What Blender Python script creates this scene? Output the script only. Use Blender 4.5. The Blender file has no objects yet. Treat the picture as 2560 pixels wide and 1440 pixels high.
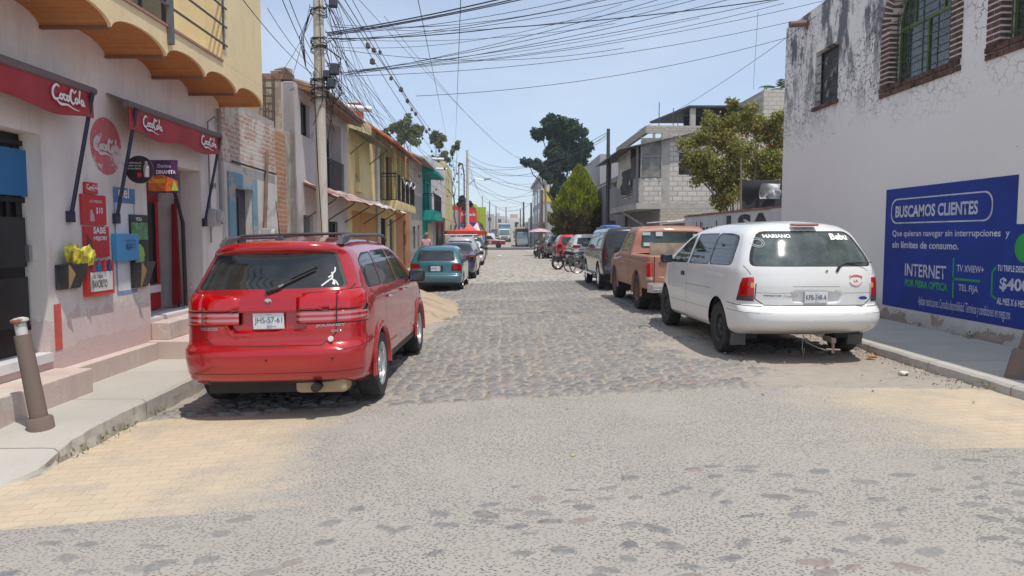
import bpy, bmesh, math, random
import numpy as np
from mathutils import Vector, Matrix, noise
R = math.radians
random.seed(7)
sc = bpy.context.scene
C = sc.collection
# ---------------------------------------------------------------- camera
F, HC, PT, YW = 1800.0, 1.72, R(4.19), R(0.955)
cd = bpy.data.cameras.new('camera'); cam = bpy.data.objects.new('camera', cd); C.objects.link(cam)
cam.location = (0, 0, HC); cam.rotation_euler = (R(90) - PT, 0, -YW)
cd.sensor_width = 36; cd.lens = F / 2560 * 36; cd.clip_start = 0.1; cd.clip_end = 4000
sc.camera = cam
# ---------------------------------------------------------------- world, sun, exposure
SUN = Vector((0.25, -0.30, 1.0)).normalized()
w = bpy.data.worlds.new("World"); sc.world = w; w.use_nodes = True
nt = w.node_tree; nt.nodes.clear()
N = nt.nodes.new
out = N('ShaderNodeOutputWorld'); bg = N('ShaderNodeBackground'); sky = N('ShaderNodeTexSky')
sky.sky_type = 'NISHITA'; sky.sun_disc = False
sky.sun_elevation = math.asin(SUN.z); sky.sun_rotation = math.atan2(SUN.x, SUN.y)
sky.altitude = 1500; sky.air_density = 1.0; sky.dust_density = 2.2; sky.ozone_density = 2.5
tc = N('ShaderNodeTexCoord'); mp = N('ShaderNodeMapping'); mp.inputs['Scale'].default_value = (1.2, 2.2, 5)
nz = N('ShaderNodeTexNoise'); nz.inputs['Scale'].default_value = 1.3; nz.inputs['Detail'].default_value = 5
rp = N('ShaderNodeValToRGB'); rp.color_ramp.elements[0].position = 0.46; rp.color_ramp.elements[1].position = 0.78
rp.color_ramp.elements[0].color = (.46, .46, .46, 1); rp.color_ramp.elements[1].color = (.85, .85, .85, 1)
mx = N('ShaderNodeMix'); mx.data_type = 'RGBA'; mx.inputs[7].default_value = (4.3, 4.8, 5.6, 1)
L = nt.links.new
L(tc.outputs['Generated'], mp.inputs[0]); L(mp.outputs[0], nz.inputs['Vector']); L(nz.outputs[0], rp.inputs[0])
L(rp.outputs[0], mx.inputs[0]); L(sky.outputs[0], mx.inputs[6]); L(mx.outputs[2], bg.inputs[0])
bg.inputs[1].default_value = 0.145
L(bg.outputs[0], out.inputs[0])
sd = bpy.data.lights.new('sun', 'SUN'); sd.energy = 2.9; sd.angle = R(0.5); sd.color = (1, .945, .86)
so = bpy.data.objects.new('sun', sd); C.objects.link(so); so.rotation_euler = SUN.to_track_quat('Z', 'Y').to_euler()
sc.view_settings.view_transform = 'Standard'; sc.view_settings.look = 'None'; sc.view_settings.exposure = 0.26
sc.view_settings.gamma = 1
# ---------------------------------------------------------------- pixel -> world helpers (photo pixels, at a real distance)
_f = Vector((math.sin(YW) * math.cos(PT), math.cos(YW) * math.cos(PT), -math.sin(PT)))
_r = Vector((math.cos(YW), -math.sin(YW), 0)); _u = _r.cross(_f)
def ray(px, py): return _f + _r * ((px - 1280) / F) - _u * ((py - 720) / F)
CP = Vector((0, 0, HC))
def onX(px, py, X): d = ray(px, py); return CP + d * (X / d.x)
def onY(px, py, Y): d = ray(px, py); return CP + d * (Y / d.y)
def onZ(px, py, z): d = ray(px, py); return CP + d * ((z - HC) / d.z)
# ---------------------------------------------------------------- materials
MC = {}
def nodes_of(name):
    m = bpy.data.materials.new(name); m.use_nodes = True
    t = m.node_tree; b = t.nodes['Principled BSDF']
    return m, t, b
def coords(t, plane=None, rot=0):
    c = t.nodes.new('ShaderNodeTexCoord')
    if plane is None: return c.outputs['Object']
    s = t.nodes.new('ShaderNodeSeparateXYZ'); k = t.nodes.new('ShaderNodeCombineXYZ')
    t.links.new(c.outputs['Object'], s.inputs[0])
    a, b = {'yz': (1, 2), 'xz': (0, 2), 'xy': (0, 1)}[plane]
    t.links.new(s.outputs[a], k.inputs[0]); t.links.new(s.outputs[b], k.inputs[1])
    return k.outputs[0]
def nnoise(t, vec, scale, detail=4, rough=.6, dist=0):
    n = t.nodes.new('ShaderNodeTexNoise'); n.inputs['Scale'].default_value = scale
    n.inputs['Detail'].default_value = detail; n.inputs['Roughness'].default_value = rough
    n.inputs['Distortion'].default_value = dist
    t.links.new(vec, n.inputs['Vector']); return n.outputs[0]
def ramp(t, fac, a, b, ca=(0, 0, 0, 1), cb=(1, 1, 1, 1)):
    r = t.nodes.new('ShaderNodeValToRGB'); e = r.color_ramp.elements
    e[0].position = a; e[1].position = b; e[0].color = ca; e[1].color = cb
    t.links.new(fac, r.inputs[0]); return r.outputs[0]
def mixc(t, fac, a, b, mode='MIX'):
    m = t.nodes.new('ShaderNodeMix'); m.data_type = 'RGBA'; m.blend_type = mode
    for v, i in ((fac, 0), (a, 6), (b, 7)):
        if isinstance(v, (int, float)): m.inputs[i].default_value = v
        elif isinstance(v, tuple): m.inputs[i].default_value = (*v[:3], 1)
        else: t.links.new(v, m.inputs[i])
    return m.outputs[2]
def math_(t, op, a, b=None, clamp=False):
    m = t.nodes.new('ShaderNodeMath'); m.operation = op; m.use_clamp = clamp
    for v, i in ((a, 0), (b, 1)):
        if v is None: continue
        if isinstance(v, (int, float)): m.inputs[i].default_value = v
        else: t.links.new(v, m.inputs[i])
    return m.outputs[0]
def bump(t, b, h, strength=.3, dist=.01):
    n = t.nodes.new('ShaderNodeBump'); n.inputs['Strength'].default_value = strength; n.inputs['Distance'].default_value = dist
    t.links.new(h, n.inputs['Height']); t.links.new(n.outputs[0], b.inputs['Normal'])
def sc3(c, k): return tuple(min(1, x * k) for x in c[:3])
def M(name, col, rough=.8, metal=0, var=.12, scale=2.5, bmp=.15, bscale=60, spec=.5, emit=None):
    if name in MC: return MC[name]
    m, t, b = nodes_of(name); v = coords(t)
    b.inputs['Roughness'].default_value = rough; b.inputs['Metallic'].default_value = metal
    b.inputs['Specular IOR Level'].default_value = spec
    n = nnoise(t, v, scale, 6)
    c = mixc(t, ramp(t, n, .3, .7), sc3(col, 1 - var), sc3(col, 1 + var))
    t.links.new(c, b.inputs['Base Color'])
    if bmp: bump(t, b, nnoise(t, v, bscale, 3), bmp, .01)
    if emit: b.inputs['Emission Color'].default_value = (*emit[:3], 1); b.inputs['Emission Strength'].default_value = emit[3]
    MC[name] = m; return m
def plaster(name, col, under=(.36, .27, .22), patch=.62, stain=(.25, .22, .2), st=.35, lowz=None, rough=.88, crack=0):
    """painted render with stains and peeled patches; lowz=(z, colour): patchy skirt colour below z"""
    if name in MC: return MC[name]
    m, t, b = nodes_of(name); v = coords(t); b.inputs['Roughness'].default_value = rough
    b.inputs['Specular IOR Level'].default_value = .25
    n1 = nnoise(t, v, .9, 8, .65)
    c = mixc(t, ramp(t, n1, .35, .7), col, sc3(col, .84))
    mpn = t.nodes.new('ShaderNodeMapping'); mpn.inputs['Scale'].default_value = (4, 4, .6); t.links.new(v, mpn.inputs[0])
    streak = ramp(t, nnoise(t, mpn.outputs[0], 1.1, 6, .7), .5, .75)
    c = mixc(t, math_(t, 'MULTIPLY', streak, st), c, stain)
    if lowz:
        s = t.nodes.new('ShaderNodeSeparateXYZ'); t.links.new(v, s.inputs[0])
        for z0, cc, amp, sc_, op in lowz:
            h = math_(t, 'ADD', s.outputs[2], math_(t, 'MULTIPLY', math_(t, 'SUBTRACT', nnoise(t, v, sc_, 7, .7), .5), amp))
            k = ramp(t, math_(t, 'SUBTRACT', h, z0), 0.0, .03, (1, 1, 1, 1), (0, 0, 0, 1))
            c = mixc(t, math_(t, 'MULTIPLY', k, op), c, cc)
    pk = ramp(t, nnoise(t, v, 1.7, 9, .72), patch, patch + .015)
    c = mixc(t, pk, c, under)
    hh = math_(t, 'SUBTRACT', nnoise(t, v, 35, 4), pk)
    t.links.new(c, b.inputs['Base Color']); bump(t, b, hh, .35, .012)
    MC[name] = m; return m
def brickmat(name, plane, c1, c2, mortar, bw=.24, bh=.075, ms=.012, rough=.9, warp=.012, over=None):
    if name in MC: return MC[name]
    m, t, b = nodes_of(name); b.inputs['Roughness'].default_value = rough; b.inputs['Specular IOR Level'].default_value = .2
    v = coords(t, plane); vo = coords(t)
    nw = t.nodes.new('ShaderNodeTexNoise'); nw.inputs['Scale'].default_value = 9; t.links.new(vo, nw.inputs['Vector'])
    vm = t.nodes.new('ShaderNodeVectorMath'); vm.operation = 'MULTIPLY_ADD'
    t.links.new(nw.outputs['Color'], vm.inputs[0]); vm.inputs[1].default_value = (warp * 2,) * 3; t.links.new(v, vm.inputs[2])
    br = t.nodes.new('ShaderNodeTexBrick'); t.links.new(vm.outputs[0], br.inputs['Vector'])
    br.inputs['Color1'].default_value = (*c1, 1); br.inputs['Color2'].default_value = (*c2, 1); br.inputs['Mortar'].default_value = (*mortar, 1)
    br.inputs['Scale'].default_value = 1; br.inputs['Brick Width'].default_value = bw; br.inputs['Row Height'].default_value = bh
    br.inputs['Mortar Size'].default_value = ms; br.inputs['Mortar Smooth'].default_value = .25; br.inputs['Bias'].default_value = 0
    c = mixc(t, ramp(t, nnoise(t, vo, 14, 5), .3, .75), br.outputs[0], sc3(mortar, .8))
    c = mixc(t, .75, c, br.outputs[0])
    if over:
        oc, lo = over
        c = mixc(t, ramp(t, nnoise(t, vo, 1.6, 8, .7), lo, lo + .05), c, oc)
    t.links.new(c, b.inputs['Base Color'])
    h = math_(t, 'SUBTRACT', math_(t, 'MULTIPLY', nnoise(t, vo, 30, 3), .5), br.outputs[1])
    bump(t, b, h, .6, .012)
    MC[name] = m; return m
def carpaint(name, col, rough=.18, metal=.0, coat=1.0, dust_sheen=.25, dcol=(.45, .4, .34)):
    if name in MC: return MC[name]
    m, t, b = nodes_of(name); v = coords(t)
    n = nnoise(t, v, 2.2, 8, .7)
    s = t.nodes.new('ShaderNodeSeparateXYZ'); t.links.new(v, s.inputs[0])
    low = ramp(t, math_(t, 'ADD', s.outputs[2], math_(t, 'MULTIPLY', n, .3)), .35, .85, (1, 1, 1, 1), (0, 0, 0, 1))
    d = math_(t, 'ADD', math_(t, 'MULTIPLY', low, dust_sheen), math_(t, 'MULTIPLY', ramp(t, n, .42, .8), dust_sheen * .35), True)
    c = mixc(t, d, col, dcol)
    t.links.new(c, b.inputs['Base Color'])
    b.inputs['Metallic'].default_value = metal
    t.links.new(math_(t, 'ADD', math_(t, 'MULTIPLY', d, .6), rough, True), b.inputs['Roughness'])
    b.inputs['Coat Weight'].default_value = coat; b.inputs['Coat Roughness'].default_value = .06
    bump(t, b, nnoise(t, v, 1.6, 2), .06, .02)
    MC[name] = m; return m
def glassmat(name, tint=(.12, .14, .14), rough=.03, refl=1.0, dust_sheen=.05, dcol=(.45, .5, .5)):  # diffuse film: dust, and on some panes a painted sheen
    if name in MC: return MC[name]
    m = bpy.data.materials.new(name); m.use_nodes = True; t = m.node_tree; t.nodes.clear()
    o = t.nodes.new('ShaderNodeOutputMaterial'); a = t.nodes.new('ShaderNodeBsdfTransparent'); g = t.nodes.new('ShaderNodeBsdfGlossy')
    a.inputs[0].default_value = (*tint, 1); g.inputs['Roughness'].default_value = rough; g.inputs[0].default_value = (refl, refl, refl, 1)
    fr = t.nodes.new('ShaderNodeFresnel'); fr.inputs[0].default_value = 1.65
    gm = t.nodes.new('ShaderNodeNewGeometry')
    mx = t.nodes.new('ShaderNodeMixShader'); t.links.new(fr.outputs[0], mx.inputs[0])
    t.links.new(a.outputs[0], mx.inputs[1]); t.links.new(g.outputs[0], mx.inputs[2]); df = t.nodes.new('ShaderNodeBsdfDiffuse'); df.inputs[0].default_value = (*dcol, 1); m2_ = t.nodes.new('ShaderNodeMixShader')
    t.links.new(math_(t, 'MULTIPLY', ramp(t, nnoise(t, coords(t), 3, 5), .2, .8), dust_sheen * 2), m2_.inputs[0]); t.links.new(mx.outputs[0], m2_.inputs[1]); t.links.new(df.outputs[0], m2_.inputs[2])
    t.links.new(m2_.outputs[0], o.inputs[0])
    MC[name] = m; return m
WHITE = M('white_paint', (.72, .72, .70), .6)
BLACK = M('black_paint', (.02, .02, .022), .45, var=.3)
RUBBER = M('rubber', (.022, .022, .023), .75, bmp=.3, bscale=80)
IRON = M('iron', (.035, .033, .035), .55, .4)
STEEL = M('steel', (.45, .45, .45), .35, .9)
CHROME = M('chrome', (.75, .75, .77), .12, 1, bmp=0)
CONC = M('concrete', (.40, .38, .345), .9, var=.2, scale=3, bmp=.5, bscale=45)
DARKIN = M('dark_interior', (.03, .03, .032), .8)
WINGLASS = M('window_glass', (.03, .04, .05), .06, 0, bmp=0, spec=.9)
# ---------------------------------------------------------------- object helpers
def tag(o, label=None, cat=None, group=None, kind=None):
    if label: o['label'] = label
    if cat: o['category'] = cat
    if group: o['group'] = group
    if kind: o['kind'] = kind
    return o
def empty(name, loc, label, cat, group=None, rz=0, rx=0, ry=0):
    o = bpy.data.objects.new(name, None); C.objects.link(o); o.location = loc; o.rotation_euler = (rx, ry, rz)
    o.empty_display_size = .2
    return tag(o, label, cat, group)
def link(name, me, parent=None, world=True):
    o = bpy.data.objects.new(name, me); C.objects.link(o)
    if parent is not None:
        o.parent = parent
        if world:      # the mesh is in world coordinates: undo the chain of parents
            mtx = Matrix.Identity(4); p = parent
            while p is not None:
                mtx = p.matrix_basis @ Matrix.Identity(4) if p.parent is None else mtx
                p = p.parent
            root = parent
            while root.parent is not None: root = root.parent
            if root is parent: o.matrix_parent_inverse = root.matrix_basis.inverted()
    return o
class MB:
    """collects geometry; build() links it as one mesh object"""
    def __init__(s): s.v = []; s.f = []; s.m = []; s.mi = 0
    def add(s, vs, fs):
        k = len(s.v); s.v += [tuple(p) for p in vs]; s.f += [tuple(i + k for i in f) for f in fs]; s.m += [s.mi] * len(fs); return s
    def box(s, x0, x1, y0, y1, z0, z1):
        x0, x1 = sorted((x0, x1)); y0, y1 = sorted((y0, y1)); z0, z1 = sorted((z0, z1))
        return s.add([(x, y, z) for z in (z0, z1) for y in (y0, y1) for x in (x0, x1)],
                     [(0, 2, 3, 1), (4, 5, 7, 6), (0, 1, 5, 4), (2, 6, 7, 3), (0, 4, 6, 2), (1, 3, 7, 5)])
    def hull(s, a, b):
        """prism between two loops of equal length"""
        n = len(a); vs = list(a) + list(b)
        fs = [tuple(range(n))[::-1], tuple(range(n, 2 * n))] + [(i, (i + 1) % n, n + (i + 1) % n, n + i) for i in range(n)]
        return s.add(vs, fs)
    def quad(s, a, b, c, d): return s.add([a, b, c, d], [(0, 1, 2, 3)])
    def tube(s, pts, r, n=6, cap=True):
        pts = [Vector(p) for p in pts]; rr = r if isinstance(r, (list, tuple)) else [r] * len(pts)
        up = Vector((0, 0, 1)); vs = []; d0 = None
        for i, p in enumerate(pts):
            d = (pts[min(i + 1, len(pts) - 1)] - pts[max(i - 1, 0)])
            d = d.normalized() if d.length > 1e-9 else Vector((0, 0, 1))
            a = d.cross(up if abs(d.z) < .95 else Vector((1, 0, 0))).normalized(); b = a.cross(d)
            for k in range(n):
                t = 2 * math.pi * k / n; vs.append(p + (a * math.cos(t) + b * math.sin(t)) * rr[i])
        fs = [(i * n + k, i * n + (k + 1) % n, (i + 1) * n + (k + 1) % n, (i + 1) * n + k) for i in range(len(pts) - 1) for k in range(n)]
        if cap: fs += [tuple(range(n))[::-1], tuple(range((len(pts) - 1) * n, len(pts) * n))]
        return s.add(vs, fs)
    def lathe(s, prof, c=(0, 0, 0), n=16, axis='z', cap=True):
        vs = []
        for r, h in prof:
            for k in range(n):
                t = 2 * math.pi * k / n; x, y = r * math.cos(t), r * math.sin(t)
                q = (x, y, h) if axis == 'z' else ((h, x, y) if axis == 'x' else (x, h, y))
                vs.append((c[0] + q[0], c[1] + q[1], c[2] + q[2]))
        m = len(prof)
        fs = [(i * n + k, i * n + (k + 1) % n, (i + 1) * n + (k + 1) % n, (i + 1) * n + k) for i in range(m - 1) for k in range(n)]
        if cap: fs += [tuple(range(n))[::-1], tuple(range((m - 1) * n, m * n))]
        return s.add(vs, fs)
    def ico(s, c, r, sub=1, jit=0, sq=(1, 1, 1)):
        b = bmesh.new(); bmesh.ops.create_icosphere(b, subdivisions=sub, radius=1)
        vs = []
        for v in b.verts:
            k = 1 + jit * (random.random() - .5) * 2
            vs.append((c[0] + v.co.x * r * k * sq[0], c[1] + v.co.y * r * k * sq[1], c[2] + v.co.z * r * k * sq[2]))
        fs = [tuple(v.index for v in f.verts) for f in b.faces]; b.free()
        return s.add(vs, fs)
    def build(s, name, mats, parent=None, smooth=False, world=True, bevel=0, recalc=True):
        me = bpy.data.meshes.new(name); me.from_pydata(s.v, [], s.f)
        if not isinstance(mats, (list, tuple)): mats = [mats]
        for m in mats: me.materials.append(m)
        if len(mats) > 1: me.polygons.foreach_set('material_index', s.m)
        if recalc or bevel:
            b = bmesh.new(); b.from_mesh(me)
            bmesh.ops.recalc_face_normals(b, faces=b.faces)
            if bevel:
                es = [e for e in b.edges if len(e.link_faces) == 2 and e.calc_face_angle(0) > .6]
                try: bmesh.ops.bevel(b, geom=es, offset=bevel, segments=2, affect='EDGES', profile=.5, clamp_overlap=True)
                except Exception: pass
            b.to_mesh(me); b.free()
        if smooth: me.polygons.foreach_set('use_smooth', [True] * len(me.polygons))
        me.update()
        return link(name, me, parent, world)
def smooth_by_angle(o, ang=40):
    b = bmesh.new(); b.from_mesh(o.data)
    for f in b.faces: f.smooth = True
    for e in b.edges: e.smooth = not (len(e.link_faces) == 2 and e.calc_face_angle(0) > R(ang))
    b.to_mesh(o.data); b.free(); return o
def text_mesh(s, p0, right, up, mat, name='lettering', parent=None, bold=0.0, depth=.003, fit=True, world=True, shear=0, space=1.0):
    """letters filling the box p0 + right, up"""
    cu = bpy.data.curves.new('t', 'FONT'); cu.body = s; cu.size = 1; cu.offset = bold; cu.shear = shear; cu.space_character = space
    cu.resolution_u = 3
    ob = bpy.data.objects.new('t', cu); C.objects.link(ob)
    dg = bpy.context.evaluated_depsgraph_get(); me = bpy.data.meshes.new_from_object(ob.evaluated_get(dg))
    bpy.data.objects.remove(ob); bpy.data.curves.remove(cu)
    n = len(me.vertices); a = np.empty(n * 3); me.vertices.foreach_get('co', a); a = a.reshape(-1, 3)
    lo, hi = a.min(0), a.max(0)
    p0, right, up = Vector(p0), Vector(right), Vector(up); nn = right.cross(up).normalized() * depth
    u = (a[:, 0] - lo[0]) / (hi[0] - lo[0]); v = (a[:, 1] - lo[1]) / (hi[1] - lo[1])
    P = np.array(p0)[None] + u[:, None] * np.array(right)[None] + v[:, None] * np.array(up)[None] + np.array(nn)[None]
    me.vertices.foreach_set('co', P.ravel()); me.materials.clear(); me.materials.append(mat); me.update()
    b = bmesh.new(); b.from_mesh(me)
    bmesh.ops.remove_doubles(b, verts=b.verts, dist=1e-5)
    b.to_mesh(me); b.free()
    me.name = name
    return link(name, me, parent, world)
def stroke_mesh(mb, strokes, p0, right, up, wdt, depth=.004):
    """hand-drawn strokes: lists of (u, v[, k]) in 0..1 box, flat ribbons of width wdt*k"""
    p0, right, up = Vector(p0), Vector(right), Vector(up); nn = right.cross(up).normalized()
    for si, st in enumerate(strokes):
        pts = [p0 + right * q[0] + up * q[1] + nn * (depth + .0012 * si) for q in st]
        ks = [(q[2] if len(q) > 2 else 1) for q in st]
        # smooth by Catmull-Rom
        P = []; K = []
        for i in range(len(pts) - 1):
            a, b_, c, d = pts[max(i - 1, 0)], pts[i], pts[i + 1], pts[min(i + 2, len(pts) - 1)]
            for j in range(4):
                t = j / 4
                P.append(.5 * ((2 * b_) + (c - a) * t + (2 * a - 5 * b_ + 4 * c - d) * t * t + (3 * b_ - a - 3 * c + d) * t ** 3)); K.append(ks[i] * (1 - t) + ks[i + 1] * t)
        P.append(pts[-1]); K.append(ks[-1]); vs = []
        for i, p in enumerate(P):
            d = (P[min(i + 1, len(P) - 1)] - P[max(i - 1, 0)]).normalized(); s_ = nn.cross(d) * wdt * K[i] / 2; p = p + nn * (.0008 * i / len(P))
            vs += [p - s_, p + s_]
        mb.add(vs, [(2 * i, 2 * i + 1, 2 * i + 3, 2 * i + 2) for i in range(len(P) - 1)])
def pchip(xs, ys):
    xs = np.array(xs, float); ys = np.array(ys, float); h = np.diff(xs); d = np.diff(ys) / h
    m = np.zeros(len(xs)); m[0] = d[0]; m[-1] = d[-1]
    for i in range(1, len(xs) - 1):
        if d[i - 1] * d[i] > 0:
            w1 = 2 * h[i] + h[i - 1]; w2 = h[i] + 2 * h[i - 1]; m[i] = (w1 + w2) / (w1 / d[i - 1] + w2 / d[i])
    def f(x):
        x = np.clip(np.asarray(x, float), xs[0], xs[-1]); i = np.clip(np.searchsorted(xs, x) - 1, 0, len(h) - 1)
        t = (x - xs[i]) / h[i]
        return ((2 * t ** 3 - 3 * t ** 2 + 1) * ys[i] + (t ** 3 - 2 * t ** 2 + t) * h[i] * m[i] + (-2 * t ** 3 + 3 * t ** 2) * ys[i + 1] + (t ** 3 - t ** 2) * h[i] * m[i + 1])
    return f
def road_z(x, y=0):
    """cross slope of the street (rises to the right), rise beyond the far crossing"""
    z = np.where(np.asarray(x) < 3, .03 * np.asarray(x, float), .09)
    yy = np.asarray(y, float)
    return z * np.clip((100 - yy) / 40, 0, 1) + np.clip((yy - 108) * .045, 0, 1.25)
# ================================================================ ground
def vnoise(x, y, s, seed=0, oct=3):
    """value noise on arrays"""
    tot = 0; amp = 1; nrm = 0
    for o in range(oct):
        xs, ys = x * s * 2 ** o + seed * 17.3, y * s * 2 ** o + seed * 9.1
        xi, yi = np.floor(xs).astype(np.int64), np.floor(ys).astype(np.int64); fx, fy = xs - xi, ys - yi
        fx = fx * fx * (3 - 2 * fx); fy = fy * fy * (3 - 2 * fy)
        def hsh(a, b):
            h = (a * 374761393 + b * 668265263 + (seed + o) * 982451653) & 0xffffffff
            h = ((h ^ (h >> 13)) * 1274126177) & 0xffffffff
            return ((h ^ (h >> 16)) & 0xffff) / 65535.0
        tot = tot + amp * ((hsh(xi, yi) * (1 - fx) + hsh(xi + 1, yi) * fx) * (1 - fy) + (hsh(xi, yi + 1) * (1 - fx) + hsh(xi + 1, yi + 1) * fx) * fy)
        nrm += amp; amp *= .5
    return tot / nrm
def hash2(a, b, k):
    h = (a * 73856093 ^ b * 19349663 ^ k * 83492791) & 0xffffffff
    h = ((h ^ (h >> 13)) * 1274126177) & 0xffffffff
    return ((h ^ (h >> 16)) & 0xffff) / 65535.0
def voro(x, y, cx, cy, seed, jit=.8):
    gx, gy = x / cx, y / cy; ix, iy = np.floor(gx).astype(np.int64), np.floor(gy).astype(np.int64)
    d1 = np.full(x.shape, 9.); d2 = np.full(x.shape, 9.); idr = np.zeros(x.shape); ox = np.zeros(x.shape); oy = np.zeros(x.shape)
    for a in (-1, 0, 1):
        for b in (-1, 0, 1):
            jx, jy = ix + a, iy + b
            px = jx + .5 + jit * (hash2(jx, jy, seed) - .5); py = jy + .5 + jit * (hash2(jx, jy, seed + 1) - .5)
            d = np.hypot(gx - px, gy - py); n = d < d1
            d2 = np.where(n, d1, np.minimum(d2, d)); idr = np.where(n, hash2(jx, jy, seed + 2), idr)
            ox = np.where(n, gx - px, ox); oy = np.where(n, gy - py, oy); d1 = np.where(n, d, d1)
    return d1, d2, idr, ox * cx, oy * cy
def yA(x): return 4.95 + .13 * x + .12 * np.sin(x * .8)
def yB(x): return 7.42 + .11 * x - .02 * x * np.clip(x, 0, 9)
def street_patch(xs, ys):
    nx, ny = len(xs), len(ys)
    X, Y = np.meshgrid(xs, ys)
    wx = X + .03 * (vnoise(X, Y, 5, 3) - .5) * 2; wy = Y + .03 * (vnoise(X, Y, 5, 4) - .5) * 2
    # cobbles
    d1, d2, cid, ox, oy = voro(wx, wy, .175, .105, 11)
    e = d2 - d1
    domeC = np.clip((e - .15) / .22, 0, 1) ** .55
    edge = np.minimum(X + 3.55, 5.2 - X)
    sandn = vnoise(X, Y, .9, 8, 4) + .35 * (vnoise(X, Y, 5, 9) - .5)
    right = np.clip((X - 2.0 - 1.2 * (vnoise(X, Y, .4, 31) - .5)) / .8, 0, 1) * np.clip((13 - Y) / 4 + .3, .0, 1) * .8 + np.clip((X - 2.6) / .6, 0, 1) * .3
    leftS = np.clip((-1.1 - X) / .5, 0, 1) * .75 * np.clip((Y - 8.5) / 2, 0, 1) + np.clip((-2.9 - X) / .4, 0, 1) * .5
    sand = np.clip(((sandn - .56) * 3.2) + right + leftS + .4 * np.exp(-((X - .1) / .35) ** 2) * (vnoise(X, Y, 1.5, 77) > .55), 0, 1)
    stC = domeC * (1 - np.clip(sand * 1.3 - .1 - .5 * cid, 0, 1))
    hC = stC * (.024 + .022 * hash2((cid * 65535).astype(np.int64), 3, 5)) + .008 * vnoise(X, Y, 3, 12)
    # cross street: sparse flat stones in gravelly concrete
    g1, g2, gid, gx, gy = voro(X + .02 * vnoise(X, Y, 8, 5), Y + .02 * vnoise(X, Y, 8, 6), .21, .185, 40, .75)
    rx = .045 + .055 * hash2((gid * 65535).astype(np.int64), 1, 2); ry = .022 + .035 * hash2((gid * 65535).astype(np.int64), 2, 2)
    ang = (hash2((gid * 65535).astype(np.int64), 4, 2) - .5) * 1.6
    ex = gx * np.cos(ang) + gy * np.sin(ang); ey = -gx * np.sin(ang) + gy * np.cos(ang)
    wob = (vnoise(X, Y, 17, 21) - .5) * .5
    rr_ = (np.abs(ex) / rx) ** 2.3 + (np.abs(ey) / ry) ** 2.3 + wob
    yA_ = yA(X) + .1 * (vnoise(X, Y, 2, 50) - .5)
    pres = (gid < .45 + .1 * (vnoise(X, Y, .7, 33) - .5)) & (Y < yA_ - .16)
    stA = np.where(pres, np.clip((1 - rr_) / .12, 0, 1), 0)
    hA = stA * .007 + .002 * vnoise(X, Y, 25, 7)
    yB_ = yB(X) + .10 * (vnoise(X, Y, 3.5, 51) - .5) + .05 * (vnoise(X, Y, 14, 52) - .5)
    zC = np.clip((Y - yB_) / .02, 0, 1); zA = np.clip((yA_ - Y) / .16, 0, 1)
    # kerb of cobbles at the edge of the paving
    ln = np.exp(-((Y - yB_ - .10) / .08) ** 2)
    Z = road_z(X, Y) + zC * (hC - .016 - .006) + ln * .012 + zA * hA + .012 * (vnoise(X, Y, .5, 2) - .5)
    stone = zC * stC + zA * stA
    tint = np.where(zC > .5, cid, hash2((gid * 65535).astype(np.int64), 9, 9))
    info = np.stack([stone, tint, zC, np.where((zC < .5) & (zA < .5), 1., 0.)], -1)
    return tag(grid_mesh('street', np.stack([X, Y, Z], -1), nx, ny, ROAD, info), kind='structure')
def grid_mesh(name, V, nx, ny, mat, attrs=None):
    me = bpy.data.meshes.new(name); nv = nx * ny
    me.vertices.add(nv); me.vertices.foreach_set('co', V.astype(np.float32).ravel())
    i = (np.arange(ny - 1)[:, None] * nx + np.arange(nx - 1)[None]).ravel()
    q = np.stack([i, i + 1, i + 1 + nx, i + nx], 1).astype(np.int32)
    me.loops.add(len(q) * 4); me.loops.foreach_set('vertex_index', q.ravel())
    me.polygons.add(len(q)); me.polygons.foreach_set('loop_start', np.arange(len(q), dtype=np.int32) * 4)
    me.polygons.foreach_set('use_smooth', np.ones(len(q), bool))
    me.update(calc_edges=True)
    if attrs is not None:
        a = me.color_attributes.new('info', 'FLOAT_COLOR', 'POINT'); a.data.foreach_set('color', attrs.astype(np.float32).ravel())
    me.materials.append(mat); o = bpy.data.objects.new(name, me); C.objects.link(o); return o
# ---- road material
m, t, b = nodes_of('street_surface'); v = coords(t); b.inputs['Roughness'].default_value = .85; b.inputs['Specular IOR Level'].default_value = .3
at = t.nodes.new('ShaderNodeAttribute'); at.attribute_name = 'info'
sp = t.nodes.new('ShaderNodeSeparateColor'); t.links.new(at.outputs['Color'], sp.inputs[0])
st_, ti_, zn_ = sp.outputs[0], sp.outputs[1], sp.outputs[2]
xyz = t.nodes.new('ShaderNodeSeparateXYZ'); t.links.new(v, xyz.inputs[0])
mpg = t.nodes.new('ShaderNodeMapping'); mpg.inputs['Scale'].default_value = (42, 62, 42); t.links.new(v, mpg.inputs[0])
vg = t.nodes.new('ShaderNodeTexVoronoi'); vg.inputs['Scale'].default_value = 1; t.links.new(mpg.outputs[0], vg.inputs['Vector'])
speck = ramp(t, math_(t, 'ADD', vg.outputs['Distance'], math_(t, 'MULTIPLY', math_(t, 'SUBTRACT', nnoise(t, v, 90, 2), .5), .35)), .30, .42, (1, 1, 1, 1), (0, 0, 0, 1))
gn = nnoise(t, v, 1.3, 6)
gravel = mixc(t, math_(t, 'MULTIPLY', speck, ramp(t, nnoise(t, v, 1.1, 5), .22, .5)), mixc(t, gn, (.32, .295, .26), (.41, .38, .34)), (.165, .155, .145))
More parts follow.
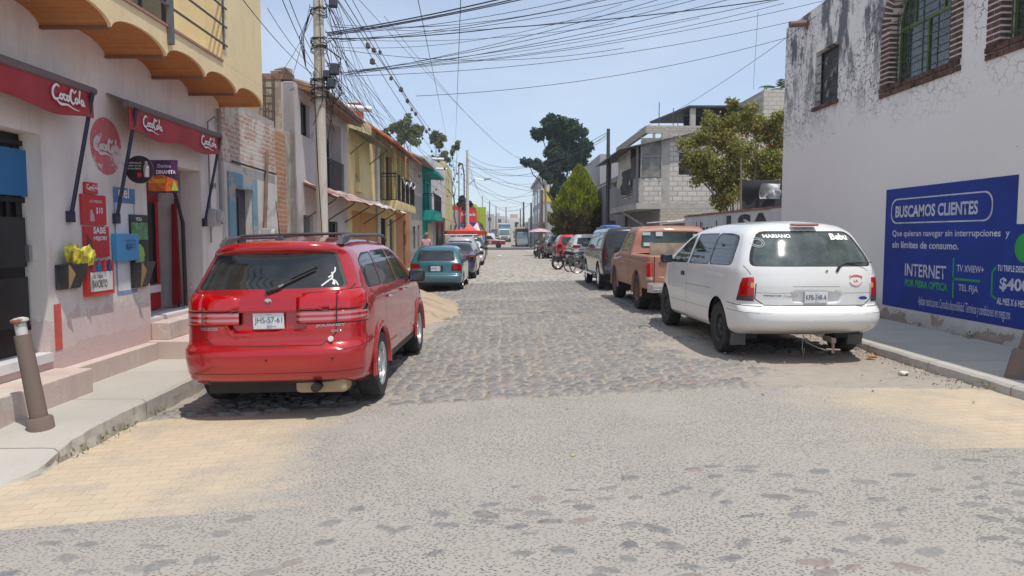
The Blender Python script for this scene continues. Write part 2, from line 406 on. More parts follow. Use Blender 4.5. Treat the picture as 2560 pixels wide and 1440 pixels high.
# pavers
bk = t.nodes.new('ShaderNodeTexBrick'); mpb = t.nodes.new('ShaderNodeMapping'); mpb.inputs['Rotation'].default_value = (0, 0, R(-7)); t.links.new(v, mpb.inputs[0]); t.links.new(mpb.outputs[0], bk.inputs['Vector'])
bk.inputs['Scale'].default_value = 1; bk.inputs['Brick Width'].default_value = .22; bk.inputs['Row Height'].default_value = .11; bk.inputs['Mortar Size'].default_value = .005; bk.inputs['Mortar Smooth'].default_value = .4
bk.inputs['Color1'].default_value = (1, 1, 1, 1); bk.inputs['Color2'].default_value = (.9, .9, .9, 1); bk.inputs['Mortar'].default_value = (.70, .66, .63, 1)
ax = math_(t, 'ADD', xyz.outputs[0], math_(t, 'MULTIPLY', math_(t, 'SUBTRACT', nnoise(t, v, .9, 6, .65), .5), 2.4))
yl1 = ramp(t, ax, -2.3, -1.3); 
ylw = math_(t, 'MAXIMUM', math_(t, 'MULTIPLY', math_(t, 'SUBTRACT', -1.4, ax), 1.1, True), math_(t, 'MULTIPLY', math_(t, 'SUBTRACT', ax, 2.8), .6, True))
ylw = math_(t, 'MULTIPLY', ylw, ramp(t, nnoise(t, v, 2, 6, .6), .15, .5))
pav0 = mixc(t, math_(t, 'MULTIPLY', ylw, .85), gravel, (.62, .50, .345))
pav = mixc(t, math_(t, 'ADD', math_(t, 'MULTIPLY', ylw, .7), .10, True), pav0, bk.outputs[0], 'MULTIPLY')
# stones and sand
stc = ramp(t, ti_, 0, 1); r_ = stc.node.color_ramp; r_.elements[0].color = (.115, .12, .13, 1); r_.elements[1].color = (.20, .195, .19, 1)
for p_, c_ in ((.45, (.17, .17, .175)), (.62, (.135, .13, .13)), (.80, (.24, .23, .215)), (.86, (.24, .165, .135)), (.9, (.18, .18, .18))):
    e_ = r_.elements.new(p_); e_.color = (*c_, 1)
stc = mixc(t, ramp(t, nnoise(t, v, 22, 6), .42, .8), stc, (.31, .30, .28))
sandc = mixc(t, nnoise(t, v, 6, 6), (.30, .262, .218), (.43, .38, .32))
ground = mixc(t, zn_, gravel, sandc)          # zone 0 gravel, zone 1 sand joints
zp = ramp(t, at.outputs['Alpha'], .4, .6)
ground = mixc(t, zp, ground, pav)
col = mixc(t, math_(t, 'MULTIPLY', st_, math_(t, 'ADD', math_(t, 'MULTIPLY', zn_, .22), .78)), ground, stc)
dustm = math_(t, 'MULTIPLY', ramp(t, nnoise(t, v, .6, 7, .6), .45, .75), .18)
col = mixc(t, dustm, col, (.46, .42, .365))
t.links.new(col, b.inputs['Base Color']); bump(t, b, math_(t, 'ADD', nnoise(t, v, 120, 2), math_(t, 'MULTIPLY', speck, -.6)), .35, .005)
ROAD = m
yl = [5.595]
while yl[-1] < 26: yl.append(yl[-1] + max(.02, yl[-1] * .0027))
street_patch(np.arange(-6.2, 8.2, .012), np.arange(2.0, 5.61, .0135))
street_patch(np.arange(-6.2, 8.2, .025), np.array(yl))
# ---- far road: same cobbles as a texture
m, t, b = nodes_of('far_street'); v = coords(t); b.inputs['Roughness'].default_value = .9
mpg = t.nodes.new('ShaderNodeMapping'); mpg.inputs['Scale'].default_value = (5.5, 4.5, 1); t.links.new(v, mpg.inputs[0])
vg = t.nodes.new('ShaderNodeTexVoronoi'); vg.inputs['Scale'].default_value = 1; t.links.new(mpg.outputs[0], vg.inputs['Vector'])
sv = t.nodes.new('ShaderNodeSeparateColor'); t.links.new(vg.outputs['Color'], sv.inputs[0])
stn = mixc(t, sv.outputs[0], (.14, .14, .14), (.27, .26, .25))
c = mixc(t, ramp(t, vg.outputs['Distance'], .3, .55), stn, (.44, .395, .335))
xyz = t.nodes.new('ShaderNodeSeparateXYZ'); t.links.new(v, xyz.inputs[0])
ed = math_(t, 'MAXIMUM', ramp(t, xyz.outputs[0], 0, 1), 0)
sidew = math_(t, 'ADD', math_(t, 'ABSOLUTE', math_(t, 'SUBTRACT', xyz.outputs[0], .8)), math_(t, 'MULTIPLY', nnoise(t, v, .7, 5), 2.0))
c = mixc(t, math_(t, 'MULTIPLY', ramp(t, math_(t, 'MULTIPLY', sidew, .2), .58, .74), .85), c, (.46, .41, .345))
asp = math_(t, 'MULTIPLY', math_(t, 'GREATER_THAN', xyz.outputs[1], 84), math_(t, 'LESS_THAN', xyz.outputs[1], 103))
c = mixc(t, asp, c, (.085, .085, .09))
t.links.new(c, b.inputs['Base Color']); bump(t, b, vg.outputs['Distance'], .4, .02)
fx = np.linspace(-5, 7.4, 26); fy = np.concatenate([np.arange(25.9, 100, 1.6), np.arange(100, 140, 2), np.array([145, 160, 190, 240, 300])])
FX, FY = np.meshgrid(fx, fy)
tag(grid_mesh('street', np.stack([FX, FY, road_z(FX, FY) + .003 + .0 * FX], -1), len(fx), len(fy), m), kind='structure')
asph = M('cross_asphalt', (.09, .09, .095), .9)
tag(MB().box(-60, -5.01, 85, 102, -.2, -.02).build('cross_street', asph), kind='structure')
tag(MB().box(7.41, 60, 85, 102, -.2, .02).build('cross_street', asph), kind='structure')
# ---- land under everything
gr_ = M('dry_earth', (.40, .36, .30), .95, var=.2, scale=.3)
gx_ = np.array([-1500, -300, -60, -12, 14, 60, 300, 1500.]); gy_ = np.array([-300, -50, 0, 60, 108, 135, 300, 900, 2500.])
GX, GY = np.meshgrid(gx_, gy_)
GZ = np.where(GY >= 130, 1.0, -.28); 
tag(grid_mesh('ground', np.stack([GX, GY, GZ], -1), 8, 9, gr_), kind='structure')
# near cross street beyond the fine sheet
ncs = M('cross_gravel', (.36, .35, .33), .9, var=.2, scale=9)
for a0, a1 in ((-40, -6.19), (8.19, 40)):
    z0 = -.17 if a0 < 0 else .085
    tag(MB().box(a0, a1, -6, 6.2, -.27, z0).build('cross_street', ncs), kind='structure')
tag(MB().box(-6.19, 8.19, -6, 2.01, -.27, -.02).build('cross_street', ncs), kind='structure')
# ---- pavements with rough kerb edges
m, t, b = nodes_of('pavement_concrete'); v = coords(t); b.inputs['Roughness'].default_value = .9; b.inputs['Specular IOR Level'].default_value = .2
bk = t.nodes.new('ShaderNodeTexBrick'); t.links.new(v, bk.inputs['Vector']); bk.inputs['Scale'].default_value = 1
bk.offset = 0; bk.inputs['Brick Width'].default_value = 7; bk.inputs['Row Height'].default_value = 1.43; bk.inputs['Mortar Size'].default_value = .008
bk.inputs['Color1'].default_value = (1, 1, 1, 1); bk.inputs['Color2'].default_value = (.93, .93, .93, 1); bk.inputs['Mortar'].default_value = (.45, .45, .45, 1)
c = mixc(t, nnoise(t, v, 1.6, 7, .65), (.42, .395, .35), (.55, .52, .465))
c = mixc(t, ramp(t, nnoise(t, v, 5, 7, .7), .6, .7), c, (.42, .39, .345))
c = mixc(t, 1.0, c, bk.outputs[0], 'MULTIPLY')
t.links.new(c, b.inputs['Base Color']); bump(t, b, math_(t, 'ADD', nnoise(t, v, 40, 5), nnoise(t, v, 9, 4)), .35, .012)
PAVE = m
def pavement(side, xk, xw, y0, y1, ztop, rampy, bot):
    yl = list(np.arange(y0, min(y1, 16), .06)) + list(np.arange(min(y1, 16), y1 + .01, .8))
    rows = []
    for y in yl:
        near = y < 16
        k = max(0, min(1, (y - y0) / rampy)); k = k * k * (3 - 2 * k)
        zt = bot(y) + .012 + (ztop - bot(y) - .012) * k
        crumble = max(0, 1 - (y - y0) / 2.9) if side < 0 else .25
        jj = noise.noise(Vector((0, y * 2.3, side))) * (.03 + .03 * crumble) + noise.noise(Vector((3, y * 9, side))) * (.012 + .014 * crumble) if near else 0
        cx = xk + side * max(0, .5 * (1 - (y - y0) / .7)) ** 2 * 2 + jj     # rounded corner
        row = [Vector((xw, y, zt))]
        for q in (.25, .5, .75, .93): row.append(Vector((xw + (cx - xw) * q, y, zt + .004 * noise.noise(Vector((q * 9, y * 1.5, 4))))))
        row.append(Vector((cx + side * .02, y, zt - .003)))
        row.append(Vector((cx - side * (.012 + .012 * crumble * abs(noise.noise(Vector((7, y * 12, 1))))), y, zt - .03)))
        for q in (.35, .7, 1):
            zz = zt - .03 - (zt - .03 - bot(y) + .06) * q
            row.append(Vector((cx - side * (.02 + (.045 * crumble + .006) * noise.noise(Vector((q * 7, y * 7, 2)))), y, zz)))
        rows.append(row)
    V = np.array([[tuple(p) for p in r] for r in rows])
    o = grid_mesh('pavement', V, V.shape[1], V.shape[0], PAVE)
    for p in o.data.polygons: p.use_smooth = False
    return tag(o, kind='structure')
pavement(-1, -3.55, -5.2, 4.85, 84.5, .09, 1.5, lambda y: float(road_z(-3.55, y)))
pavement(1, 5.22, 7.3, 4.6, 84.5, .20, .6, lambda y: float(road_z(5.2, y)))
pavement(-1, -3.8, -6.2, 103.3, 150, 1.0, .6, lambda y: float(road_z(-3.8, y)) - .05)
pavement(1, 5.4, 7.3, 103.3, 150, 1.0, .6, lambda y: float(road_z(5.4, y)) - .05)
# ================================================================ building kit
PIX = 1
def PX(X, side): return lambda a, z, n: (X + side * n, a, z)           # wall running along the street, facing +X (side 1) or -X (side -1)
def PY(Y): return lambda a, z, n: (a, Y - n, z)                         # wall facing the camera end of the street
def panel(mb, P, a0, a1, z0, z1, holes, t=.28):
    A = sorted({a0, a1, *[h[0] for h in holes], *[h[1] for h in holes]}); Zs = sorted({z0, z1, *[h[2] for h in holes], *[h[3] for h in holes]})
    A = [q for q in A if a0 - 1e-6 <= q <= a1 + 1e-6]; Zs = [q for q in Zs if z0 - 1e-6 <= q <= z1 + 1e-6]
    for i in range(len(A) - 1):
        for j in range(len(Zs) - 1):
            ca, cz = (A[i] + A[i + 1]) / 2, (Zs[j] + Zs[j + 1]) / 2
            if any(h[0] < ca < h[1] and h[2] < cz < h[3] for h in holes): continue
            for n in (0, -t): mb.quad(P(A[i], Zs[j], n), P(A[i + 1], Zs[j], n), P(A[i + 1], Zs[j + 1], n), P(A[i], Zs[j + 1], n))
    for h in holes + [(a0, a1, z0, z1)]:
        b0, b1, c0, c1 = h[:4]
        for (p, q) in (((b0, c0), (b1, c0)), ((b1, c0), (b1, c1)), ((b1, c1), (b0, c1)), ((b0, c1), (b0, c0))):
            if h is not holes and (p[1] == q[1] == z0 and len(h) > 4 and False): continue
            mb.quad(P(p[0], p[1], 0), P(q[0], q[1], 0), P(q[0], q[1], -t), P(p[0], p[1], -t))
def pbox(mb, P, a0, a1, z0, z1, n0, n1):
    mb.hull([P(a0, z0, n0), P(a1, z0, n0), P(a1, z1, n0), P(a0, z1, n0)], [P(a0, z0, n1), P(a1, z0, n1), P(a1, z1, n1), P(a0, z1, n1)])
def window(root, P, h, frame=WHITE, glass=None, depth=.12, bars=0, cols=2, rows=1, barmat=None, sill=None, fw=.045):
    a0, a1, z0, z1 = h[:4]; m = MB(); e = .002
    for (x0, x1, y0, y1) in ((a0 + e, a0 + fw, z0 + e, z1 - e), (a1 - fw, a1 - e, z0 + e, z1 - e), (a0 + fw, a1 - fw, z0 + e, z0 + fw), (a0 + fw, a1 - fw, z1 - fw, z1 - e)):
        pbox(m, P, x0, x1, y0, y1, -depth - .04, -depth + .01)
    for i in range(1, cols):
        c = a0 + (a1 - a0) * i / cols; pbox(m, P, c - fw / 3, c + fw / 3, z0 + fw, z1 - fw, -depth - .035, -depth + .005)
    for i in range(1, rows):
        c = z0 + (z1 - z0) * i / rows; pbox(m, P, a0 + fw, a1 - fw, c - fw / 3, c + fw / 3, -depth - .03, -depth + .003)
    o = m.build('window', frame, root)
    g = MB(); pbox(g, P, a0 + fw / 2, a1 - fw / 2, z0 + fw / 2, z1 - fw / 2, -depth - .03, -depth - .02)
    g.build('pane', glass or WINGLASS, o)
    if bars:
        b = MB(); n = bars
        for i in range(n + 1):
            c = a0 + .03 + (a1 - a0 - .06) * i / n; b.tube([P(c, z0 + .01, -.03), P(c, z1 - .01, -.03)], .009, 5)
        for k in (.04, .5, .96): b.tube([P(a0 + .01, z0 + (z1 - z0) * k, -.03), P(a1 - .01, z0 + (z1 - z0) * k, -.03)], .010, 5)
        b.build('window_bars', barmat or IRON, root)
    if sill:
        s = MB(); pbox(s, P, a0 - .06, a1 + .06, z0 - .07, z0 - .001, .002, .07); s.build('sill', sill, root)
    return o
def door(root, P, h, mat, depth=.1, kind='panel', handle=True):
    a0, a1, z0, z1 = h[:4]; m = MB(); e = .003
    pbox(m, P, a0 + e, a1 - e, z0 + e, z1 - e, -depth - .05, -depth)
    if kind == 'panel':
        w_ = (a1 - a0)
        for i in range(2):
            for (q0, q1) in ((.06, .40), (.46, .94)):
                x0 = a0 + w_ * (.06 + .48 * i); pbox(m, P, x0, x0 + w_ * .4, z0 + (z1 - z0) * q0, z0 + (z1 - z0) * q1, -depth - .001, -depth + .018)
    elif kind == 'roller':
        k = int((z1 - z0) / .11)
        for i in range(k):
            zz = z0 + (z1 - z0) * (i + .15) / k; pbox(m, P, a0 + .02, a1 - .02, zz, zz + (z1 - z0) / k * .7, -depth - .001, -depth + .012)
    elif kind == 'bars':
        k = max(3, int((a1 - a0) / .12))
        for i in range(k + 1):
            c = a0 + .02 + (a1 - a0 - .04) * i / k; m.tube([P(c, z0 + .02, -depth + .03), P(c, z1 - .02, -depth + .03)], .011, 5)
        for q in (.05, .45, .95): pbox(m, P, a0 + .02, a1 - .02, z0 + (z1 - z0) * q - .015, z0 + (z1 - z0) * q + .015, -depth + .015, -depth + .04)
    o = m.build('door', mat, root)
    if handle:
        g = MB(); c = a0 + (a1 - a0) * .88; pbox(g, P, c - .012, c + .012, z0 + 1.0, z0 + 1.14, -depth + .018, -depth + .05); g.build('handle', STEEL, o)
    return o
def railing(root, pts, z0, z1, mat=IRON, step=.12, name='railing', r=.009, loops=False):
    m = MB(); pts = [Vector(p) for p in pts]
    for a, b in zip(pts[:-1], pts[1:]):
        n = max(1, int((b - a).length / step))
        for i in range(n + 1):
            p = a.lerp(b, i / n); m.tube([(p.x, p.y, z0), (p.x, p.y, z1)], r, 4)
        for z, k in ((z0 + .03, 1.2), (z1, 2.0), (z1 - .12, 1.1)): m.tube([(a.x, a.y, z), (b.x, b.y, z)], r * k, 4)
    return m.build(name, mat, root)
def shell(root, P, a0, a1, z0, z1, depth, mat, t=.28, roofmat=None, para=.0, name='side_wall'):
    """the rest of the building behind its facade"""
    m = MB(); e = .004
    pbox(m, P, a0 + e, a1 - e, z0, z1 - para - e, -t - .001, -depth)
    o = m.build(name, mat, root)
    if para:
        r = MB()
        for (x0, x1, n0, n1) in ((a0 + e, a0 + .15, -t - .001, -depth), (a1 - .15, a1 - e, -t - .001, -depth), (a0 + .15, a1 - .15, -depth + .15, -depth)):
            pbox(r, P, x0, x1, z1 - para, z1 - e, n0, n1)
        r.build('parapet', mat, root)
    return o
def tiles_roof(root, P, a0, a1, zw, ze, n1, mat, n0=.0, step=.2, th=.05, name='tile_roof'):
    """row of barrel tiles sloping out from the wall"""
    m = MB(); k = max(1, int((a1 - a0) / step))
    pbox_ = [P(a0, zw, n0), P(a1, zw, n0), P(a1, zw - th, n0), P(a0, zw - th, n0)]
    m.hull([P(a0, zw, n0), P(a1, zw, n0), P(a1, zw - th, n0), P(a0, zw - th, n0)], [P(a0, ze, n1), P(a1, ze, n1), P(a1, ze - th, n1), P(a0, ze - th, n1)])
    for i in range(k):
        c = a0 + (a1 - a0) * (i + .5) / k; r = (a1 - a0) / k * .42; nseg = max(1, int(abs(n1 - n0) / .35))
        for j in range(nseg):
            f0, f1 = j / nseg, (j + 1.12) / nseg; jit = random.uniform(-.015, .015)
            lo = []; hi = []
            for q in range(6):
                th_ = math.pi * q / 5
                for L_, f, kk in ((lo, f0, .9), (hi, f1, 1.08)):
                    L_.append(P(c + jit - r * kk * math.cos(th_), zw + (ze - zw) * f + r * .55 * math.sin(th_) + .012, n0 + (n1 - n0) * f))
            m.hull(lo, hi)
    return m.build(name, mat, root)
def decal(P, a0, a1, z0, z1, mat, name, root, n=.004, th=.002):
    m = MB(); pbox(m, P, a0, a1, z0, z1, n, n + th); return m.build(name, mat, root)
YELLOW = plaster('yellow_render', (.84, .68, .40), patch=.74, st=.25, stain=(.4, .3, .15))
STOREW = plaster('store_white_render', (.80, .745, .70), under=(.50, .40, .36), patch=.66, st=.4, stain=(.42, .34, .31),
                 lowz=[(.86, (.62, .45, .44), .95, 7, .65), (.52, (.60, .45, .42), .35, 3, .85)])
PINKC = plaster('pink_worn_concrete', (.62, .50, .44), under=(.6, .54, .48), patch=.57, st=.3)
BRICKSOF = brickmat('vault_brick', 'xy', (.52, .23, .08), (.47, .19, .065), (.54, .27, .12), .3, .075, .008)
RED = M('red_canvas', (.36, .022, .028), .6, var=.2)
REDP = M('red_print', (.55, .025, .035), .35)
GREYC = M('grey_canvas', (.17, .13, .13), .8)
BLUEP = M('blue_print', (.03, .16, .45), .45)
WHT = M('white_print', (.78, .78, .76), .5, var=.05, bmp=0)
BLK = M('black_print', (.02, .02, .02), .5, bmp=0)
# ================================================================ corner shop with upper floor, left
SX = -4.65
shop = empty('corner_shop', (SX, 8.5, .09), 'white corner shop with pink worn base, red awnings and yellow vaulted upper floor', 'shop building')
P = PX(SX, 1)
D1 = (5.45, 7.46, .50, 2.74); D2 = (9.62, 11.36, .60, 2.71)
m = MB(); panel(m, P, 5.0, 12.2, -.05, 4.16, [D1, D2], .32); m.build('wall', STOREW, shop)
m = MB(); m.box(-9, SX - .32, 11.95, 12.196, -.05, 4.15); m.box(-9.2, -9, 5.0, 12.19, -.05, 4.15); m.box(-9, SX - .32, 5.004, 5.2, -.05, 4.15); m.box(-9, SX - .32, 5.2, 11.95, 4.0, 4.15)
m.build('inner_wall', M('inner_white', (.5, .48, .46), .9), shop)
m = MB(); m.box(-9, SX - .322, 5.2, 11.95, .3, .585); m.build('floor', M('shop_floor_tile', (.5, .5, .52), .5), shop)
m = MB(); m.box(SX - .3, SX - .004, D2[0], D2[1], .45, .612); m.build('threshold', M('tile_white', (.68, .67, .65), .5), shop)
m = MB(); m.box(SX - .3, SX + .03, D1[0], D1[1], .42, .512); m.build('threshold', M('tile_white', (0, 0, 0)), shop)
m = MB(); m.box(SX + .003, -4.25, 5.0, 7.5, -.05, .34); m.build('step', PINKC, shop, bevel=.012)
m = MB(); m.box(SX + .003, -4.5, 7.503, 9.47, -.05, .315); m.build('ledge', PINKC, shop, bevel=.01)
m = MB(); m.box(SX + .003, -4.06, 9.473, 12.0, -.05, .33); m.box(SX + .003, -4.4, 9.6, 11.9, .33, .56); m.build('step', PINKC, shop, bevel=.012)
decal(P, 7.54, 7.66, .52, 1.0, M('red_skirt', (.62, .10, .08), .8, var=.25), 'painted_skirting', shop)
# vaulted slab
def zarc(y):
    edges = [5.0, 6.35, 7.53, 8.74, 9.88, 11.02, 12.2]
    for a, b_ in zip(edges[:-1], edges[1:]):
        if a <= y <= b_ + 1e-6:
            s = (y - a) / (b_ - a) * 2 - 1; return 3.80 + .03 * (y - 5) / 7 + .17 * math.sqrt(max(0, 1 - s * s * .995))
    return 3.82
UX = -3.93
fm = MB(); sm_ = MB(); ysam = []
for a, b_ in zip([5.0, 6.35, 7.53, 8.74, 9.88, 11.02], [6.35, 7.53, 8.74, 9.88, 11.02, 12.2]):
    ysam += [a + (b_ - a) * (1 - math.cos(math.pi * i / 12)) / 2 for i in range(12)]
ysam.append(12.2)
for a, b_ in zip(ysam[:-1], ysam[1:]):
    fm.quad((UX, a, zarc(a)), (UX, b_, zarc(b_)), (UX, b_, 4.17), (UX, a, 4.17))
    fm.quad((UX, a, zarc(a)), (UX, b_, zarc(b_)), (UX - .035, b_, zarc(b_) - .0), (UX - .035, a, zarc(a)))
    sm_.quad((UX - .035, a, zarc(a)), (UX - .035, b_, zarc(b_)), (SX + .002, b_, zarc(b_)), (SX + .002, a, zarc(a)))
fm.quad((UX, 5, 4.17), (UX, 12.2, 4.17), (SX, 12.2, 4.17), (SX, 5, 4.17)); fm.quad((UX, 12.2, 3.83), (SX, 12.2, 3.83), (SX, 12.2, 4.17), (UX, 12.2, 4.17))
fm.quad((UX, 5.0, 3.83), (SX, 5.0, 3.83), (SX, 5.0, 4.17), (UX, 5.0, 4.17))
fm.build('balcony_slab', YELLOW, shop); sm_.build('vault', BRICKSOF, shop)
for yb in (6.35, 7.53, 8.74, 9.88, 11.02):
    m = MB(); m.box(SX + .004, UX - .04, yb - .02, yb + .02, 3.80, 3.835); m.build('vault_shadow_line', M('shadow_line_brown', (.22, .11, .06), .7), shop)  # thin brown strips painting the shadow lines where the vaults meet
m = MB(); m.box(UX - .06, UX + .02, 5.0, 10.48, 4.171, 4.20); m.build('coping', M('terracotta_coping', (.35, .2, .15), .8), shop)
m = MB(); PU = PX(UX, 1); panel(m, PX(UX, 1), 10.5, 12.2, 4.172, 7.6, [], .22)
m.box(UX - .222, SX - .3, 10.5, 10.7, 4.172, 7.6)
panel(m, PX(SX, 1), 5.0, 10.499, 4.172, 7.6, [(8.3, 10.42, 4.28, 6.5)], .25)
m.box(UX - .222, -9, 12.0, 12.196, 4.172, 7.6); m.box(-9.2, -9, 5, 12.19, 4.16, 7.6); m.box(-9.2, -4.91, 5.0, 5.2, 4.172, 7.59)
m.build('upper_wall', YELLOW, shop)
m = MB(); m.box(-9.3, -4.1, 4.9, 12.3, 7.602, 7.75); m.build('roof', YELLOW, shop)
window(shop, PX(SX, 1), (8.3, 10.42, 4.28, 6.5), IRON, None, .02, 0, 3, 3)
def bar_rail():
    m = MB()
    for z in (4.42, 4.68, 4.94, 5.20): m.tube([(UX + .02, 5.0, z), (UX + .02, 10.62, z)], .016, 6)
    for y in (6.9, 8.8): m.box(UX + .002, UX + .06, y - .035, y + .035, 3.98, 5.25)
    m.box(UX - .0, UX + .03, 10.50, 10.515, 4.35, 5.25)
    return m.build('railing', M('grey_rail', (.13, .13, .14), .5, .3), shop)
bar_rail()
# iron gate of first door (leaf swung in) and dark shop inside
m = MB(); pbox(m, P, D1[0], D1[1], D1[2] + .014, D1[3] - .005, -.25, -.22)
for k in range(14): pbox(m, P, D1[0] + .05 + k * .14, D1[0] + .09 + k * .14, 1.5, 2.6, -.219, -.19)
for z in (.75, 1.45, 2.05, 2.62): pbox(m, P, D1[0], D1[1], z, z + .05, -.218, -.185)
dr = m.build('door', M('black_gate', (.012, .012, .013), .4, .3), shop)
m = MB()
for z in (.8, 1.4): pbox(m, P, 6.9, 7.42, z, z + .5, -.184, -.17)
m.build('door_panel', BLACK, dr)
g = MB(); pbox(g, P, 7.40, 7.44, 1.45, 1.62, -.18, -.13); g.build('handle', STEEL, dr)
m = MB(); m.box(-8, SX - .322, 11.40, 11.52, .59, 3.0); m.build('inner_wall', M('inner_pale', (.72, .70, .67), .9), shop)  # pale partition added near the opening to catch light from the doorway
# door 2: black pole of folded gate leaning in the doorway
m = MB(); m.tube([(SX - .18, 10.35, 2.68), (SX - .16, 10.75, 2.45), (SX - .16, 11.05, 1.9), (SX - .2, 11.15, .64)], .03, 8); m.build('door_frame', BLACK, shop)
# awnings
def script_logo(mb, P, a0, a1, z0, z1, n, k=1.0):
    p0 = Vector(P(a0, z0, n)); rt = Vector(P(a1, z0, n)) - p0; up = Vector(P(a0, z1, n)) - p0
    S = [[(.22, .86, .6), (.14, .93, 1), (.04, .72, 1.3), (.03, .42, 1.4), (.10, .28, 1.2), (.22, .38, .6)],
         [(.12, .28, .5), (.24, .12, 1.2), (.45, .16, .8), (.62, .06, .5), (.80, .02, .3)],
         [(.27, .60, .9), (.22, .46, 1.1), (.26, .34, .9), (.31, .46, 1.), (.27, .60, .8)],
         [(.40, .56, .6), (.34, .58, 1), (.33, .42, 1.1), (.38, .34, .8), (.43, .42, .5)],
         [(.49, .56, .6), (.43, .56, 1), (.43, .38, 1.1), (.48, .36, .9), (.49, .56, .8), (.50, .36, .9)],
         [(.72, .95, .5), (.66, .80, .8), (.58, .90, 1.1), (.53, .66, 1.4), (.54, .40, 1.3), (.60, .28, 1.1), (.66, .36, .5)],
         [(.72, .60, .9), (.67, .46, 1.1), (.71, .32, .9), (.75, .46, 1.), (.72, .60, .8)],
         [(.78, .36, .8), (.80, .66, .9), (.83, .92, .8), (.80, .90, .6), (.80, .36, 1.)],
         [(.92, .54, .6), (.86, .54, 1), (.86, .36, 1.1), (.91, .33, .9), (.92, .54, .8), (.94, .32, .9), (.98, .36, .4)],
         [(.50, .50, .8), (.53, .50, .8)]]
    stroke_mesh(mb, S, p0, rt, up, rt.length * .042 * k, 0)
def awning(y0, y1, logos, z0=2.95, z1=3.24, X=-4.39):
    """roll-out awning: valance, canvas roll, two arms"""
    n = 24; m = MB(); pts = []
    for i in range(n + 1):
        y = y0 + (y1 - y0) * i / n; wv = .012 * math.sin(i * .9); dip = z0 + .05 * math.sin(i * .55 + 1) * .6
        pts.append((X + wv, y, dip))
    for a, b_ in zip(pts[:-1], pts[1:]): 
        m.quad(a, b_, (X, b_[1], z1), (X, a[1], z1)); m.quad((a[0] - .006, a[1], a[2]), (b_[0] - .006, b_[1], b_[2]), (X - .006, b_[1], z1), (X - .006, a[1], z1))
    aw = m.build('awning', RED, shop)
    m = MB(); m.tube([(X - .01, y0 - .03, z1 + .03), (X - .01, y1 + .04, z1 + .03)], .045, 8)
    m.hull([(X - .02, y0, z1 + .06), (X - .02, y1, z1 + .06), (X - .02, y1, z1 + .04), (X - .02, y0, z1 + .04)], [(SX + .01, y0, z1 + .16), (SX + .01, y1, z1 + .16), (SX + .01, y1, z1 + .14), (SX + .01, y0, z1 + .14)])
    m.build('awning_roll', GREYC, aw)
    lm = MB()
    for a0, a1, b0, b1 in logos: script_logo(lm, PX(X, 1), a0, a1, b0, b1, .02)
    lm.build('lettering', WHT, aw, recalc=False)
    for y in (y0 + .12, y1 - .06):
        a = MB(); a.tube([(SX + .03, y - .04, 1.92), (X + .035, y, z1)], .022, 8); a.box(SX + .003, SX + .05, y - .09, y + .01, 1.86, 1.98)
        a.build('awning_arm', M('arm_dark_blue', (.04, .045, .075), .5, .4), aw)
awning(5.05, 7.97, [(7.22, 7.78, 3.0, 3.22)])
awning(8.72, 11.5, [(9.02, 9.52, 3.0, 3.2), (10.75, 11.3, 3.0, 3.2)], 2.95, 3.24)
# faded round advert painted on the wall
cy, cz = onX(265, 366, SX).y, onX(265, 366, SX).z
m = MB(); m.lathe([(.335, .003), (.335, .005)], (SX, cy, cz), 40, 'x')
fr_ = plaster('faded_red_disc', (.60, .17, .17), under=(.66, .55, .55), patch=.56, st=.3, stain=(.6, .4, .4))
dsk = m.build('painted_disc', fr_, shop)
lm = MB(); script_logo(lm, P, cy - .28, cy + .28, cz - .12, cz + .1, .012, 1.6); lm.build('lettering', M('faded_white', (.68, .56, .55), .8), dsk, recalc=False)
def wq(a, b, X=SX + .01):
    """pixel box on the shop wall -> y0, y1, z0, z1"""
    c = onX((a[0] + b[0]) / 2, (a[1] + b[1]) / 2, X); p = onX(a[0], (a[1] + b[1]) / 2, X); q = onX(b[0], (a[1] + b[1]) / 2, X)
    t_ = onX((a[0] + b[0]) / 2, a[1], X); u_ = onX((a[0] + b[0]) / 2, b[1], X)
    return p.y, q.y, u_.z, t_.z
# blue painted water advert: header and frame lines
y0, y1, z0, z1 = wq((284, 470), (338, 508)); decal(P, y0, y1, z0, z1, M('ciel_blue', (.10, .22, .45), .7, var=.25), 'painted_header', shop)
text_mesh('ciel', P(y0 + .1, z0 + .06, .008), (0, .26, 0), (0, 0, .15), WHT, 'lettering', shop, bold=.02)
_, _, zb, _ = wq((284, 700), (338, 735))
m = MB(); 
for a0, a1 in ((y0 + .01, y0 + .035), (y1 - .045, y1 - .02)): pbox(m, P, a0, a1, zb, z0 - .002, .003, .005)
pbox(m, P, y0 + .036, y1 - .046, zb, zb + .04, .003, .005); m.build('painted_frame', M('frame_blue', (.22, .32, .48), .8, var=.3), shop)
m = MB(); pbox(m, P, y0 + .036, y1 - .046, zb + .041, z0 - .002, .002, .004); m.build('painted_field', M('field_white', (.70, .71, .73), .8, var=.12), shop)
text_mesh('99', P(onX(530, 470, SX).y, onX(536, 474, SX).z, .004), (0, .15, 0), (0, 0, .11), M('number_black', (.1, .1, .1), .8), 'house_number', shop)
# pipes and meter at the end of the shop
m = MB(); m.tube([(SX + .05, 12.02, 3.78), (SX + .05, 12.02, 1.9)], .03, 8); m.tube([(SX + .04, 11.6, 3.5), (SX + .04, 11.6, 1.6)], .014, 6)
m.tube([(SX + .04, 11.6, 3.5), (SX + .08, 11.8, 3.62), (SX + .05, 12.0, 3.5)], .012, 6); m.build('conduit', M('grey_pipe', (.25, .25, .25), .6), shop)
m = MB(); pbox(m, P, 11.55, 11.8, 1.86, 2.14, .003, .13); m.lathe([(.09, 0), (.09, .08), (.07, .10)], (SX + .13, 11.68, 2.02), 14, 'x')
m.build('meter_box', M('meter_grey', (.42, .42, .40), .6), shop, bevel=.01)
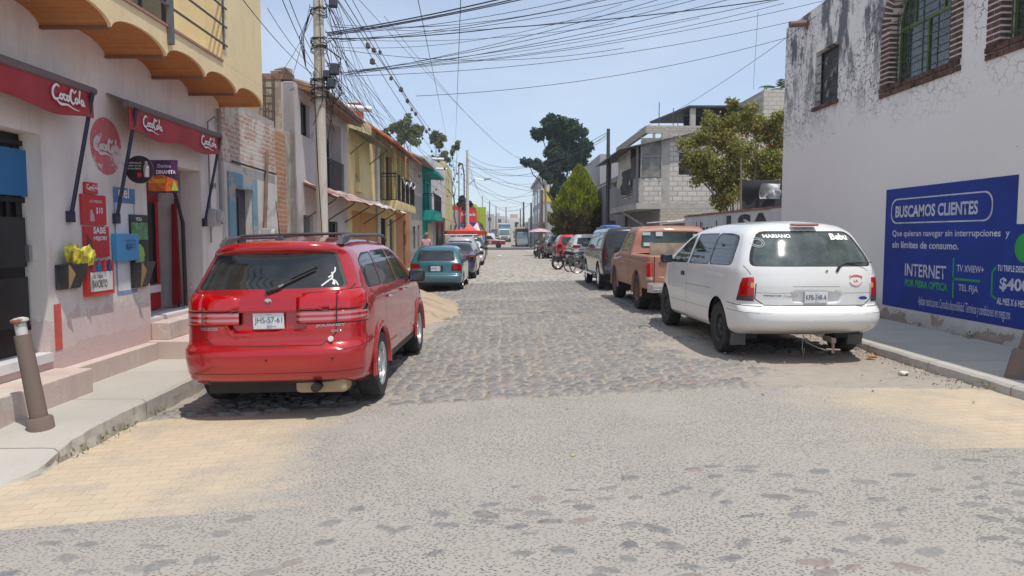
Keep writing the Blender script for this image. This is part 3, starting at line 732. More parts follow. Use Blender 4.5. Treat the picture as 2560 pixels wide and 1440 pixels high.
# ---------------------------------------------------------------- things hung on the shop wall
def poster(name, label, cat, pa, pb, mat, X=SX + .03, th=.02, group=None, tilt=0):
    y0, y1, z0, z1 = wq(pa, pb, X); r_ = empty(name, (X, (y0 + y1) / 2, z0), label, cat, group)
    m = MB(); m.box(SX + .006, X, y0, y1, z0, z1); m.build('board', mat, r_, bevel=.006); return r_, y0, y1, z0, z1
PP = lambda X: PX(X, 1)
G1 = 'drink adverts hung on the shop wall'
r_, y0, y1, z0, z1 = poster('advert_board', 'red printed drink poster, upper of the two large red ones between the shop doors', 'poster', (205, 487), (266, 562), REDP, group=G1)
text_mesh('LO MEJOR', PP(SX + .032)(y0 + .14, z1 - .10, 0), (0, .26, 0), (0, 0, .04), WHT, 'lettering', r_)
text_mesh('$10', PP(SX + .032)(y0 + .27, z0 + .12, 0), (0, .14, 0), (0, 0, .08), WHT, 'lettering', r_, bold=.02)
m = MB(); m.lathe([(.0, 0), (.03, .01), (.03, .07), (.012, .12), (.012, .14)], (SX + .035, y0 + .17, z0 + .03), 10); m.build('printed_bottle', M('pale_print', (.5, .35, .38), .5), r_)
r_, y0, y1, z0, z1 = poster('advert_board', 'red poster reading SABE MEJOR, lower of the two large red ones between the shop doors', 'poster', (212, 566), (274, 643), REDP, group=G1)
text_mesh('SABE', PP(SX + .032)(y0 + .17, z0 + .27, 0), (0, .26, 0), (0, 0, .075), WHT, 'lettering', r_, bold=.03)
text_mesh('MEJOR?', PP(SX + .032)(y0 + .17, z0 + .18, 0), (0, .28, 0), (0, 0, .06), WHT, 'lettering', r_, bold=.03)
m = MB(); m.hull([PP(SX + .034)(a_, z_, 0) for a_, z_ in ((y0 + .03, z0 + .02), (y0 + .2, z0 + .02), (y0 + .12, z0 + .2), (y0 + .05, z0 + .26))], [PP(SX + .031)(a_, z_, 0) for a_, z_ in ((y0 + .03, z0 + .02), (y0 + .2, z0 + .02), (y0 + .12, z0 + .2), (y0 + .05, z0 + .26))]); m.build('printed_cup', M('cup_print', (.16, .04, .03), .5), r_)
r_, y0, y1, z0, z1 = poster('advert_board', 'red framed poster with white panel reading FAVORITO, lowest on the shop wall', 'poster', (219, 652), (286, 738), M('bright_red_frame', (.68, .05, .03), .4), SX + .06, group=G1)
Q = PP(SX + .062)
m = MB(); pbox(m, Q, y0 + .05, y1 - .05, z0 + .05, z0 + .27, 0, .004); m.build('white_panel', M('cream_print', (.72, .70, .66), .6), r_)
m = MB(); cols_ = [(.35, .05, .05), (.05, .2, .4), (.6, .05, .05), (.05, .06, .2)]
for i, cc in enumerate(cols_):
    mm = MB(); a_ = y0 + .05 + i * (y1 - y0 - .1) / 4; pbox(mm, Q, a_, a_ + (y1 - y0 - .1) / 4 - .004, z0 + .272, z1 - .04, 0, .004)
    mm.lathe([(.0, 0), (.022, .01), (.022, .07), (.009, .11), (.009, .13)], (SX + .068, a_ + .055, z0 + .28), 8)
    mm.build('printed_bottle', M('bottle_print_%s' % 'abcd'[i], cc, .4), r_)
text_mesh('ELIGE TU SABOR', Q(y0 + .08, z0 + .2, .006), (0, .22, 0), (0, 0, .035), BLK, 'lettering', r_)
text_mesh('FAVORITO', Q(y0 + .08, z0 + .09, .006), (0, .30, 0), (0, 0, .09), BLK, 'lettering', r_, bold=.01)
r_, y0, y1, z0, z1 = poster('advert_board', 'small red script logo plate above the red posters', 'sign', (213, 456), (245, 484), REDP, group=G1)
lm = MB(); script_logo(lm, PP(SX + .034), y0 + .02, y1 - .02, z0 + .03, z1 - .02, 0); lm.build('lettering', WHT, r_, recalc=False)
r_, y0, y1, z0, z1 = poster('advert_board', 'light blue plastic box sign hung below the painted water advert', 'sign', (293, 584), (348, 652), M('sky_blue_print', (.08, .33, .62), .35), SX + .07, group=G1)
text_mesh('$10', PP(SX + .072)(y0 + .22, z0 + .12, 0), (0, .12, 0), (0, 0, .08), M('navy_print', (.02, .05, .25), .5), 'lettering', r_)
for k in range(3): text_mesh('REFRESCA TU DIA', PP(SX + .072)(y0 + .2, z1 - .1 - k * .04, 0), (0, .24, 0), (0, 0, .022), M('navy_print', (0, 0, 0)), 'lettering', r_)
r_, y0, y1, z0, z1 = poster('advert_board', 'narrow green and black printed banner next to the second door', 'poster', (328, 537), (372, 712), M('black_banner', (.03, .035, .03), .5), SX + .025, group=G1)
Q = PP(SX + .027)
m = MB(); pbox(m, Q, y0 + .02, y1 - .02, z1 - .32, z1 - .10, 0, .003); m.build('green_print', M('green_print', (.12, .28, .10), .5, var=.6, scale=12), r_)
m = MB(); m.ico(Q(y0 + .2, z1 - .52, .01), .12, 2, .5, (.06, 1, 1.4)); m.build('lime_print', M('lime_print', (.35, .55, .12), .5), r_)
text_mesh('HOLA', Q(y0 + .13, z1 - .08, .005), (0, .15, 0), (0, 0, .05), WHT, 'lettering', r_, bold=.02)
# perpendicular signs on the awning arm
r_ = empty('round_sign', (-4.42, 8.93, 2.5), 'round black drink sign on the awning arm beside the second door', 'sign')
c = onY(349, 424, 8.93)
m = MB(); m.lathe([(.168, -.012), (.168, .012)], (c.x, 8.93, c.z), 36, 'y'); m.build('disc', M('sign_black', (.025, .018, .02), .4), r_)
for i, s_ in enumerate(('Disfruta el', 'sabor en su', 'forma clasica')): text_mesh(s_, (c.x - .135, 8.915, c.z + .07 - i * .034), (.16, 0, 0), (0, 0, .024), WHT, 'lettering', r_)
m = MB(); m.lathe([(0, 0), (.03, .01), (.034, .12), (.02, .16), (.015, .2)], (c.x + .09, 8.915, c.z - .1), 12); m.build('printed_bottle', M('grey_print', (.35, .33, .33), .5), r_)
m = MB(); m.box(c.x - .02, c.x + .03, 8.911, 8.917, c.z - .09, c.z - .04); m.build('red_mark', REDP, r_)
a = onY(368, 400, 9.5); b_ = onY(446, 482, 9.5)
r_ = empty('snack_sign', ((a.x + b_.x) / 2, 9.5, b_.z), 'purple and orange snack sign sticking out above the second shop door', 'sign')
m = MB(); m.box(a.x, b_.x, 9.49, 9.51, b_.z, a.z); m.build('board', M('purple_print', (.09, .03, .11), .45, var=.3, scale=6), r_)
zm = b_.z + (a.z - b_.z) * .48
m = MB(); m.hull([(a.x + .01, 9.488, b_.z + .02), (b_.x - .0, 9.488, b_.z + .02), (b_.x, 9.488, zm - .05), (a.x + .2, 9.488, zm + .03), (a.x + .01, 9.488, zm)], [(a.x + .01, 9.484, b_.z + .02), (b_.x, 9.484, b_.z + .02), (b_.x, 9.484, zm - .05), (a.x + .2, 9.484, zm + .03), (a.x + .01, 9.484, zm)]); m.build('orange_print', M('orange_print', (.65, .14, .02), .5, var=.4, scale=14), r_)
m = MB(); m.hull([(b_.x - .08, 9.483, b_.z + .03), (b_.x + .01, 9.483, b_.z + .03), (b_.x - .04, 9.483, b_.z + .16)], [(b_.x - .08, 9.480, b_.z + .03), (b_.x + .01, 9.480, b_.z + .03), (b_.x - .04, 9.480, b_.z + .16)]); m.build('lime_print', M('lime_bright', (.4, .6, .1), .5), r_)
text_mesh('Doritos', (a.x + .14, 9.482, a.z - .10), (.17, 0, 0), (0, 0, .045), M('lilac_white', (.6, .52, .62), .5), 'lettering', r_, bold=.02)
text_mesh('DINAMITA', (a.x + .12, 9.482, a.z - .18), (.25, 0, 0), (0, 0, .05), WHT, 'lettering', r_, bold=.03)
text_mesh('Cheetos', (a.x + .02, 9.480, b_.z + .12), (.22, 0, 0), (0, .0, .08), M('cheddar', (.8, .4, .05), .5), 'lettering', r_, bold=.04, shear=.2)
a = onX(0, 372, SX - .16); b_ = onX(75, 492, SX - .16)
r_ = empty('advert_board', (SX - .16, 6.9, 2.0), 'blue drink poster hung on the black gate of the first shop door', 'poster', group=G1)
m = MB(); m.box(SX - .17, SX - .155, 6.35, b_.y, b_.z, onX(40, 372, SX - .16).z); m.build('board', M('cyan_blue', (.01, .13, .33), .4), r_)
for i, s_ in enumerate(('El Arranque', 'de tu dia', 'sin azucar')): text_mesh(s_, (SX - .150, 6.5, 2.52 - i * .06), (0, .3, 0), (0, 0, .035), M('pale_blue_print', (.4, .6, .7), .5), 'lettering', r_)
m = MB(); m.lathe([(0, 0), (.05, .01), (.05, .22), (.04, .26)], (SX - .15, 6.78, 2.12), 14); m.build('printed_can', M('pale_blue_print', (0, 0, 0)), r_)
# snack packets in wire box and cardboard boxes
def snack(px0, py0, px1, py1, name, label, mats, seed, bag=True):
    X_ = SX + .1; y0, y1, z0, z1 = wq((px0, py0), (px1, py1), X_); random.seed(seed)
    r_ = empty(name, (X_, (y0 + y1) / 2, z0), label, 'display box')
    m = MB(); m.hull([(SX + .01, y0, z0), (SX + .01, y1, z0), (SX + .01, y1, z1), (SX + .01, y0, z1)], [(SX + .04, y0 + .03, z0), (SX + .04, y1 - .02, z0), (SX + .15, y1, z1), (SX + .15, y0, z1)])
    m.build('box', mats[0], r_)
    m = MB(); m.hull([(SX + .16, y0 - .01, z1), (SX + .155, y0 + .10, z1 - .1), (SX + .05, y0 + .16, z0)], [(SX + .17, y0 - .01, z1), (SX + .165, y0 + .10, z1 - .1), (SX + .06, y0 + .16, z0)]); m.build('cardboard_flap', M('cardboard', (.50, .34, .18), .85), r_)
    return r_, y0, y1, z0, z1
r_, y0, y1, z0, z1 = snack(160, 660, 216, 722, 'snack_box', 'black and cardboard snack box hung low by the first shop door', [M('black_card', (.03, .03, .035), .5, var=.5, scale=10)], 3)
r2 = empty('snack_packets', (SX + .1, (y0 + y1) / 2, z1), 'crumpled yellow snack packets on top of the black box', 'snack packets')
m = MB()
for i in range(5): m.ico((SX + .12 + random.uniform(-.04, .04), y0 + .12 + i * .075, z1 + .08 + random.uniform(-.04, .10)), .07, 2, .3, (.5, 1, 1.5))
m.build('packet', M('yellow_foil', (.55, .48, .06), .35, var=.8, scale=16), r2)
snack(345, 655, 382, 718, 'snack_box', 'black and cardboard box hung under the green banner by the second door', [M('black_card', (0, 0, 0))], 4)
# fridge and banner inside the second door
fr = empty('drinks_fridge', (-5.5, 11.1, .6), 'red drinks fridge with glass door standing inside the second shop door', 'fridge')
m = MB(); m.box(-5.95, -5.22, 10.40, 11.15, .6, 2.45); m.build('cabinet', REDP, fr, bevel=.02)
Q = PP(-5.22); m = MB(); pbox(m, Q, 10.44, 11.0, 1.0, 2.2, .004, .02); m.build('glass_door', M('fridge_glass', (.015, .018, .02), .08, bmp=0), fr)
m = MB(); pbox(m, Q, 10.44, 11.11, 2.22, 2.42, .004, .02); m.build('sign_panel', M('dark_red_print', (.25, .02, .02), .4), fr)
m = MB(); pbox(m, Q, 10.46, 11.09, .86, .97, .004, .03); m.build('vent_grille', WHT, fr)
bn = empty('red_banner', (-5.1, 11.3, .62), 'tall red folded banner leaning inside the second shop door', 'banner')
m = MB(); m.hull([(-5.12, 11.28, .64), (-4.99, 11.28, .64), (-4.99, 11.34, .64), (-5.12, 11.34, .64)], [(-5.09, 11.30, 2.2), (-5.02, 11.30, 2.2), (-5.02, 11.34, 2.2), (-5.09, 11.34, 2.2)]); m.build('cloth', M('banner_red', (.3, .02, .025), .6), bn)
m = MB(); m.tube([(-5.055, 11.36, .6), (-5.055, 11.36, 2.3)], .012, 6); m.build('pole', IRON, bn)
# bollards
def bollard(x, y, z, lean, label, capd=True, s=1.0, hh=.93):
    r_ = empty('bollard', (x, y, z), label, 'bollard', 'bollards by the corners', rx=lean[0], ry=lean[1])
    rust = plaster('rusty_concrete', (.20, .15, .125), under=(.30, .25, .21), patch=.66, st=.7, stain=(.16, .12, .10))
    m = MB(); m.lathe([(.106 * s, -.03), (.103 * s, .20 * s), (.09 * s, .215 * s)], n=24); smooth_by_angle(m.build('base', rust, r_, world=False))
    m = MB(); m.lathe([(.070 * s, .19 * s), (.067 * s, .5 * s), (.063 * s, hh * s)], n=24); smooth_by_angle(m.build('post', rust, r_, world=False))
    if capd:
        m = MB(); m.lathe([(.045, hh * s), (.045, hh * s + .10)], n=18); m.lathe([(.035, hh * s + .10), (.07, hh * s + .115), (.068, hh * s + .135), (.03, hh * s + .15)], n=18)
        smooth_by_angle(m.build('cap', plaster('white_and_rust', (.62, .6, .57), under=(.28, .12, .08), patch=.5), r_, world=False))
    return r_
p = onZ(98, 1100, -.01); bollard(p.x, p.y + .06, -.04, (0, R(-8.5)), 'leaning brown bollard with rusty mushroom cap on the left pavement edge')
p = onZ(2565, 950, .2); bollard(p.x + .02, p.y + .1, .19, (R(0), R(14)), 'tilted concrete bollard on the right pavement at the edge of the photo', False, 1.45, .5)
# ================================================================ white building with arched brick windows, right
WX = 7.0
PRW = PX(WX, -1)
m_, t_, b_2 = nodes_of('right_white_render'); v_ = coords(t_); b_2.inputs['Roughness'].default_value = .9; b_2.inputs['Specular IOR Level'].default_value = .2
xz_ = t_.nodes.new('ShaderNodeSeparateXYZ'); t_.links.new(v_, xz_.inputs[0])
c_ = mixc(t_, nnoise(t_, v_, .8, 7, .6), (.80, .755, .71), (.87, .825, .78))
# black mould streaks high up and cracks
hi_ = math_(t_, 'MULTIPLY', ramp(t_, xz_.outputs[2], 3.9, 5.2) if False else ramp(t_, math_(t_, 'MULTIPLY', math_(t_, 'SUBTRACT', xz_.outputs[2], 3.6), .4), .1, .75), ramp(t_, math_(t_, 'MULTIPLY', xz_.outputs[1], .05), .52, .68))
mp_ = t_.nodes.new('ShaderNodeMapping'); mp_.inputs['Scale'].default_value = (1.5, 1.6, .7); t_.links.new(v_, mp_.inputs[0])
mould = math_(t_, 'MULTIPLY', ramp(t_, nnoise(t_, mp_.outputs[0], 1.5, 8, .68), .475, .57), hi_)
c_ = mixc(t_, math_(t_, 'MULTIPLY', mould, .9), c_, (.10, .10, .12))
vc = t_.nodes.new('ShaderNodeTexVoronoi'); vc.feature = 'DISTANCE_TO_EDGE'; vc.inputs['Scale'].default_value = 5.5
nd = t_.nodes.new('ShaderNodeTexNoise'); nd.inputs['Scale'].default_value = 6; t_.links.new(v_, nd.inputs['Vector'])
va = t_.nodes.new('ShaderNodeVectorMath'); va.operation = 'MULTIPLY_ADD'; t_.links.new(nd.outputs['Color'], va.inputs[0]); va.inputs[1].default_value = (.25,) * 3; t_.links.new(v_, va.inputs[2]); t_.links.new(va.outputs[0], vc.inputs['Vector'])
crk = math_(t_, 'MULTIPLY', ramp(t_, vc.outputs[0], .02, .05, (1, 1, 1, 1), (0, 0, 0, 1)), math_(t_, 'MULTIPLY', ramp(t_, nnoise(t_, v_, .8, 5), .42, .52), ramp(t_, math_(t_, 'MULTIPLY', math_(t_, 'SUBTRACT', xz_.outputs[2], 3.0), .4), .2, .6)))
c_ = mixc(t_, math_(t_, 'MULTIPLY', crk, .8), c_, (.10, .09, .10))
spots = ramp(t_, nnoise(t_, v_, 5, 5, .6), .71, .73)
c_ = mixc(t_, math_(t_, 'MULTIPLY', spots, .6), c_, (.3, .27, .26))
lowd = math_(t_, 'MULTIPLY', ramp(t_, math_(t_, 'ADD', xz_.outputs[2], math_(t_, 'MULTIPLY', nnoise(t_, v_, 3, 7, .7), .5)), .55, .95, (1, 1, 1, 1), (0, 0, 0, 1)), .75)
c_ = mixc(t_, lowd, c_, (.36, .34, .32))
expo = math_(t_, 'MULTIPLY', ramp(t_, math_(t_, 'ADD', xz_.outputs[2], math_(t_, 'MULTIPLY', nnoise(t_, v_, 1.2, 6, .7), 1.2)), .98, 1.02, (1, 1, 1, 1), (0, 0, 0, 1)), ramp(t_, nnoise(t_, v_, 1.3, 3), .50, .53))
brk = t_.nodes.new('ShaderNodeTexBrick'); cb_ = t_.nodes.new('ShaderNodeCombineXYZ'); t_.links.new(xz_.outputs[1], cb_.inputs[0]); t_.links.new(xz_.outputs[2], cb_.inputs[1]); t_.links.new(cb_.outputs[0], brk.inputs['Vector'])
brk.inputs['Scale'].default_value = 1; brk.inputs['Brick Width'].default_value = .26; brk.inputs['Row Height'].default_value = .08; brk.inputs['Mortar Size'].default_value = .012
brk.inputs['Color1'].default_value = (.33, .23, .19, 1); brk.inputs['Color2'].default_value = (.40, .30, .25, 1); brk.inputs['Mortar'].default_value = (.3, .27, .25, 1)
c_ = mixc(t_, expo, c_, brk.outputs[0]); t_.links.new(c_, b_2.inputs['Base Color'])
bump(t_, b_2, math_(t_, 'SUBTRACT', nnoise(t_, v_, 25, 5), math_(t_, 'ADD', crk, expo)), .4, .012)
RW = m_
MC["right_white"] = RW
rb = empty('white_building', (WX, 9, .2), 'tall white building with mould stains, brick arched windows and a blue painted advert', 'building')
def arcwin_pts(yc, w_, z0, zs, ex=0, n=20):
    """outline: straight sides to zs then a semicircle (as the window seen from the street)"""
    r = w_ / 2 + ex; pts = [(yc - r, z0 - ex * .8), (yc - r, zs)]
    pts += [(yc - r * math.cos(math.pi * i / n), zs + r * math.sin(math.pi * i / n)) for i in range(1, n)]
    return pts + [(yc + r, zs), (yc + r, z0 - ex * .8)]
pA, pB = onX(2222, 190, WX), onX(2376, 150, WX)
w1 = ((pA.y + pB.y) / 2, pA.y - pB.y, onX(2240, 208, WX).z)   # centre, width, sill z
print('win1', w1)
W1 = dict(yc=w1[0], w=abs(w1[1]), z0=w1[2]); W1['zs'] = W1['z0'] + .95
W2 = dict(yc=W1['yc'] - W1['w'] - 1.12, w=W1['w'], z0=W1['z0'], zs=W1['zs'])
sw0, sw1 = onX(2038, 190, WX).y, onX(2096, 170, WX).y; swz0, swz1 = onX(2066, 258, WX).z, onX(2066, 118, WX).z
SWN = (sw1, sw0, swz0, swz1)
TOP = 6.75
YE = onX(1957, 400, WX).y
# wall with openings: the arched ones as outlines in a bmesh fill
def wall_arch(name, mat, parent, P, a0, a1, z0, z1, rects, arches, t=.3):
    from mathutils.geometry import tessellate_polygon
    outer = [(a0, z0), (a1, z0), (a1, z1), (a0, z1)]
    holes = [[(r[0], r[2]), (r[0], r[3]), (r[1], r[3]), (r[1], r[2])] for r in rects] + [arcwin_pts(d['yc'], d['w'], d['z0'], d['zs']) for d in arches]
    loops = [outer] + holes; tess = tessellate_polygon([[Vector((p[0], p[1], 0)) for p in l] for l in loops])
    flat = [p for l in loops for p in l]; m = MB()
    for n in (0, -t): m.add([P(p[0], p[1], n) for p in flat], [tuple(f) for f in tess])
    for l in loops:
        for i in range(len(l)):
            p, q = l[i], l[(i + 1) % len(l)]; m.quad(P(p[0], p[1], 0), P(q[0], q[1], 0), P(q[0], q[1], -t), P(p[0], p[1], -t))
    return m.build(name, mat, parent, recalc=False)
wall_arch('wall', RW, rb, PRW, 2.0, YE, -.1, TOP, [SWN], [W1, W2])
shell(rb, PRW, 2.0, YE, -.1, TOP, 9, RW, .3)
bkd = M('arch_brick', (.115, .06, .045), .95, var=.75, scale=7, bmp=.5); mort = M('brick_mortar', (.62, .55, .52), .95, var=.2, scale=9)
def arch_surround(d):
    pin, pout = arcwin_pts(d['yc'], d['w'], d['z0'], d['zs'], -.01), arcwin_pts(d['yc'], d['w'], d['z0'], d['zs'], .27)
    mb_ = MB(); n = len(pin)
    for i in range(n - 1):
        a, b, c, e = pin[i], pin[i + 1], pout[i + 1], pout[i]
        mb_.hull([PRW(q[0], q[1], .012) for q in (a, b, c, e)], [PRW(q[0], q[1], -.15) for q in (a, b, c, e)])
    o = mb_.build('arch_mortar', mort, rb)
    # bricks as wedges laid round the opening
    mb_ = MB(); L_ = []
    def seg(p, q, k):
        for i in range(k):
            f0, f1 = (i + .10) / k, (i + .86) / k
            yield (p[0] + (q[0] - p[0]) * f0, p[1] + (q[1] - p[1]) * f0), (p[0] + (q[0] - p[0]) * f1, p[1] + (q[1] - p[1]) * f1)
    r0, r1 = d['w'] / 2 - .012, d['w'] / 2 + .27; rows = []
    ks = int((d['zs'] - d['z0']) / .085)
    for s in (-1, 1):
        for i in range(ks):
            z = d['z0'] + (d['zs'] - d['z0']) * i / ks; h_ = (d['zs'] - d['z0']) / ks * .66
            cuts = [(r0, r1)] if i % 2 == 0 else [(r0, (r0 + r1) / 2 - .008), ((r0 + r1) / 2 + .008, r1)]
            for c0, c1 in cuts:
                j = random.uniform(0, .008)
                pbox(mb_, PRW, d['yc'] + s * c0, d['yc'] + s * c1, z, z + h_, -.155, .018 + j)
    ka = int(math.pi * (r0 + r1) / 2 / .088)
    for i in range(ka):
        t0, t1 = math.pi * (i + .14) / ka, math.pi * (i + .80) / ka
        cuts = [(r0, r1)] if i % 2 == 0 else [(r0, (r0 + r1) / 2 - .008), ((r0 + r1) / 2 + .008, r1)]
        for c0, c1 in cuts:
            q = [(d['yc'] - c0 * math.cos(t0), d['zs'] + c0 * math.sin(t0)), (d['yc'] - c1 * math.cos(t0), d['zs'] + c1 * math.sin(t0)), (d['yc'] - c1 * math.cos(t1), d['zs'] + c1 * math.sin(t1)), (d['yc'] - c0 * math.cos(t1), d['zs'] + c0 * math.sin(t1))]
            j = random.uniform(0, .008)
            mb_.hull([PRW(a, z, .018 + j) for a, z in q], [PRW(a, z, -.155) for a, z in q])
    a, b = d['yc'] - r1, d['yc'] + r1; k = int((b - a) / .24)
    for row in range(2):
        for i in range(k + row):
            x0 = a + (b - a) * (i - row * .5 + .04) / k; x1 = x0 + (b - a) / k * .93
            x0, x1 = max(x0, a), min(x1, b); zt = d['z0'] - .012 - row * .095
            if x1 - x0 > .03: pbox(mb_, PRW, x0, x1, zt - .075, zt, -.14, .04 + random.uniform(0, .01) - row * .012)
    mb_.build('brick_surround', bkd, rb)
    # window: green frame, panes, curtain, grille
    P_ = PRW; gf = M('green_frame', (.09, .15, .03), .5); dep = -.17
    pts = arcwin_pts(d['yc'], d['w'], d['z0'], d['zs'], -.03); pti = arcwin_pts(d['yc'], d['w'], d['z0'] + .02, d['zs'], -.07)
    f = MB()
    for i in range(len(pts) - 1):
        f.hull([P_(q[0], q[1], dep) for q in (pts[i], pts[i + 1], pti[i + 1], pti[i])], [P_(q[0], q[1], dep - .04) for q in (pts[i], pts[i + 1], pti[i + 1], pti[i])])
    r = d['w'] / 2 - .07
    pbox(f, P_, d['yc'] - r, d['yc'] + r, d['zs'] - .02, d['zs'] + .03, dep - .04, dep + .01)
    pbox(f, P_, d['yc'] - .02, d['yc'] + .02, d['z0'] + .03, d['zs'] - .02, dep - .04, dep + .01)
    for q in (-.5, .5): pbox(f, P_, d['yc'] + q * r - .012, d['yc'] + q * r + .012, d['zs'] + .03, d['zs'] + r * .85, dep - .035, dep + .005)
    pbox(f, P_, d['yc'] - r, d['yc'] + r, d['z0'] - .012, d['z0'] + .03, dep - .04, dep + .008)
    o = f.build('window', gf, rb)
    g = MB(); g.add([P_(q[0], q[1], dep - .02) for q in pti], [tuple(range(len(pti)))]); g.build('pane', glassmat('house_glass', (.5, .55, .55), .03), o, recalc=False)
    c = MB()
    for i in range(22):
        x0 = d['yc'] + .02 + (r - .02) * i / 22; 
        c.quad(P_(x0, d['z0'], dep - .12 - .02 * (i % 2)), P_(x0 + r / 22, d['z0'], dep - .12 - .02 * ((i + 1) % 2)), P_(x0 + r / 22, d['zs'] + r * .9, dep - .12 - .02 * ((i + 1) % 2)), P_(x0, d['zs'] + r * .9, dep - .12 - .02 * (i % 2)))
    c.build('curtain', M('pale_curtain', (.42, .55, .6), .9), rb)
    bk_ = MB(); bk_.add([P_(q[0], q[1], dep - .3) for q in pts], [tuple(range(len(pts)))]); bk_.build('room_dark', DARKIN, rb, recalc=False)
    b = MB(); k = 7
    for i in range(k):
        z = d['z0'] + .1 + i * (d['zs'] + r - d['z0']) / k
        hw = r + .05 if z < d['zs'] else math.sqrt(max(.01, (r + .05) ** 2 - (z - d['zs']) ** 2))
        b.tube([P_(d['yc'] - hw, z, -.06), P_(d['yc'] + hw, z, -.06)], .010, 5)
    for q in (-.93, -.04, .5, .93): b.tube([P_(d['yc'] + q * r, d['z0'], -.065), P_(d['yc'] + q * r, d['zs'] + r * math.sqrt(max(0, 1 - q * q)), -.065)], .011, 5)
    b.build('window_bars', M('green_iron', (.045, .07, .03), .6), rb)
arch_surround(W1); arch_surround(W2)
window(rb, PRW, SWN, IRON, M('dull_pane', (.07, .065, .06), .6), .14, 0, 1, 1)
b = MB()
for i in range(6):
    z = swz0 + (swz1 - swz0) * (i + .6) / 6; b.tube([PRW(sw1 + .01, z, -.03), PRW(sw0 - .01, z, -.03)], .009, 5)
b.build('window_bars', IRON, rb)
b = MB()
for i, (u, v) in enumerate(((.3, .7), (.55, .42), (.3, .3), (.7, .5), (.4, .1))):
    y = sw0 + (sw1 - sw0) * u; z = swz0 + (swz1 - swz0) * v
    b.hull([PRW(y, z, -.1), PRW(y + .1, z + .1, -.1), PRW(y - .05, z + .22, -.1)], [PRW(y, z, -.105), PRW(y + .1, z + .1, -.105), PRW(y - .05, z + .22, -.105)])
b.build('lattice', M('lattice_grey', (.25, .24, .24), .9), rb)
b = MB()
for i in range(5): pbox(b, PRW, sw1 - .05 + i * (sw0 - sw1 + .1) / 5, sw1 - .065 + (i + 1) * (sw0 - sw1 + .1) / 5, swz0 - .08, swz0 - .004, -.1, .06)
b.build('sill', bkd, rb)
sp_ = onX(2020, 58, WX)
b = MB(); b.tube([(WX + .05, sp_.y, sp_.z), (WX - .42, sp_.y, sp_.z - .03)], .07, 10); b.build('rain_spout', M('clay_spout', (.22, .13, .11), .9), rb)
# blue painted advert
A_, B_, C_2, D_ = onX(2217, 474, WX), onX(2548, 437, WX), onX(2560, 822, WX), onX(2215, 765, WX)
zt, zb = (A_.z + B_.z) / 2, (C_2.z + D_.z) / 2; ya, yb = A_.y, B_.y
print('mural', ya, yb, zt, zb, A_, B_, C_2, D_)
NB = M('mural_blue', (.003, .03, .26), .65, var=.25, scale=1.5)
MW = M('mural_white', (.55, .56, .62), .8, var=.2, scale=6); MG = M('mural_green', (.03, .35, .06), .7)
mu = MB(); zn = onX(2552, 560, WX).z
pbox(mu, PRW, ya, yb, zb, zt, .003, .005); pbox(mu, PRW, yb - .001, yb - 2.6, zb, zn, .003, .005)
mural = mu.build('painted_advert', NB, rb)
def MT(s, px0, py0, px1, py1, mat=MW, bold=.0, **k):
    """text in the pixel box, measured at the box centre on the wall"""
    a, b = onX(px0, (py0 + py1) / 2, WX), onX(px1, (py0 + py1) / 2, WX)
    c, d = onX((px0 + px1) / 2, py0, WX), onX((px0 + px1) / 2, py1, WX)
    return text_mesh(s, (WX - .007, a.y, d.z), (0, b.y - a.y, 0), (0, 0, c.z - d.z), mat, 'lettering', mural, bold=bold, depth=0, **k)
MT('BUSCAMOS CLIENTES', 2240, 508, 2446, 540, bold=.03)
MT('Que quieran navegar sin interrupciones  y', 2232, 574, 2526, 596, bold=.015)
MT('sin límites de consumo.', 2232, 604, 2398, 622, bold=.02)
MT('INTERNET', 2263, 662, 2366, 694, bold=.015)
MT('POR FIBRA OPTICA', 2263, 703, 2370, 722, MG, bold=.03)
MT('TV XVIEW+', 2393, 664, 2461, 681, bold=.01); MT('TEL FIJA', 2397, 713, 2446, 734, bold=.015)
MT('TU TRIPLE DESDE', 2495, 664, 2570, 680, bold=.03); MT('$400', 2500, 696, 2575, 732, bold=.03); MT('AL MES X 6 MESES', 2493, 748, 2575, 766, bold=.03)
MT('Aplican restricciones. Consulta disponibilidad. Términos y condiciones en mega.mx', 2296, 756, 2528, 788)
def ring(px0, py0, px1, py1, mat, wd=.022):
    a, b = onX(px0, (py0 + py1) / 2, WX).y, onX(px1, (py0 + py1) / 2, WX).y; c, d = onX((px0 + px1) / 2, py0, WX).z, onX((px0 + px1) / 2, py1, WX).z
    r = abs(c - d) / 2 * .8; a, b = max(a, b), min(a, b); pts = []
    for (cx, cz, t0) in ((b + r, c - r, 90), (b + r, d + r, 180), (a - r, d + r, 270), (a - r, c - r, 0)):
        for i in range(7): th = R(t0 + 15 * i); pts.append((cx + r * math.cos(th), cz + r * math.sin(th)))
    m = MB(); n = len(pts); cx, cz = (a + b) / 2, (c + d) / 2
    def off(p, k): return (p[0] + (-k if p[0] > cx else k), p[1] + (-k if p[1] > cz else k))
    for i in range(n):
        p, q = pts[i], pts[(i + 1) % n]; p2, q2 = off(p, wd), off(q, wd)
        m.quad(*[PRW(s[0], s[1], .007) for s in (p, q, q2, p2)])
    m.build('painted_ring', mat, mural, recalc=False)
ring(2229, 487, 2483, 556, MW)
m = MB()
def bar(px0, py0, px1, py1, w=.016):
    a, b = onX(px0, py0, WX), onX(px1, py1, WX); d = Vector((0, a.z - b.z, b.y - a.y)).normalized() * w
    m.quad(*[(WX - .007, q.y, q.z) for q in (a - d, b - d, b + d, a + d)])
bar(2385, 645, 2383, 745); bar(2382, 697, 2452, 703); bar(2482, 680, 2480, 738); bar(2482, 680, 2492, 668); bar(2480, 738, 2492, 748)
m.build('painted_lines', MG, mural, recalc=False)
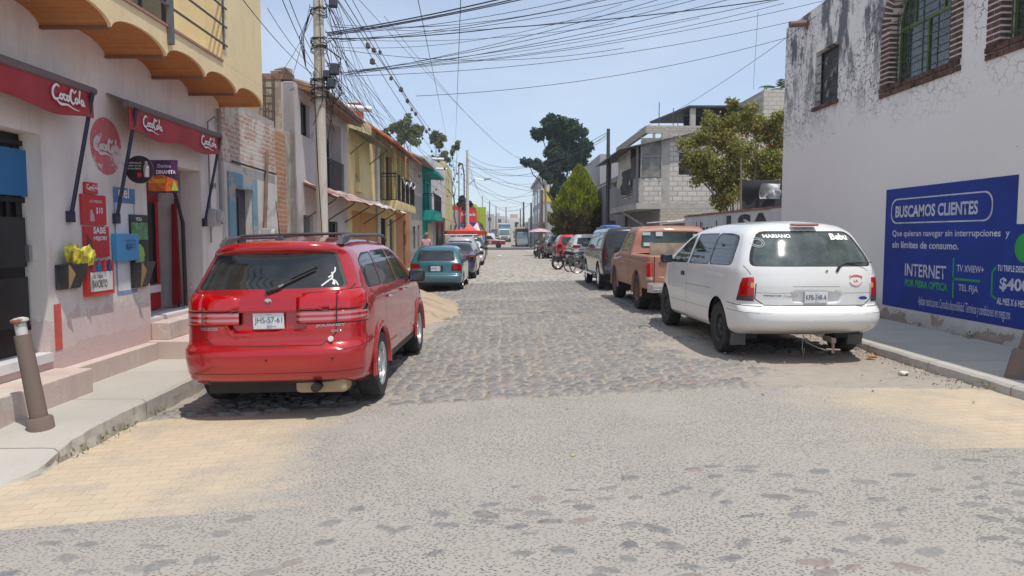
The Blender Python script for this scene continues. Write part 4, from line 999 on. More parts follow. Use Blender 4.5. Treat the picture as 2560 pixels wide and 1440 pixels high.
cg = onX(2562, 620, WX); m = MB(); m.lathe([(.2, -.008), (.2, -.007)], (WX, cg.y - .02, cg.z), 24, 'x'); m.build('painted_spot', MG, mural)
# ---------------------------------------------------------------- lettered wall beyond it
lw = empty('lettered_wall', (WX, 22, .2), 'low whitewashed wall with black painted letters beside the white van', 'wall')
m = MB(); m.box(WX, WX + .2, YE + .003, 27.3, -.1, 2.4)
LWM = plaster('whitewash', (.66, .65, .64), under=(.3, .26, .24), patch=.63, st=.5, stain=(.2, .2, .2)); wl = m.build('wall', LWM, lw)
m = MB()
for i in range(30): m.box(WX - .03, WX + .24, 18.6 + i * .29, 18.6 + i * .29 + .27, 2.403, 2.45 + random.uniform(0, .02))
m.build('coping', M('clay_coping', (.30, .15, .10), .9, var=.4), lw)
LB = M('letter_black', (.05, .05, .055), .8, var=.4, scale=5)
def LT(s, px0, py0, px1, py1, **k):
    a, b = onX(px0, (py0 + py1) / 2, WX), onX(px1, (py0 + py1) / 2, WX); c, d = onX((px0 + px1) / 2, py0, WX), onX((px0 + px1) / 2, py1, WX)
    text_mesh(s, (WX - .005, a.y, d.z), (0, b.y - a.y, 0), (0, 0, c.z - d.z), LB, 'lettering', wl, depth=0, **k)
LT('dalias a los', 1735, 552, 1812, 600, bold=.02); LT('LSA', 1816, 534, 1935, 590, bold=.05)
# metal sheet roof stub past the wall
sr = empty('corrugated_lean_to', (6.8, 29, .2), 'grey lean-to with corrugated sheet edge between the lettered wall and block house', 'lean-to')
m = MB(); m.box(WX + .05, WX + .25, 27.303, 31.3, -.1, 2.2); m.build('wall', plaster('grey_lean_wall', (.40, .35, .33), st=.4), sr)
m = MB()
for i in range(27):
    y = 27.3 + i * .145; m.hull([(6.35, y, 2.22), (6.35, y + .07, 2.27), (6.35, y + .14, 2.22)], [(9.5, y, 2.5), (9.5, y + .07, 2.55), (9.5, y + .14, 2.5)])
m.build('roof_sheet', M('galv_sheet', (.38, .38, .38), .5, .4, var=.3), sr)
# ================================================================ block house, right
bh = empty('block_house', (WX, 35, .2), 'unfinished two storey grey block house with overhanging balcony and plastic sheets', 'house')
BLOCK = brickmat('breeze_block', 'xz', (.56, .52, .46), (.66, .62, .56), (.34, .31, .27), .42, .215, .02, warp=.02)
BLOCKY = brickmat('breeze_block_side', 'yz', (.36, .34, .31), (.42, .40, .37), (.28, .26, .23), .42, .215, .02, warp=.02)
SMALLB = brickmat('small_block', 'xz', (.46, .41, .34), (.52, .47, .40), (.36, .31, .25), .26, .12, .015, warp=.02)
GREYR = plaster('grey_render', (.30, .29, .30), patch=.72, st=.4)
Y0, Y1 = 31.5, 39.5; PF = PY(Y0); XO = 5.95
k = lambda px, py: onY(px, py, Y0)
zsl = k(1640, 520).z; zf = k(1640, 445).z; ztop = k(1700, 333).z; zpar = k(1700, 327).z
xr = 14.0
m = MB(); panel(m, PF, WX, xr, -.1, zsl - .05, [], .2); m.build('wall', SMALLB, bh)
m = MB(); m.box(WX, xr, Y0 + .203, Y1, -.1, zsl - .06); m.build('ground_floor', GREYR, bh)
m = MB(); m.box(XO - .003, xr + .003, Y0 - .004, Y1 + .2, zsl - .04, zsl + .22); m.build('floor_slab', M('rough_concrete', (.42, .39, .35), .95, var=.2), bh)
wn = (k(1699, 300).x, k(1760, 300).x, k(1720, 437).z, k(1720, 381).z)
xb = k(1655, 400).x
m = MB(); panel(m, PF, xb + .0, xr, zsl + .222, ztop, [wn], .2); m.build('upper_wall', BLOCK, bh)
m = MB(); m.box(XO + .1, xb - .003, Y0, Y0 + .15, zsl + .222, zf); m.build('balcony_wall', BLOCK, bh)
m = MB(); m.box(xb - .0, xb + .35, Y0 - .006, Y0 - .001, zsl + .23, ztop - .02); m.box(XO + .1, XO + .3, Y0 - .006, Y0 - .001, zsl + .225, zf); m.build('concrete_post', M('rough_concrete', (0, 0, 0)), bh)
PBS = PX(XO, -1)
m = MB(); panel(m, PBS, Y0 + .153, Y1, zsl + .222, zf, [(Y0 + 1.0, Y0 + 1.9, zsl + .5, zf - .15), (Y0 + 2.6, Y0 + 3.5, zsl + .5, zf - .15)], .12)
m.build('balcony_wall', GREYR, bh)
for h in ((Y0 + 1.0, Y0 + 1.9, zsl + .5, zf - .15), (Y0 + 2.6, Y0 + 3.5, zsl + .5, zf - .15)):
    m = MB(); 
    for i in range(5): zz = h[2] + (h[3] - h[2]) * (i + .3) / 5; pbox(m, PBS, h[0] + .002, h[1] - .002, zz, zz + .05, -.1, -.02)
    m.build('balcony_slats', WHT, bh)
m = MB(); m.box(xb + .2, xr, Y0 + .203, Y1, zsl + .222, ztop - .01); m.box(WX, xb + .2, Y0 + 2.5, Y1, zsl + .222, ztop - .01); m.build('upper_rooms', GREYR, bh)
window(bh, PF, wn, IRON, None, .15, 0, 2, 1)
# sloping corrugated roof over the balcony
c0, c1 = k(1568, 352), k(1738, 334)
m = MB(); n = 22
for i in range(n):
    y = Y0 - .35 + i * (Y1 - Y0 + .2) / n; dy = (Y1 - Y0 + .2) / n
    a0 = (c0.x - .35, c1.x); z0_, z1_ = c0.z - .40, c1.z
    m.hull([(a0[0], y, z0_), (a0[0], y + dy * .5, z0_ + .05), (a0[0], y + dy, z0_)], [(a0[1], y, z1_), (a0[1], y + dy * .5, z1_ + .05), (a0[1], y + dy, z1_)])
m.build('roof_sheet', M('dark_sheet', (.06, .055, .05), .6, var=.4), bh)
m = MB(); m.box(k(1600, 330).x + .25, xr, Y0 - .003, Y0 + .16, ztop + .003, zpar + .22); m.box(k(1600, 330).x + .25, k(1600, 330).x + .4, Y0 + .165, Y1, ztop + .003, zpar + .22); m.build('parapet', SMALLB, bh)
# plastic sheets hung as curtains on the balcony
def sheet(name, a, b, z0, z1, Pf, mat, cols=10, rows=8, amp=.05, parent=bh):
    m = MB(); vs = []
    for j in range(rows + 1):
        for i in range(cols + 1):
            s, t = i / cols, j / rows; w_ = amp * (noise.noise(Vector((s * 5, t * 3, a))) + .6 * noise.noise(Vector((s * 2 + t * 4, t * 6, 3))))
            vs.append(Pf(a + (b - a) * s, z0 + (z1 - z0) * t, .02 + w_))
    m.add(vs, [(j * (cols + 1) + i, j * (cols + 1) + i + 1, (j + 1) * (cols + 1) + i + 1, (j + 1) * (cols + 1) + i) for j in range(rows) for i in range(cols)])
    return m.build(name, mat, parent, smooth=True, recalc=False)
PLAS = M('plastic_sheet', (.22, .21, .19), .5, var=.45, scale=3)
PLAL = M('pale_plastic', (.46, .43, .37), .5, var=.35, scale=3)
xs0, xs1 = k(1602, 400).x, k(1653, 400).x
sheet('plastic_sheet', xs0, xs1, zf + .02, k(1630, 345).z, PF, PLAS)
m = MB()
for x in (xs0, xs1): m.box(x - .02, x + .02, Y0 - .08, Y0 - .04, zf, k(1630, 343).z)
zz = k(1630, 391).z; m.box(xs0, xs1, Y0 - .08, Y0 - .05, zz - .02, zz + .02); m.build('sheet_frame', M('frame_grey', (.35, .33, .3), .7), bh)
sheet('plastic_sheet', Y0 + 1.3, Y0 + 4.6, zf - .2, k(1560, 380).z + .25, PX(XO - .05, -1), PLAL, 14, 10, .1)
sheet('dark_cloth', Y0 + .9, Y0 + 3.2, zsl + .7, zf + .5, PX(XO - .12, -1), M('dark_cloth', (.05, .05, .05), .9), 10, 8, .16)
m = MB(); 
for y in (Y0 + .1, Y0 + 4.8, Y1 - .2): m.box(XO - .0, XO + .09, y, y + .09, zf, c0.z - .15)
m.build('balcony_post', GREYR, bh)
m = MB(); m.tube([(XO + .1, Y0 + 4, zsl - .04), (WX - .05, Y0 + 1.2, 1.9)], .07, 6); m.build('brace', CONC, bh)
m = MB(); 
for i, (x, dy) in enumerate(((6.3, .5), (7.0, .8), (7.5, 2.))):
    m.tube([(x - .2 + .9, Y0 + dy, zpar), (x + .7, Y0 + dy, zpar + 1.3 - .2 * i)], .02, 5)
m.build('rebar', M('rebar_rust', (.12, .08, .06), .8), bh)
# open terrace frame on the roof behind, and taller block room
k2 = lambda px, py: onY(px, py, 36.0)
tz = k2(1730, 265).z
a, b_ = k2(1727, 270), k2(1975, 265)
m = MB(); m.box(a.x, a.x + .25, 36, 36.2, ztop, tz - .1); m.box(k2(1676, 300).x, k2(1676, 300).x + .12, 40, 40.15, ztop, k2(1676, 303).z + .3)
m.build('terrace_post', M('rough_concrete', (0, 0, 0)), bh)
m = MB(); e_ = k2(1676, 303)
m.hull([(a.x - .1, 35.9, tz - .08), (b_.x, 35.9, tz - .08), (b_.x, 35.9, tz + .02), (a.x - .1, 35.9, tz + .02)], [(a.x - .9, 41.5, tz - .0), (b_.x, 41.5, tz - .0), (b_.x, 41.5, tz + .1), (a.x - .9, 41.5, tz + .1)])
m.build('terrace_roof', M('dark_sheet2', (.05, .05, .055), .6), bh)
m = MB(); m.box(a.x + .3, 15, 38.5, 38.6, ztop, tz - .09); m.build('shade_net', M('black_net', (.04, .04, .045), .9), bh)
a, b_ = k2(1895, 232), k2(2040, 232)
m = MB(); panel(m, PY(35.2), a.x, 16, ztop - .5, a.z, [], .2); m.box(a.x + .01, 16, 35.41, 41, ztop - .5, a.z - .01); m.build('roof_room', brickmat('pale_block', 'xz', (.50, .45, .38), (.56, .52, .45), (.40, .36, .30), .4, .2, .02, over=((.44, .41, .37), .6)), bh)
# black net fence and clothes above the lettered wall
nf = empty('net_fence', (8, YE + 1.3, 2.4), 'black shade net fence above the lettered wall behind the bush', 'fence')
y_ = YE + 2.2; a, b_ = onY(1852, 500, y_ + 1.0), onY(1948, 500, y_ + 1.0)
sheet('net', a.x, b_.x + .6, 2.2, onY(1900, 450, y_ + 1).z, PY(y_ + 1.0), M('black_net', (0, 0, 0)), 8, 8, .12, nf)
m = MB(); m.tube([(a.x, y_ + .96, 2.2), (a.x - .04, y_ + .96, onY(1850, 395, y_ + 1).z)], .03, 6); m.build('post', M('weathered_wood', (.22, .18, .14), .9), nf)
cl = empty('hanging_cloth', (a.x + 1.2, y_ + .7, 3), 'black and white cloth hung over the net fence beside the white building', 'cloth')
p_ = onY(1922, 478, y_ + .8); sheet('cloth', p_.x - .25, p_.x + .35, p_.z - .22, p_.z + .22, PY(y_ + .8), M('bw_cloth', (.4, .4, .42), .8, var=.95, scale=3), 8, 6, .2, cl)
# ================================================================ left row beyond the shop
LX = -4.6; PL = PX(LX, 1)
def col(c, **k): return plaster('render_%02x%02x%02x' % tuple(int(v * 255) for v in c), c, **k)
# low adobe house with exposed brick
ah = empty('adobe_house', (LX, 14, .09), 'low house of exposed brick over white plaster with peeling blue door surround', 'house')
zt_ = onX(600, 290, LX).z; zb_ = onX(640, 400, LX).z
print('adobe', zt_, zb_)
WB = brickmat('old_brick', 'yz', (.46, .22, .15), (.40, .27, .20), (.52, .45, .39), .27, .085, .018, warp=.03, over=((.58, .52, .46), .48))
OB = brickmat('pier_brick', 'yz', (.50, .22, .11), (.44, .19, .10), (.42, .32, .25), .5, .10, .022, warp=.035)
PW = plaster('worn_white', (.62, .59, .56), under=(.45, .38, .32), patch=.62, st=.4)
dr_ = (12.62, 13.5, .1, 2.55)
m = MB(); panel(m, PL, 12.2, 15.05, -.05, 2.95, [dr_], .3); m.build('wall', PW, ah)
m = MB(); m.box(LX - .3, LX - .02, 12.2, 15.05, 2.952, 3.92); m.build('brick_wall', WB, ah)
m = MB(); m.box(LX - .3, LX - .03, 12.2, 15.05, 3.922, 4.04); m.build('wall_cap', CONC, ah)
m = MB(); m.box(LX - .3, LX + .0, 15.053, 15.7, -.05, 3.88); m.build('brick_pier', OB, ah)
m = MB(); m.box(LX - .3, LX - .04, 15.703, 16.5, -.05, 4.0); m.build('end_wall', plaster('raw_cement', (.46, .41, .34), under=(.38, .30, .24), patch=.52, st=.6), ah)
m = MB(); m.box(-9.5, LX - .304, 12.21, 16.5, -.05, 3.7); m.build('side_wall', PW, ah)
m = MB(); m.tube([(LX + .04, 13.9, .6), (LX + .04, 14.35, 3.35)], .035, 8); m.build('down_pipe', M('rust_pipe', (.20, .12, .09), .8, var=.4), ah)
m = MB(); m.tube([(LX + .03, 12.5, 2.98), (LX + .03, 14.9, 2.96)], .02, 5); m.build('wall_cable', IRON, ah)
BLU = plaster('peeling_blue', (.17, .33, .40), under=(.36, .33, .30), patch=.55, st=.3)
m = MB()
for a, b, z0, z1 in ((12.32, 12.619, .1, 2.8), (13.501, 13.75, .1, 2.76), (12.62, 13.5, 2.551, 2.8)): pbox(m, PL, a, b, z0, z1, .002, .03)
m.build('door_surround', BLU, ah); door(ah, PL, dr_, M('dark_steel_door', (.035, .04, .045), .5), .12)
m = MB(); pbox(m, PL, 14.0, 14.3, 1.5, 1.85, .003, .16); m.lathe([(.12, 0), (.12, .07)], (LX + .16, 14.15, 1.72), 14, 'x'); m.build('meter_box', M('meter_grey', (0, 0, 0)), ah, bevel=.01)
# lilac house
lh = empty('lilac_house', (LX, 19, .09), 'grey lilac two storey house with recessed balcony window behind the concrete pole', 'house')
LIL = col((.58, .53, .52), st=.35)
oz = (18.7, 21.2, 2.85, 4.85); w0 = (16.95, 17.75, 4.05, 4.85)
m = MB(); panel(m, PL, 16.5, 22.0, -.05, 5.15, [oz, w0, (17.0, 17.9, .1, 2.2), (19.2, 20.6, .9, 2.1)], .3); m.build('wall', LIL, lh)
m = MB(); m.box(-12, LX - .304, 16.505, 22.0, -.05, 5.2); m.build('side_wall', plaster('raw_adobe', (.50, .43, .34), under=(.34, .27, .21), patch=.47, st=.5, stain=(.3, .26, .2)), lh)
m = MB()
for i in range(60):
    x = random.uniform(-11.5, -4.9); m.ico((x, 16.6 + random.uniform(-.05, .3), 5.36 + random.uniform(-.03, .08)), random.uniform(.08, .17), 1, .4, (1.3, 1, .7))
m.build('rubble_edge', M('rubble', (.28, .22, .19), .95, var=.4, scale=8), lh)
m = MB()
for cx in (-5.25, -6.15, -7.6):
    for dx in (0, .2):
        for dy in (0, .14): m.tube([(cx + dx, 16.32 + dy, 3.7), (cx + dx + .01, 16.32 + dy, 5.25 if cx > -5.8 else 7.9)], .014, 4)
    n = 9 if cx > -5.8 else 24
    for i in range(n): z = 3.8 + i * .17; m.tube([(cx, 16.32, z), (cx + .2, 16.32, z), (cx + .2, 16.46, z), (cx, 16.46, z), (cx, 16.32, z)], .009, 4)
m.build('rebar_column', M('rebar_rust', (.12, .08, .06)), lh)
door(lh, PL, (17.0, 17.9, .1, 2.2), M('grey_door', (.12, .12, .13), .5)); window(lh, PL, (19.2, 20.6, .9, 2.1), IRON, None, .1, 6); window(lh, PL, w0, IRON, None, .1)
m = MB(); pbox(m, PL, oz[0] + .004, oz[1] - .004, oz[2] + .004, oz[3] - .004, -.29, -.27); m.build('balcony_recess', col((.34, .32, .33)), lh)  # darker than the facade: shade of the recess is put into the colour
window(lh, PL, (19.1, 20.6, 2.9, 4.4), IRON, None, .22, 0, 2, 2)
railing(lh, [(LX + .06, 18.7, 0), (LX + .06, 21.2, 0)], 2.8, 3.75)
m = MB(); 
m.hull([(LX - .02, 16.75, 5.16), (LX + .45, 16.75, 5.02), (LX + .45, 16.75, 4.95), (LX - .02, 16.75, 5.08)], [(LX - .02, 22.05, 5.16), (LX + .45, 22.05, 5.02), (LX + .45, 22.05, 4.95), (LX - .02, 22.05, 5.08)])
m.box(-12, LX - .05, 16.49, 16.7, 5.201, 5.33)
m.build('eave', M('terracotta_soffit', (.30, .17, .11), .85, var=.25), lh)
tiles_roof(lh, PL, 16.75, 22.0, 5.24, 5.08, .5, M('old_tile', (.30, .22, .17), .9, var=.4, scale=6), -.1, .24)
# yellow house A
ya_ = empty('yellow_house', (LX, 24.5, .09), 'yellow house with slot window and small metal canopy, next to the grey lilac house', 'house')
YH = col((.80, .63, .32), st=.3, stain=(.45, .34, .15)); ORG = col((.62, .30, .10), st=.2)
sl = (23.2, 23.9, 3.4, 4.65)
m = MB(); panel(m, PL, 22.003, 27.0, -.05, 5.6, [sl, (23.2, 25.0, .9, 2.1)], .3); m.build('wall', YH, ya_); shell(ya_, PL, 22.003, 27.0, -.05, 5.6, 7, YH, .3)
m = MB(); pbox(m, PL, sl[0] + .003, sl[1] - .003, sl[2], sl[3], -.25, -.22); m.build('recess_wall', YH, ya_)
m = MB(); pbox(m, PL, sl[0] - .1, sl[1] + .1, sl[2] - .3, sl[2] - .003, .002, .12); m.build('sill', YH, ya_)
decal(PL, 22.6, 27.0, -.0, 2.5, ORG, 'orange_paint', ya_, .002, .003)
window(ya_, PL, (23.2, 25.0, .9, 2.1), IRON, None, .08, 8)
m = MB(); m.hull([(LX, 22.3, 5.0), (LX, 25.8, 5.0), (LX, 25.8, 4.96), (LX, 22.3, 4.96)], [(LX + .7, 22.3, 4.75), (LX + .7, 25.8, 4.75), (LX + .7, 25.8, 4.71), (LX + .7, 22.3, 4.71)])
for y in (22.4, 25.7): m.tube([(LX, y, 4.2), (LX + .68, y, 4.73)], .02, 5)
m.build('metal_canopy', M('canopy_green_grey', (.16, .16, .12), .6, .3), ya_)
m = MB(); m.tube([(LX - .6, 21.9, 5.58), (LX + .75, 22.1, 5.50)], .09, 10); m.build('drain_spout', WHT, ya_)
m = MB(); m.box(LX - .5, LX - .1, 24.6, 25.3, 5.6, 6.15); m.build('roof_tank', M('tank_red', (.42, .07, .05), .7), ya_)
m = MB(); m.tube([(LX + .07, 27.0, .3), (LX + .07, 27.0, 4.6), (LX + .1, 27.1, 4.9), (LX + .02, 27.6, 5.75)], .08, 8); m.build('down_pipe', M('pipe_white', (.6, .6, .6), .5), ya_)
# yellow balcony house
yb_ = empty('balcony_house', (LX, 31, .09), 'yellow and orange house with iron balcony and red tile eave', 'house')
OR2 = col((.55, .24, .10), st=.3, stain=(.6, .45, .3))
hs = [(27.6, 29.0, 3.1, 5.0), (29.4, 31.0, 3.1, 5.0)]
m = MB(); panel(m, PL, 27.003, 32.0, -.05, 5.6, hs + [(28.0, 29.4, .1, 2.4), (30.2, 31.4, .1, 2.4)], .3); m.build('wall', YH, yb_)
m = MB(); panel(m, PL, 32.003, 37.0, -.05, 5.6, [(33.2, 34.2, 3.2, 4.9), (34.4, 35.6, .1, 2.4)], .3); m.build('orange_wall', OR2, yb_)
shell(yb_, PL, 27.003, 37.0, -.05, 5.6, 7, YH, .3)
DKD = M('dark_iron_door', (.03, .028, .03), .5)
for h in hs: door(yb_, PL, h, M('brown_door', (.08, .04, .025), .6), .15)
door(yb_, PL, (28.0, 29.4, .1, 2.4), DKD, .1, 'bars'); door(yb_, PL, (30.2, 31.4, .1, 2.4), DKD, .1); door(yb_, PL, (33.2, 34.2, 3.2, 4.9), M('brown_door', (0, 0, 0)), .12); door(yb_, PL, (34.4, 35.6, .1, 2.4), M('brown_door', (0, 0, 0)), .1)
m = MB(); m.box(LX + .003, -3.95, 28.0, 34.0, 2.72, 3.06); m.build('balcony_slab', YH, yb_, bevel=.02)
railing(yb_, [(LX + .05, 28.06, 0), (-4.0, 28.06, 0), (-4.0, 33.9, 0), (LX + .05, 33.9, 0)], 3.06, 4.1, step=.14, r=.012)
for y in (28.1, 29.3, 30.6, 32.0):
    m = MB(); m.box(-4.1, -3.98, y, y + .10, 3.07, 5.1); m.build('balcony_post', M('yellow_post', (.55, .45, .2), .8), yb_)
tiles_roof(yb_, PL, 26.2, 34.6, 5.75, 5.05, .85, M('red_tile', (.42, .13, .06), .85, var=.4, scale=5), -.2, .26)
m = MB(); pts = [(-3.93, 29.5 + i * .4, 4.05 - .25 * abs(math.sin(i * .9))) for i in range(12)]; m.tube(pts, .03, 5); m.build('white_cord', M('cord_white', (.6, .6, .58), .8), yb_)
# red and white awning over both
aw = empty('street_awning', (LX, 23, 2.8), 'faded red and white canvas awning on iron brackets over the lilac and yellow house fronts', 'awning')
RW_, t2, b2_ = nodes_of('striped_canvas'); v2 = coords(t2); s2 = t2.nodes.new('ShaderNodeSeparateXYZ'); t2.links.new(v2, s2.inputs[0])
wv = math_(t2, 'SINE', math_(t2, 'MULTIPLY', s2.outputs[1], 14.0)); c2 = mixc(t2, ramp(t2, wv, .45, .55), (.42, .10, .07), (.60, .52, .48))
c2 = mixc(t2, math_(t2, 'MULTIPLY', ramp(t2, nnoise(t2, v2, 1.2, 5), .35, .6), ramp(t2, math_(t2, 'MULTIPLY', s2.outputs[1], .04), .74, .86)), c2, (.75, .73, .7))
t2.links.new(c2, b2_.inputs['Base Color']); b2_.inputs['Roughness'].default_value = .9
vs = []; ny_, nx_ = 60, 6
for j in range(ny_ + 1):
    for i in range(nx_ + 1):
        y = 17 + 12.6 * j / ny_; s = i / nx_; sag = .018 * math.sin(j * .55) * s + .05 * noise.noise(Vector((j * .3, i * .6, 0)))
        vs.append((LX + .01 + .78 * s, y, 2.98 - .36 * s + sag))
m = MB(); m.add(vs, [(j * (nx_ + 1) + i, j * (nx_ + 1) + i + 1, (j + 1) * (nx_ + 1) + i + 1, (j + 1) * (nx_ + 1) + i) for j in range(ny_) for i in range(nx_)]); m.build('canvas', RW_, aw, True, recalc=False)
for y in (17.1, 19.3, 21.5, 24.4, 27, 29.5):
    m = MB(); m.tube([(LX + .01, y, 2.1), (LX + .74, y, 2.56)], .018, 5); m.tube([(LX + .01, y, 2.9), (LX + .76, y, 2.58)], .015, 5); m.build('bracket', M('bracket_rust', (.10, .05, .04), .7), aw)
# three narrower houses further on
def simple_house(name, label, y0, y1, h, c, holes=(), side=1, X=LX, depth=7, doors=(), frame=WHITE, para=.4, base=None, z0=-.05, bars=4, brick=None, sill=None):
    r_ = empty(name, (X, (y0 + y1) / 2, .1), label, 'house'); Pq = PX(X, side); mt = brick or col(c, st=.35)
    m = MB(); panel(m, Pq, y0 + .003, y1, z0, h, list(holes) + list(doors), .25); m.build('wall', mt, r_); shell(r_, Pq, y0 + .003, y1, z0, h, depth, mt, .25, para=para)
    for q in holes: window(r_, Pq, q, frame, None, .1, bars if q[3] < 3 else 0, 2, 1, sill=sill)
    for i, q in enumerate(doors): door(r_, Pq, q, [DKD, M('brown_door', (0, 0, 0)), M('white_door', (.45, .45, .43), .5)][i % 3], .1, 'roller' if q[1] - q[0] > 1.6 else 'panel')
    return r_
g = simple_house('grey_house', 'narrow grey house with brick upper wall between the orange and teal houses', 37.0, 42.9, 5.2, (.42, .38, .33), [(38.2, 39.4, 1.0, 2.2)], doors=[(40.5, 41.5, .1, 2.3)])
m = MB(); m.box(LX - .25, LX + .02, 37.01, 42.9, 3.9, 5.75); m.build('brick_wall', WB, g)
tiles_roof(g, PL, 36.8, 43.0, 6.0, 5.6, .7, M('old_tile', (0, 0, 0)), -.3, .3)
TEAL = col((.02, .36, .32), st=.2)
te = empty('teal_house', (LX, 46, .09), 'teal house with projecting balcony full of plants', 'house')
hs = [(43.6, 44.8, 3.3, 5.2), (45.6, 46.8, 3.3, 5.0)]
m = MB(); panel(m, PL, 42.903, 48.5, -.05, 6.0, hs + [(44.8, 45.8, .1, 2.3)], .3); m.build('wall', TEAL, te); shell(te, PL, 42.903, 48.5, -.05, 6.0, 7, TEAL, .3)
for h in hs: window(te, PL, h, IRON, None, .15)
door(te, PL, (44.8, 45.8, .1, 2.3), M('yellow_door', (.5, .38, .12), .6))
decal(PL, 46.2, 48.4, -.0, 2.5, YH, 'yellow_paint', te, .002, .003)
m = MB(); m.box(LX + .003, -3.85, 43.0, 48.2, 2.62, 3.2); m.build('balcony_slab', TEAL, te, bevel=.02)
railing(te, [(LX + .05, 43.06, 0), (-3.9, 43.06, 0), (-3.9, 48.1, 0)], 3.2, 4.2, step=.16, r=.014)
m = MB(); m.hull([(LX, 42.8, 6.0), (-3.7, 42.8, 5.5), (-3.7, 42.8, 5.35), (LX, 42.8, 5.4)], [(LX, 48.4, 6.0), (-3.7, 48.4, 5.5), (-3.7, 48.4, 5.35), (LX, 48.4, 5.4)]); m.build('eave', TEAL, te)
wh = simple_house('white_house', 'tall white three storey house beyond the teal balcony', 48.5, 61, 7.0, (.68, .67, .66), [(50, 51.2, 3.5, 4.8), (56, 57.2, 4.5, 6.0)], doors=[(52, 54.6, .1, 2.7), (56.5, 59, .1, 2.7)], sill=WHT)
m = MB(); m.hull([(LX, 48.6, 3.3), (LX, 60.8, 3.2), (LX, 60.8, 3.1), (LX, 48.6, 3.2)], [(LX + 1.0, 48.6, 2.8), (LX + 1.0, 60.8, 2.7), (LX + 1.0, 60.8, 2.65), (LX + 1.0, 48.6, 2.75)]); m.build('lean_roof', M('old_tile', (0, 0, 0)), wh)
for i, (y, z) in enumerate(((49.5, 6.9), (52.5, 6.5))):
    m = MB(); m.tube([(LX, y, z), (LX + .8, y, z - .03)], .09, 8); m.build('drain_spout', WHT, wh)
simple_house('cream_house', 'pale yellow and white house with tall corner windows beyond the white house', 61, 70, 7.9, (.66, .60, .30), [(62, 63, 3.2, 6.6), (65, 66, 3.2, 6.6)], doors=[(67, 69, .1, 2.7)])
simple_house('plain_house', 'low grey house with roller doors before the far crossing on the left', 70, 77, 4.0, (.50, .46, .42), [(71, 72, 1, 2.2)], doors=[(73, 75.6, .1, 2.7)])
simple_house('corner_house', 'pinkish low house on the left corner of the far crossing', 77, 84, 4.4, (.52, .38, .34), [(78, 79, 1, 2.2)], doors=[(80, 82.6, .1, 2.9)])
# beyond the crossing, left
def front_shop(name, label, x0, x1, Y, z0, z1, c, depth=12, cat='shop building'):
    r_ = empty(name, ((x0 + x1) / 2, Y, .8), label, cat); mt = col(c, st=.2)
    m = MB(); m.box(x0, x1, Y, Y + depth, 0, z1); m.build('wall', mt, r_); return r_
rs = front_shop('red_shop', 'red fronted shop with white lettered sign beyond the far crossing', -8.2, -4.0, 110, 0, 6.2, (.62, .04, .04))
REDSIGN = M('red_sign', (.68, .02, .03), .5); a, b = onY(1146, 528, 109.9), onY(1192, 566, 109.9)
m = MB(); m.box(a.x, b.x, 109.7, 109.98, b.z + .6, a.z); s_o = m.build('sign_board', REDSIGN, rs); m = MB(); m.box(a.x, b.x, 109.69, 109.98, b.z - .1, b.z + .59); m.build('blue_band', M('band_blue', (.02, .04, .3), .5), rs)
text_mesh('Farmacia', (a.x + .4, 109.68, b.z + 1.6), (2.2, 0, 0), (0, 0, .45), WHT, 'lettering', s_o, bold=.02)
m = MB(); m.hull([(a.x, 109.6, b.z - .15), (b.x, 109.6, b.z - .15), (b.x, 109.6, b.z - .2), (a.x, 109.6, b.z - .2)], [(a.x, 108.2, b.z - 1.4), (b.x - .6, 108.2, b.z - 1.4), (b.x - .6, 108.2, b.z - 1.45), (a.x, 108.2, b.z - 1.45)]); m.build('striped_awning', M('salmon_awning', (.55, .16, .12), .8), rs)
lg = front_shop('lime_building', 'lime green building behind the red shop beyond the far crossing', -9.5, -4.1, 123, 0, 7.0, (.42, .62, .05))
a, b = onY(1180, 518, 122.9), onY(1215, 560, 122.9); m = MB(); m.box(a.x, b.x, 122.2, 122.99, 1, a.z); m.build('corner_wall', col((.42, .62, .05)), lg)
a = onY(1163, 508, 122); m = MB(); m.lathe([(.4, 0), (.45, .2), (.45, 1.1), (.2, 1.3)], (a.x, 124, 7.0), 14); m.build('water_tank', WHT, lg)
random.seed(21)
FARC = [(.62, .58, .52), (.55, .50, .46), (.68, .66, .62), (.50, .40, .32), (.60, .60, .62), (.45, .50, .48)]
FL = ['small cream far house on the left side, second block', 'tan far house on the left side, second block', 'white far house on the left side, second block', 'brown far house on the left side, third block', 'pale grey far house on the left side, third block', 'grey green far house on the left side, third block']
FR = [s.replace('left', 'right') for s in FL]
y = 136
for i in range(6):
    d = 11 + i * 3; h = random.uniform(4.5, 7.0)
    simple_house('far_house', FL[i], y, y + d - .2, h, FARC[i], [(y + 2, y + 3.5, 2, 3.4), (y + 6, y + 7.5, 2, 3.4)], X=-3.9 + .02 * i, doors=[(y + 8, y + 9.2, 1, 3.2)], z0=.5, bars=0)
    y += d
y = 106
for i in range(6):
    d = 12 + i * 4; h = random.uniform(4.0, 6.5)
    if i: simple_house('far_house', FR[i - 1], y, y + d - .2, h, FARC[(i + 2) % 6], [(y + 2, y + 3.5, 2, 3.4), (y + 6, y + 7.5, 2, 3.4)], side=-1, X=6.6 - .3 * i, doors=[(y + 8, y + 9.2, 1, 3.2)], z0=.5, bars=0)
    y += d
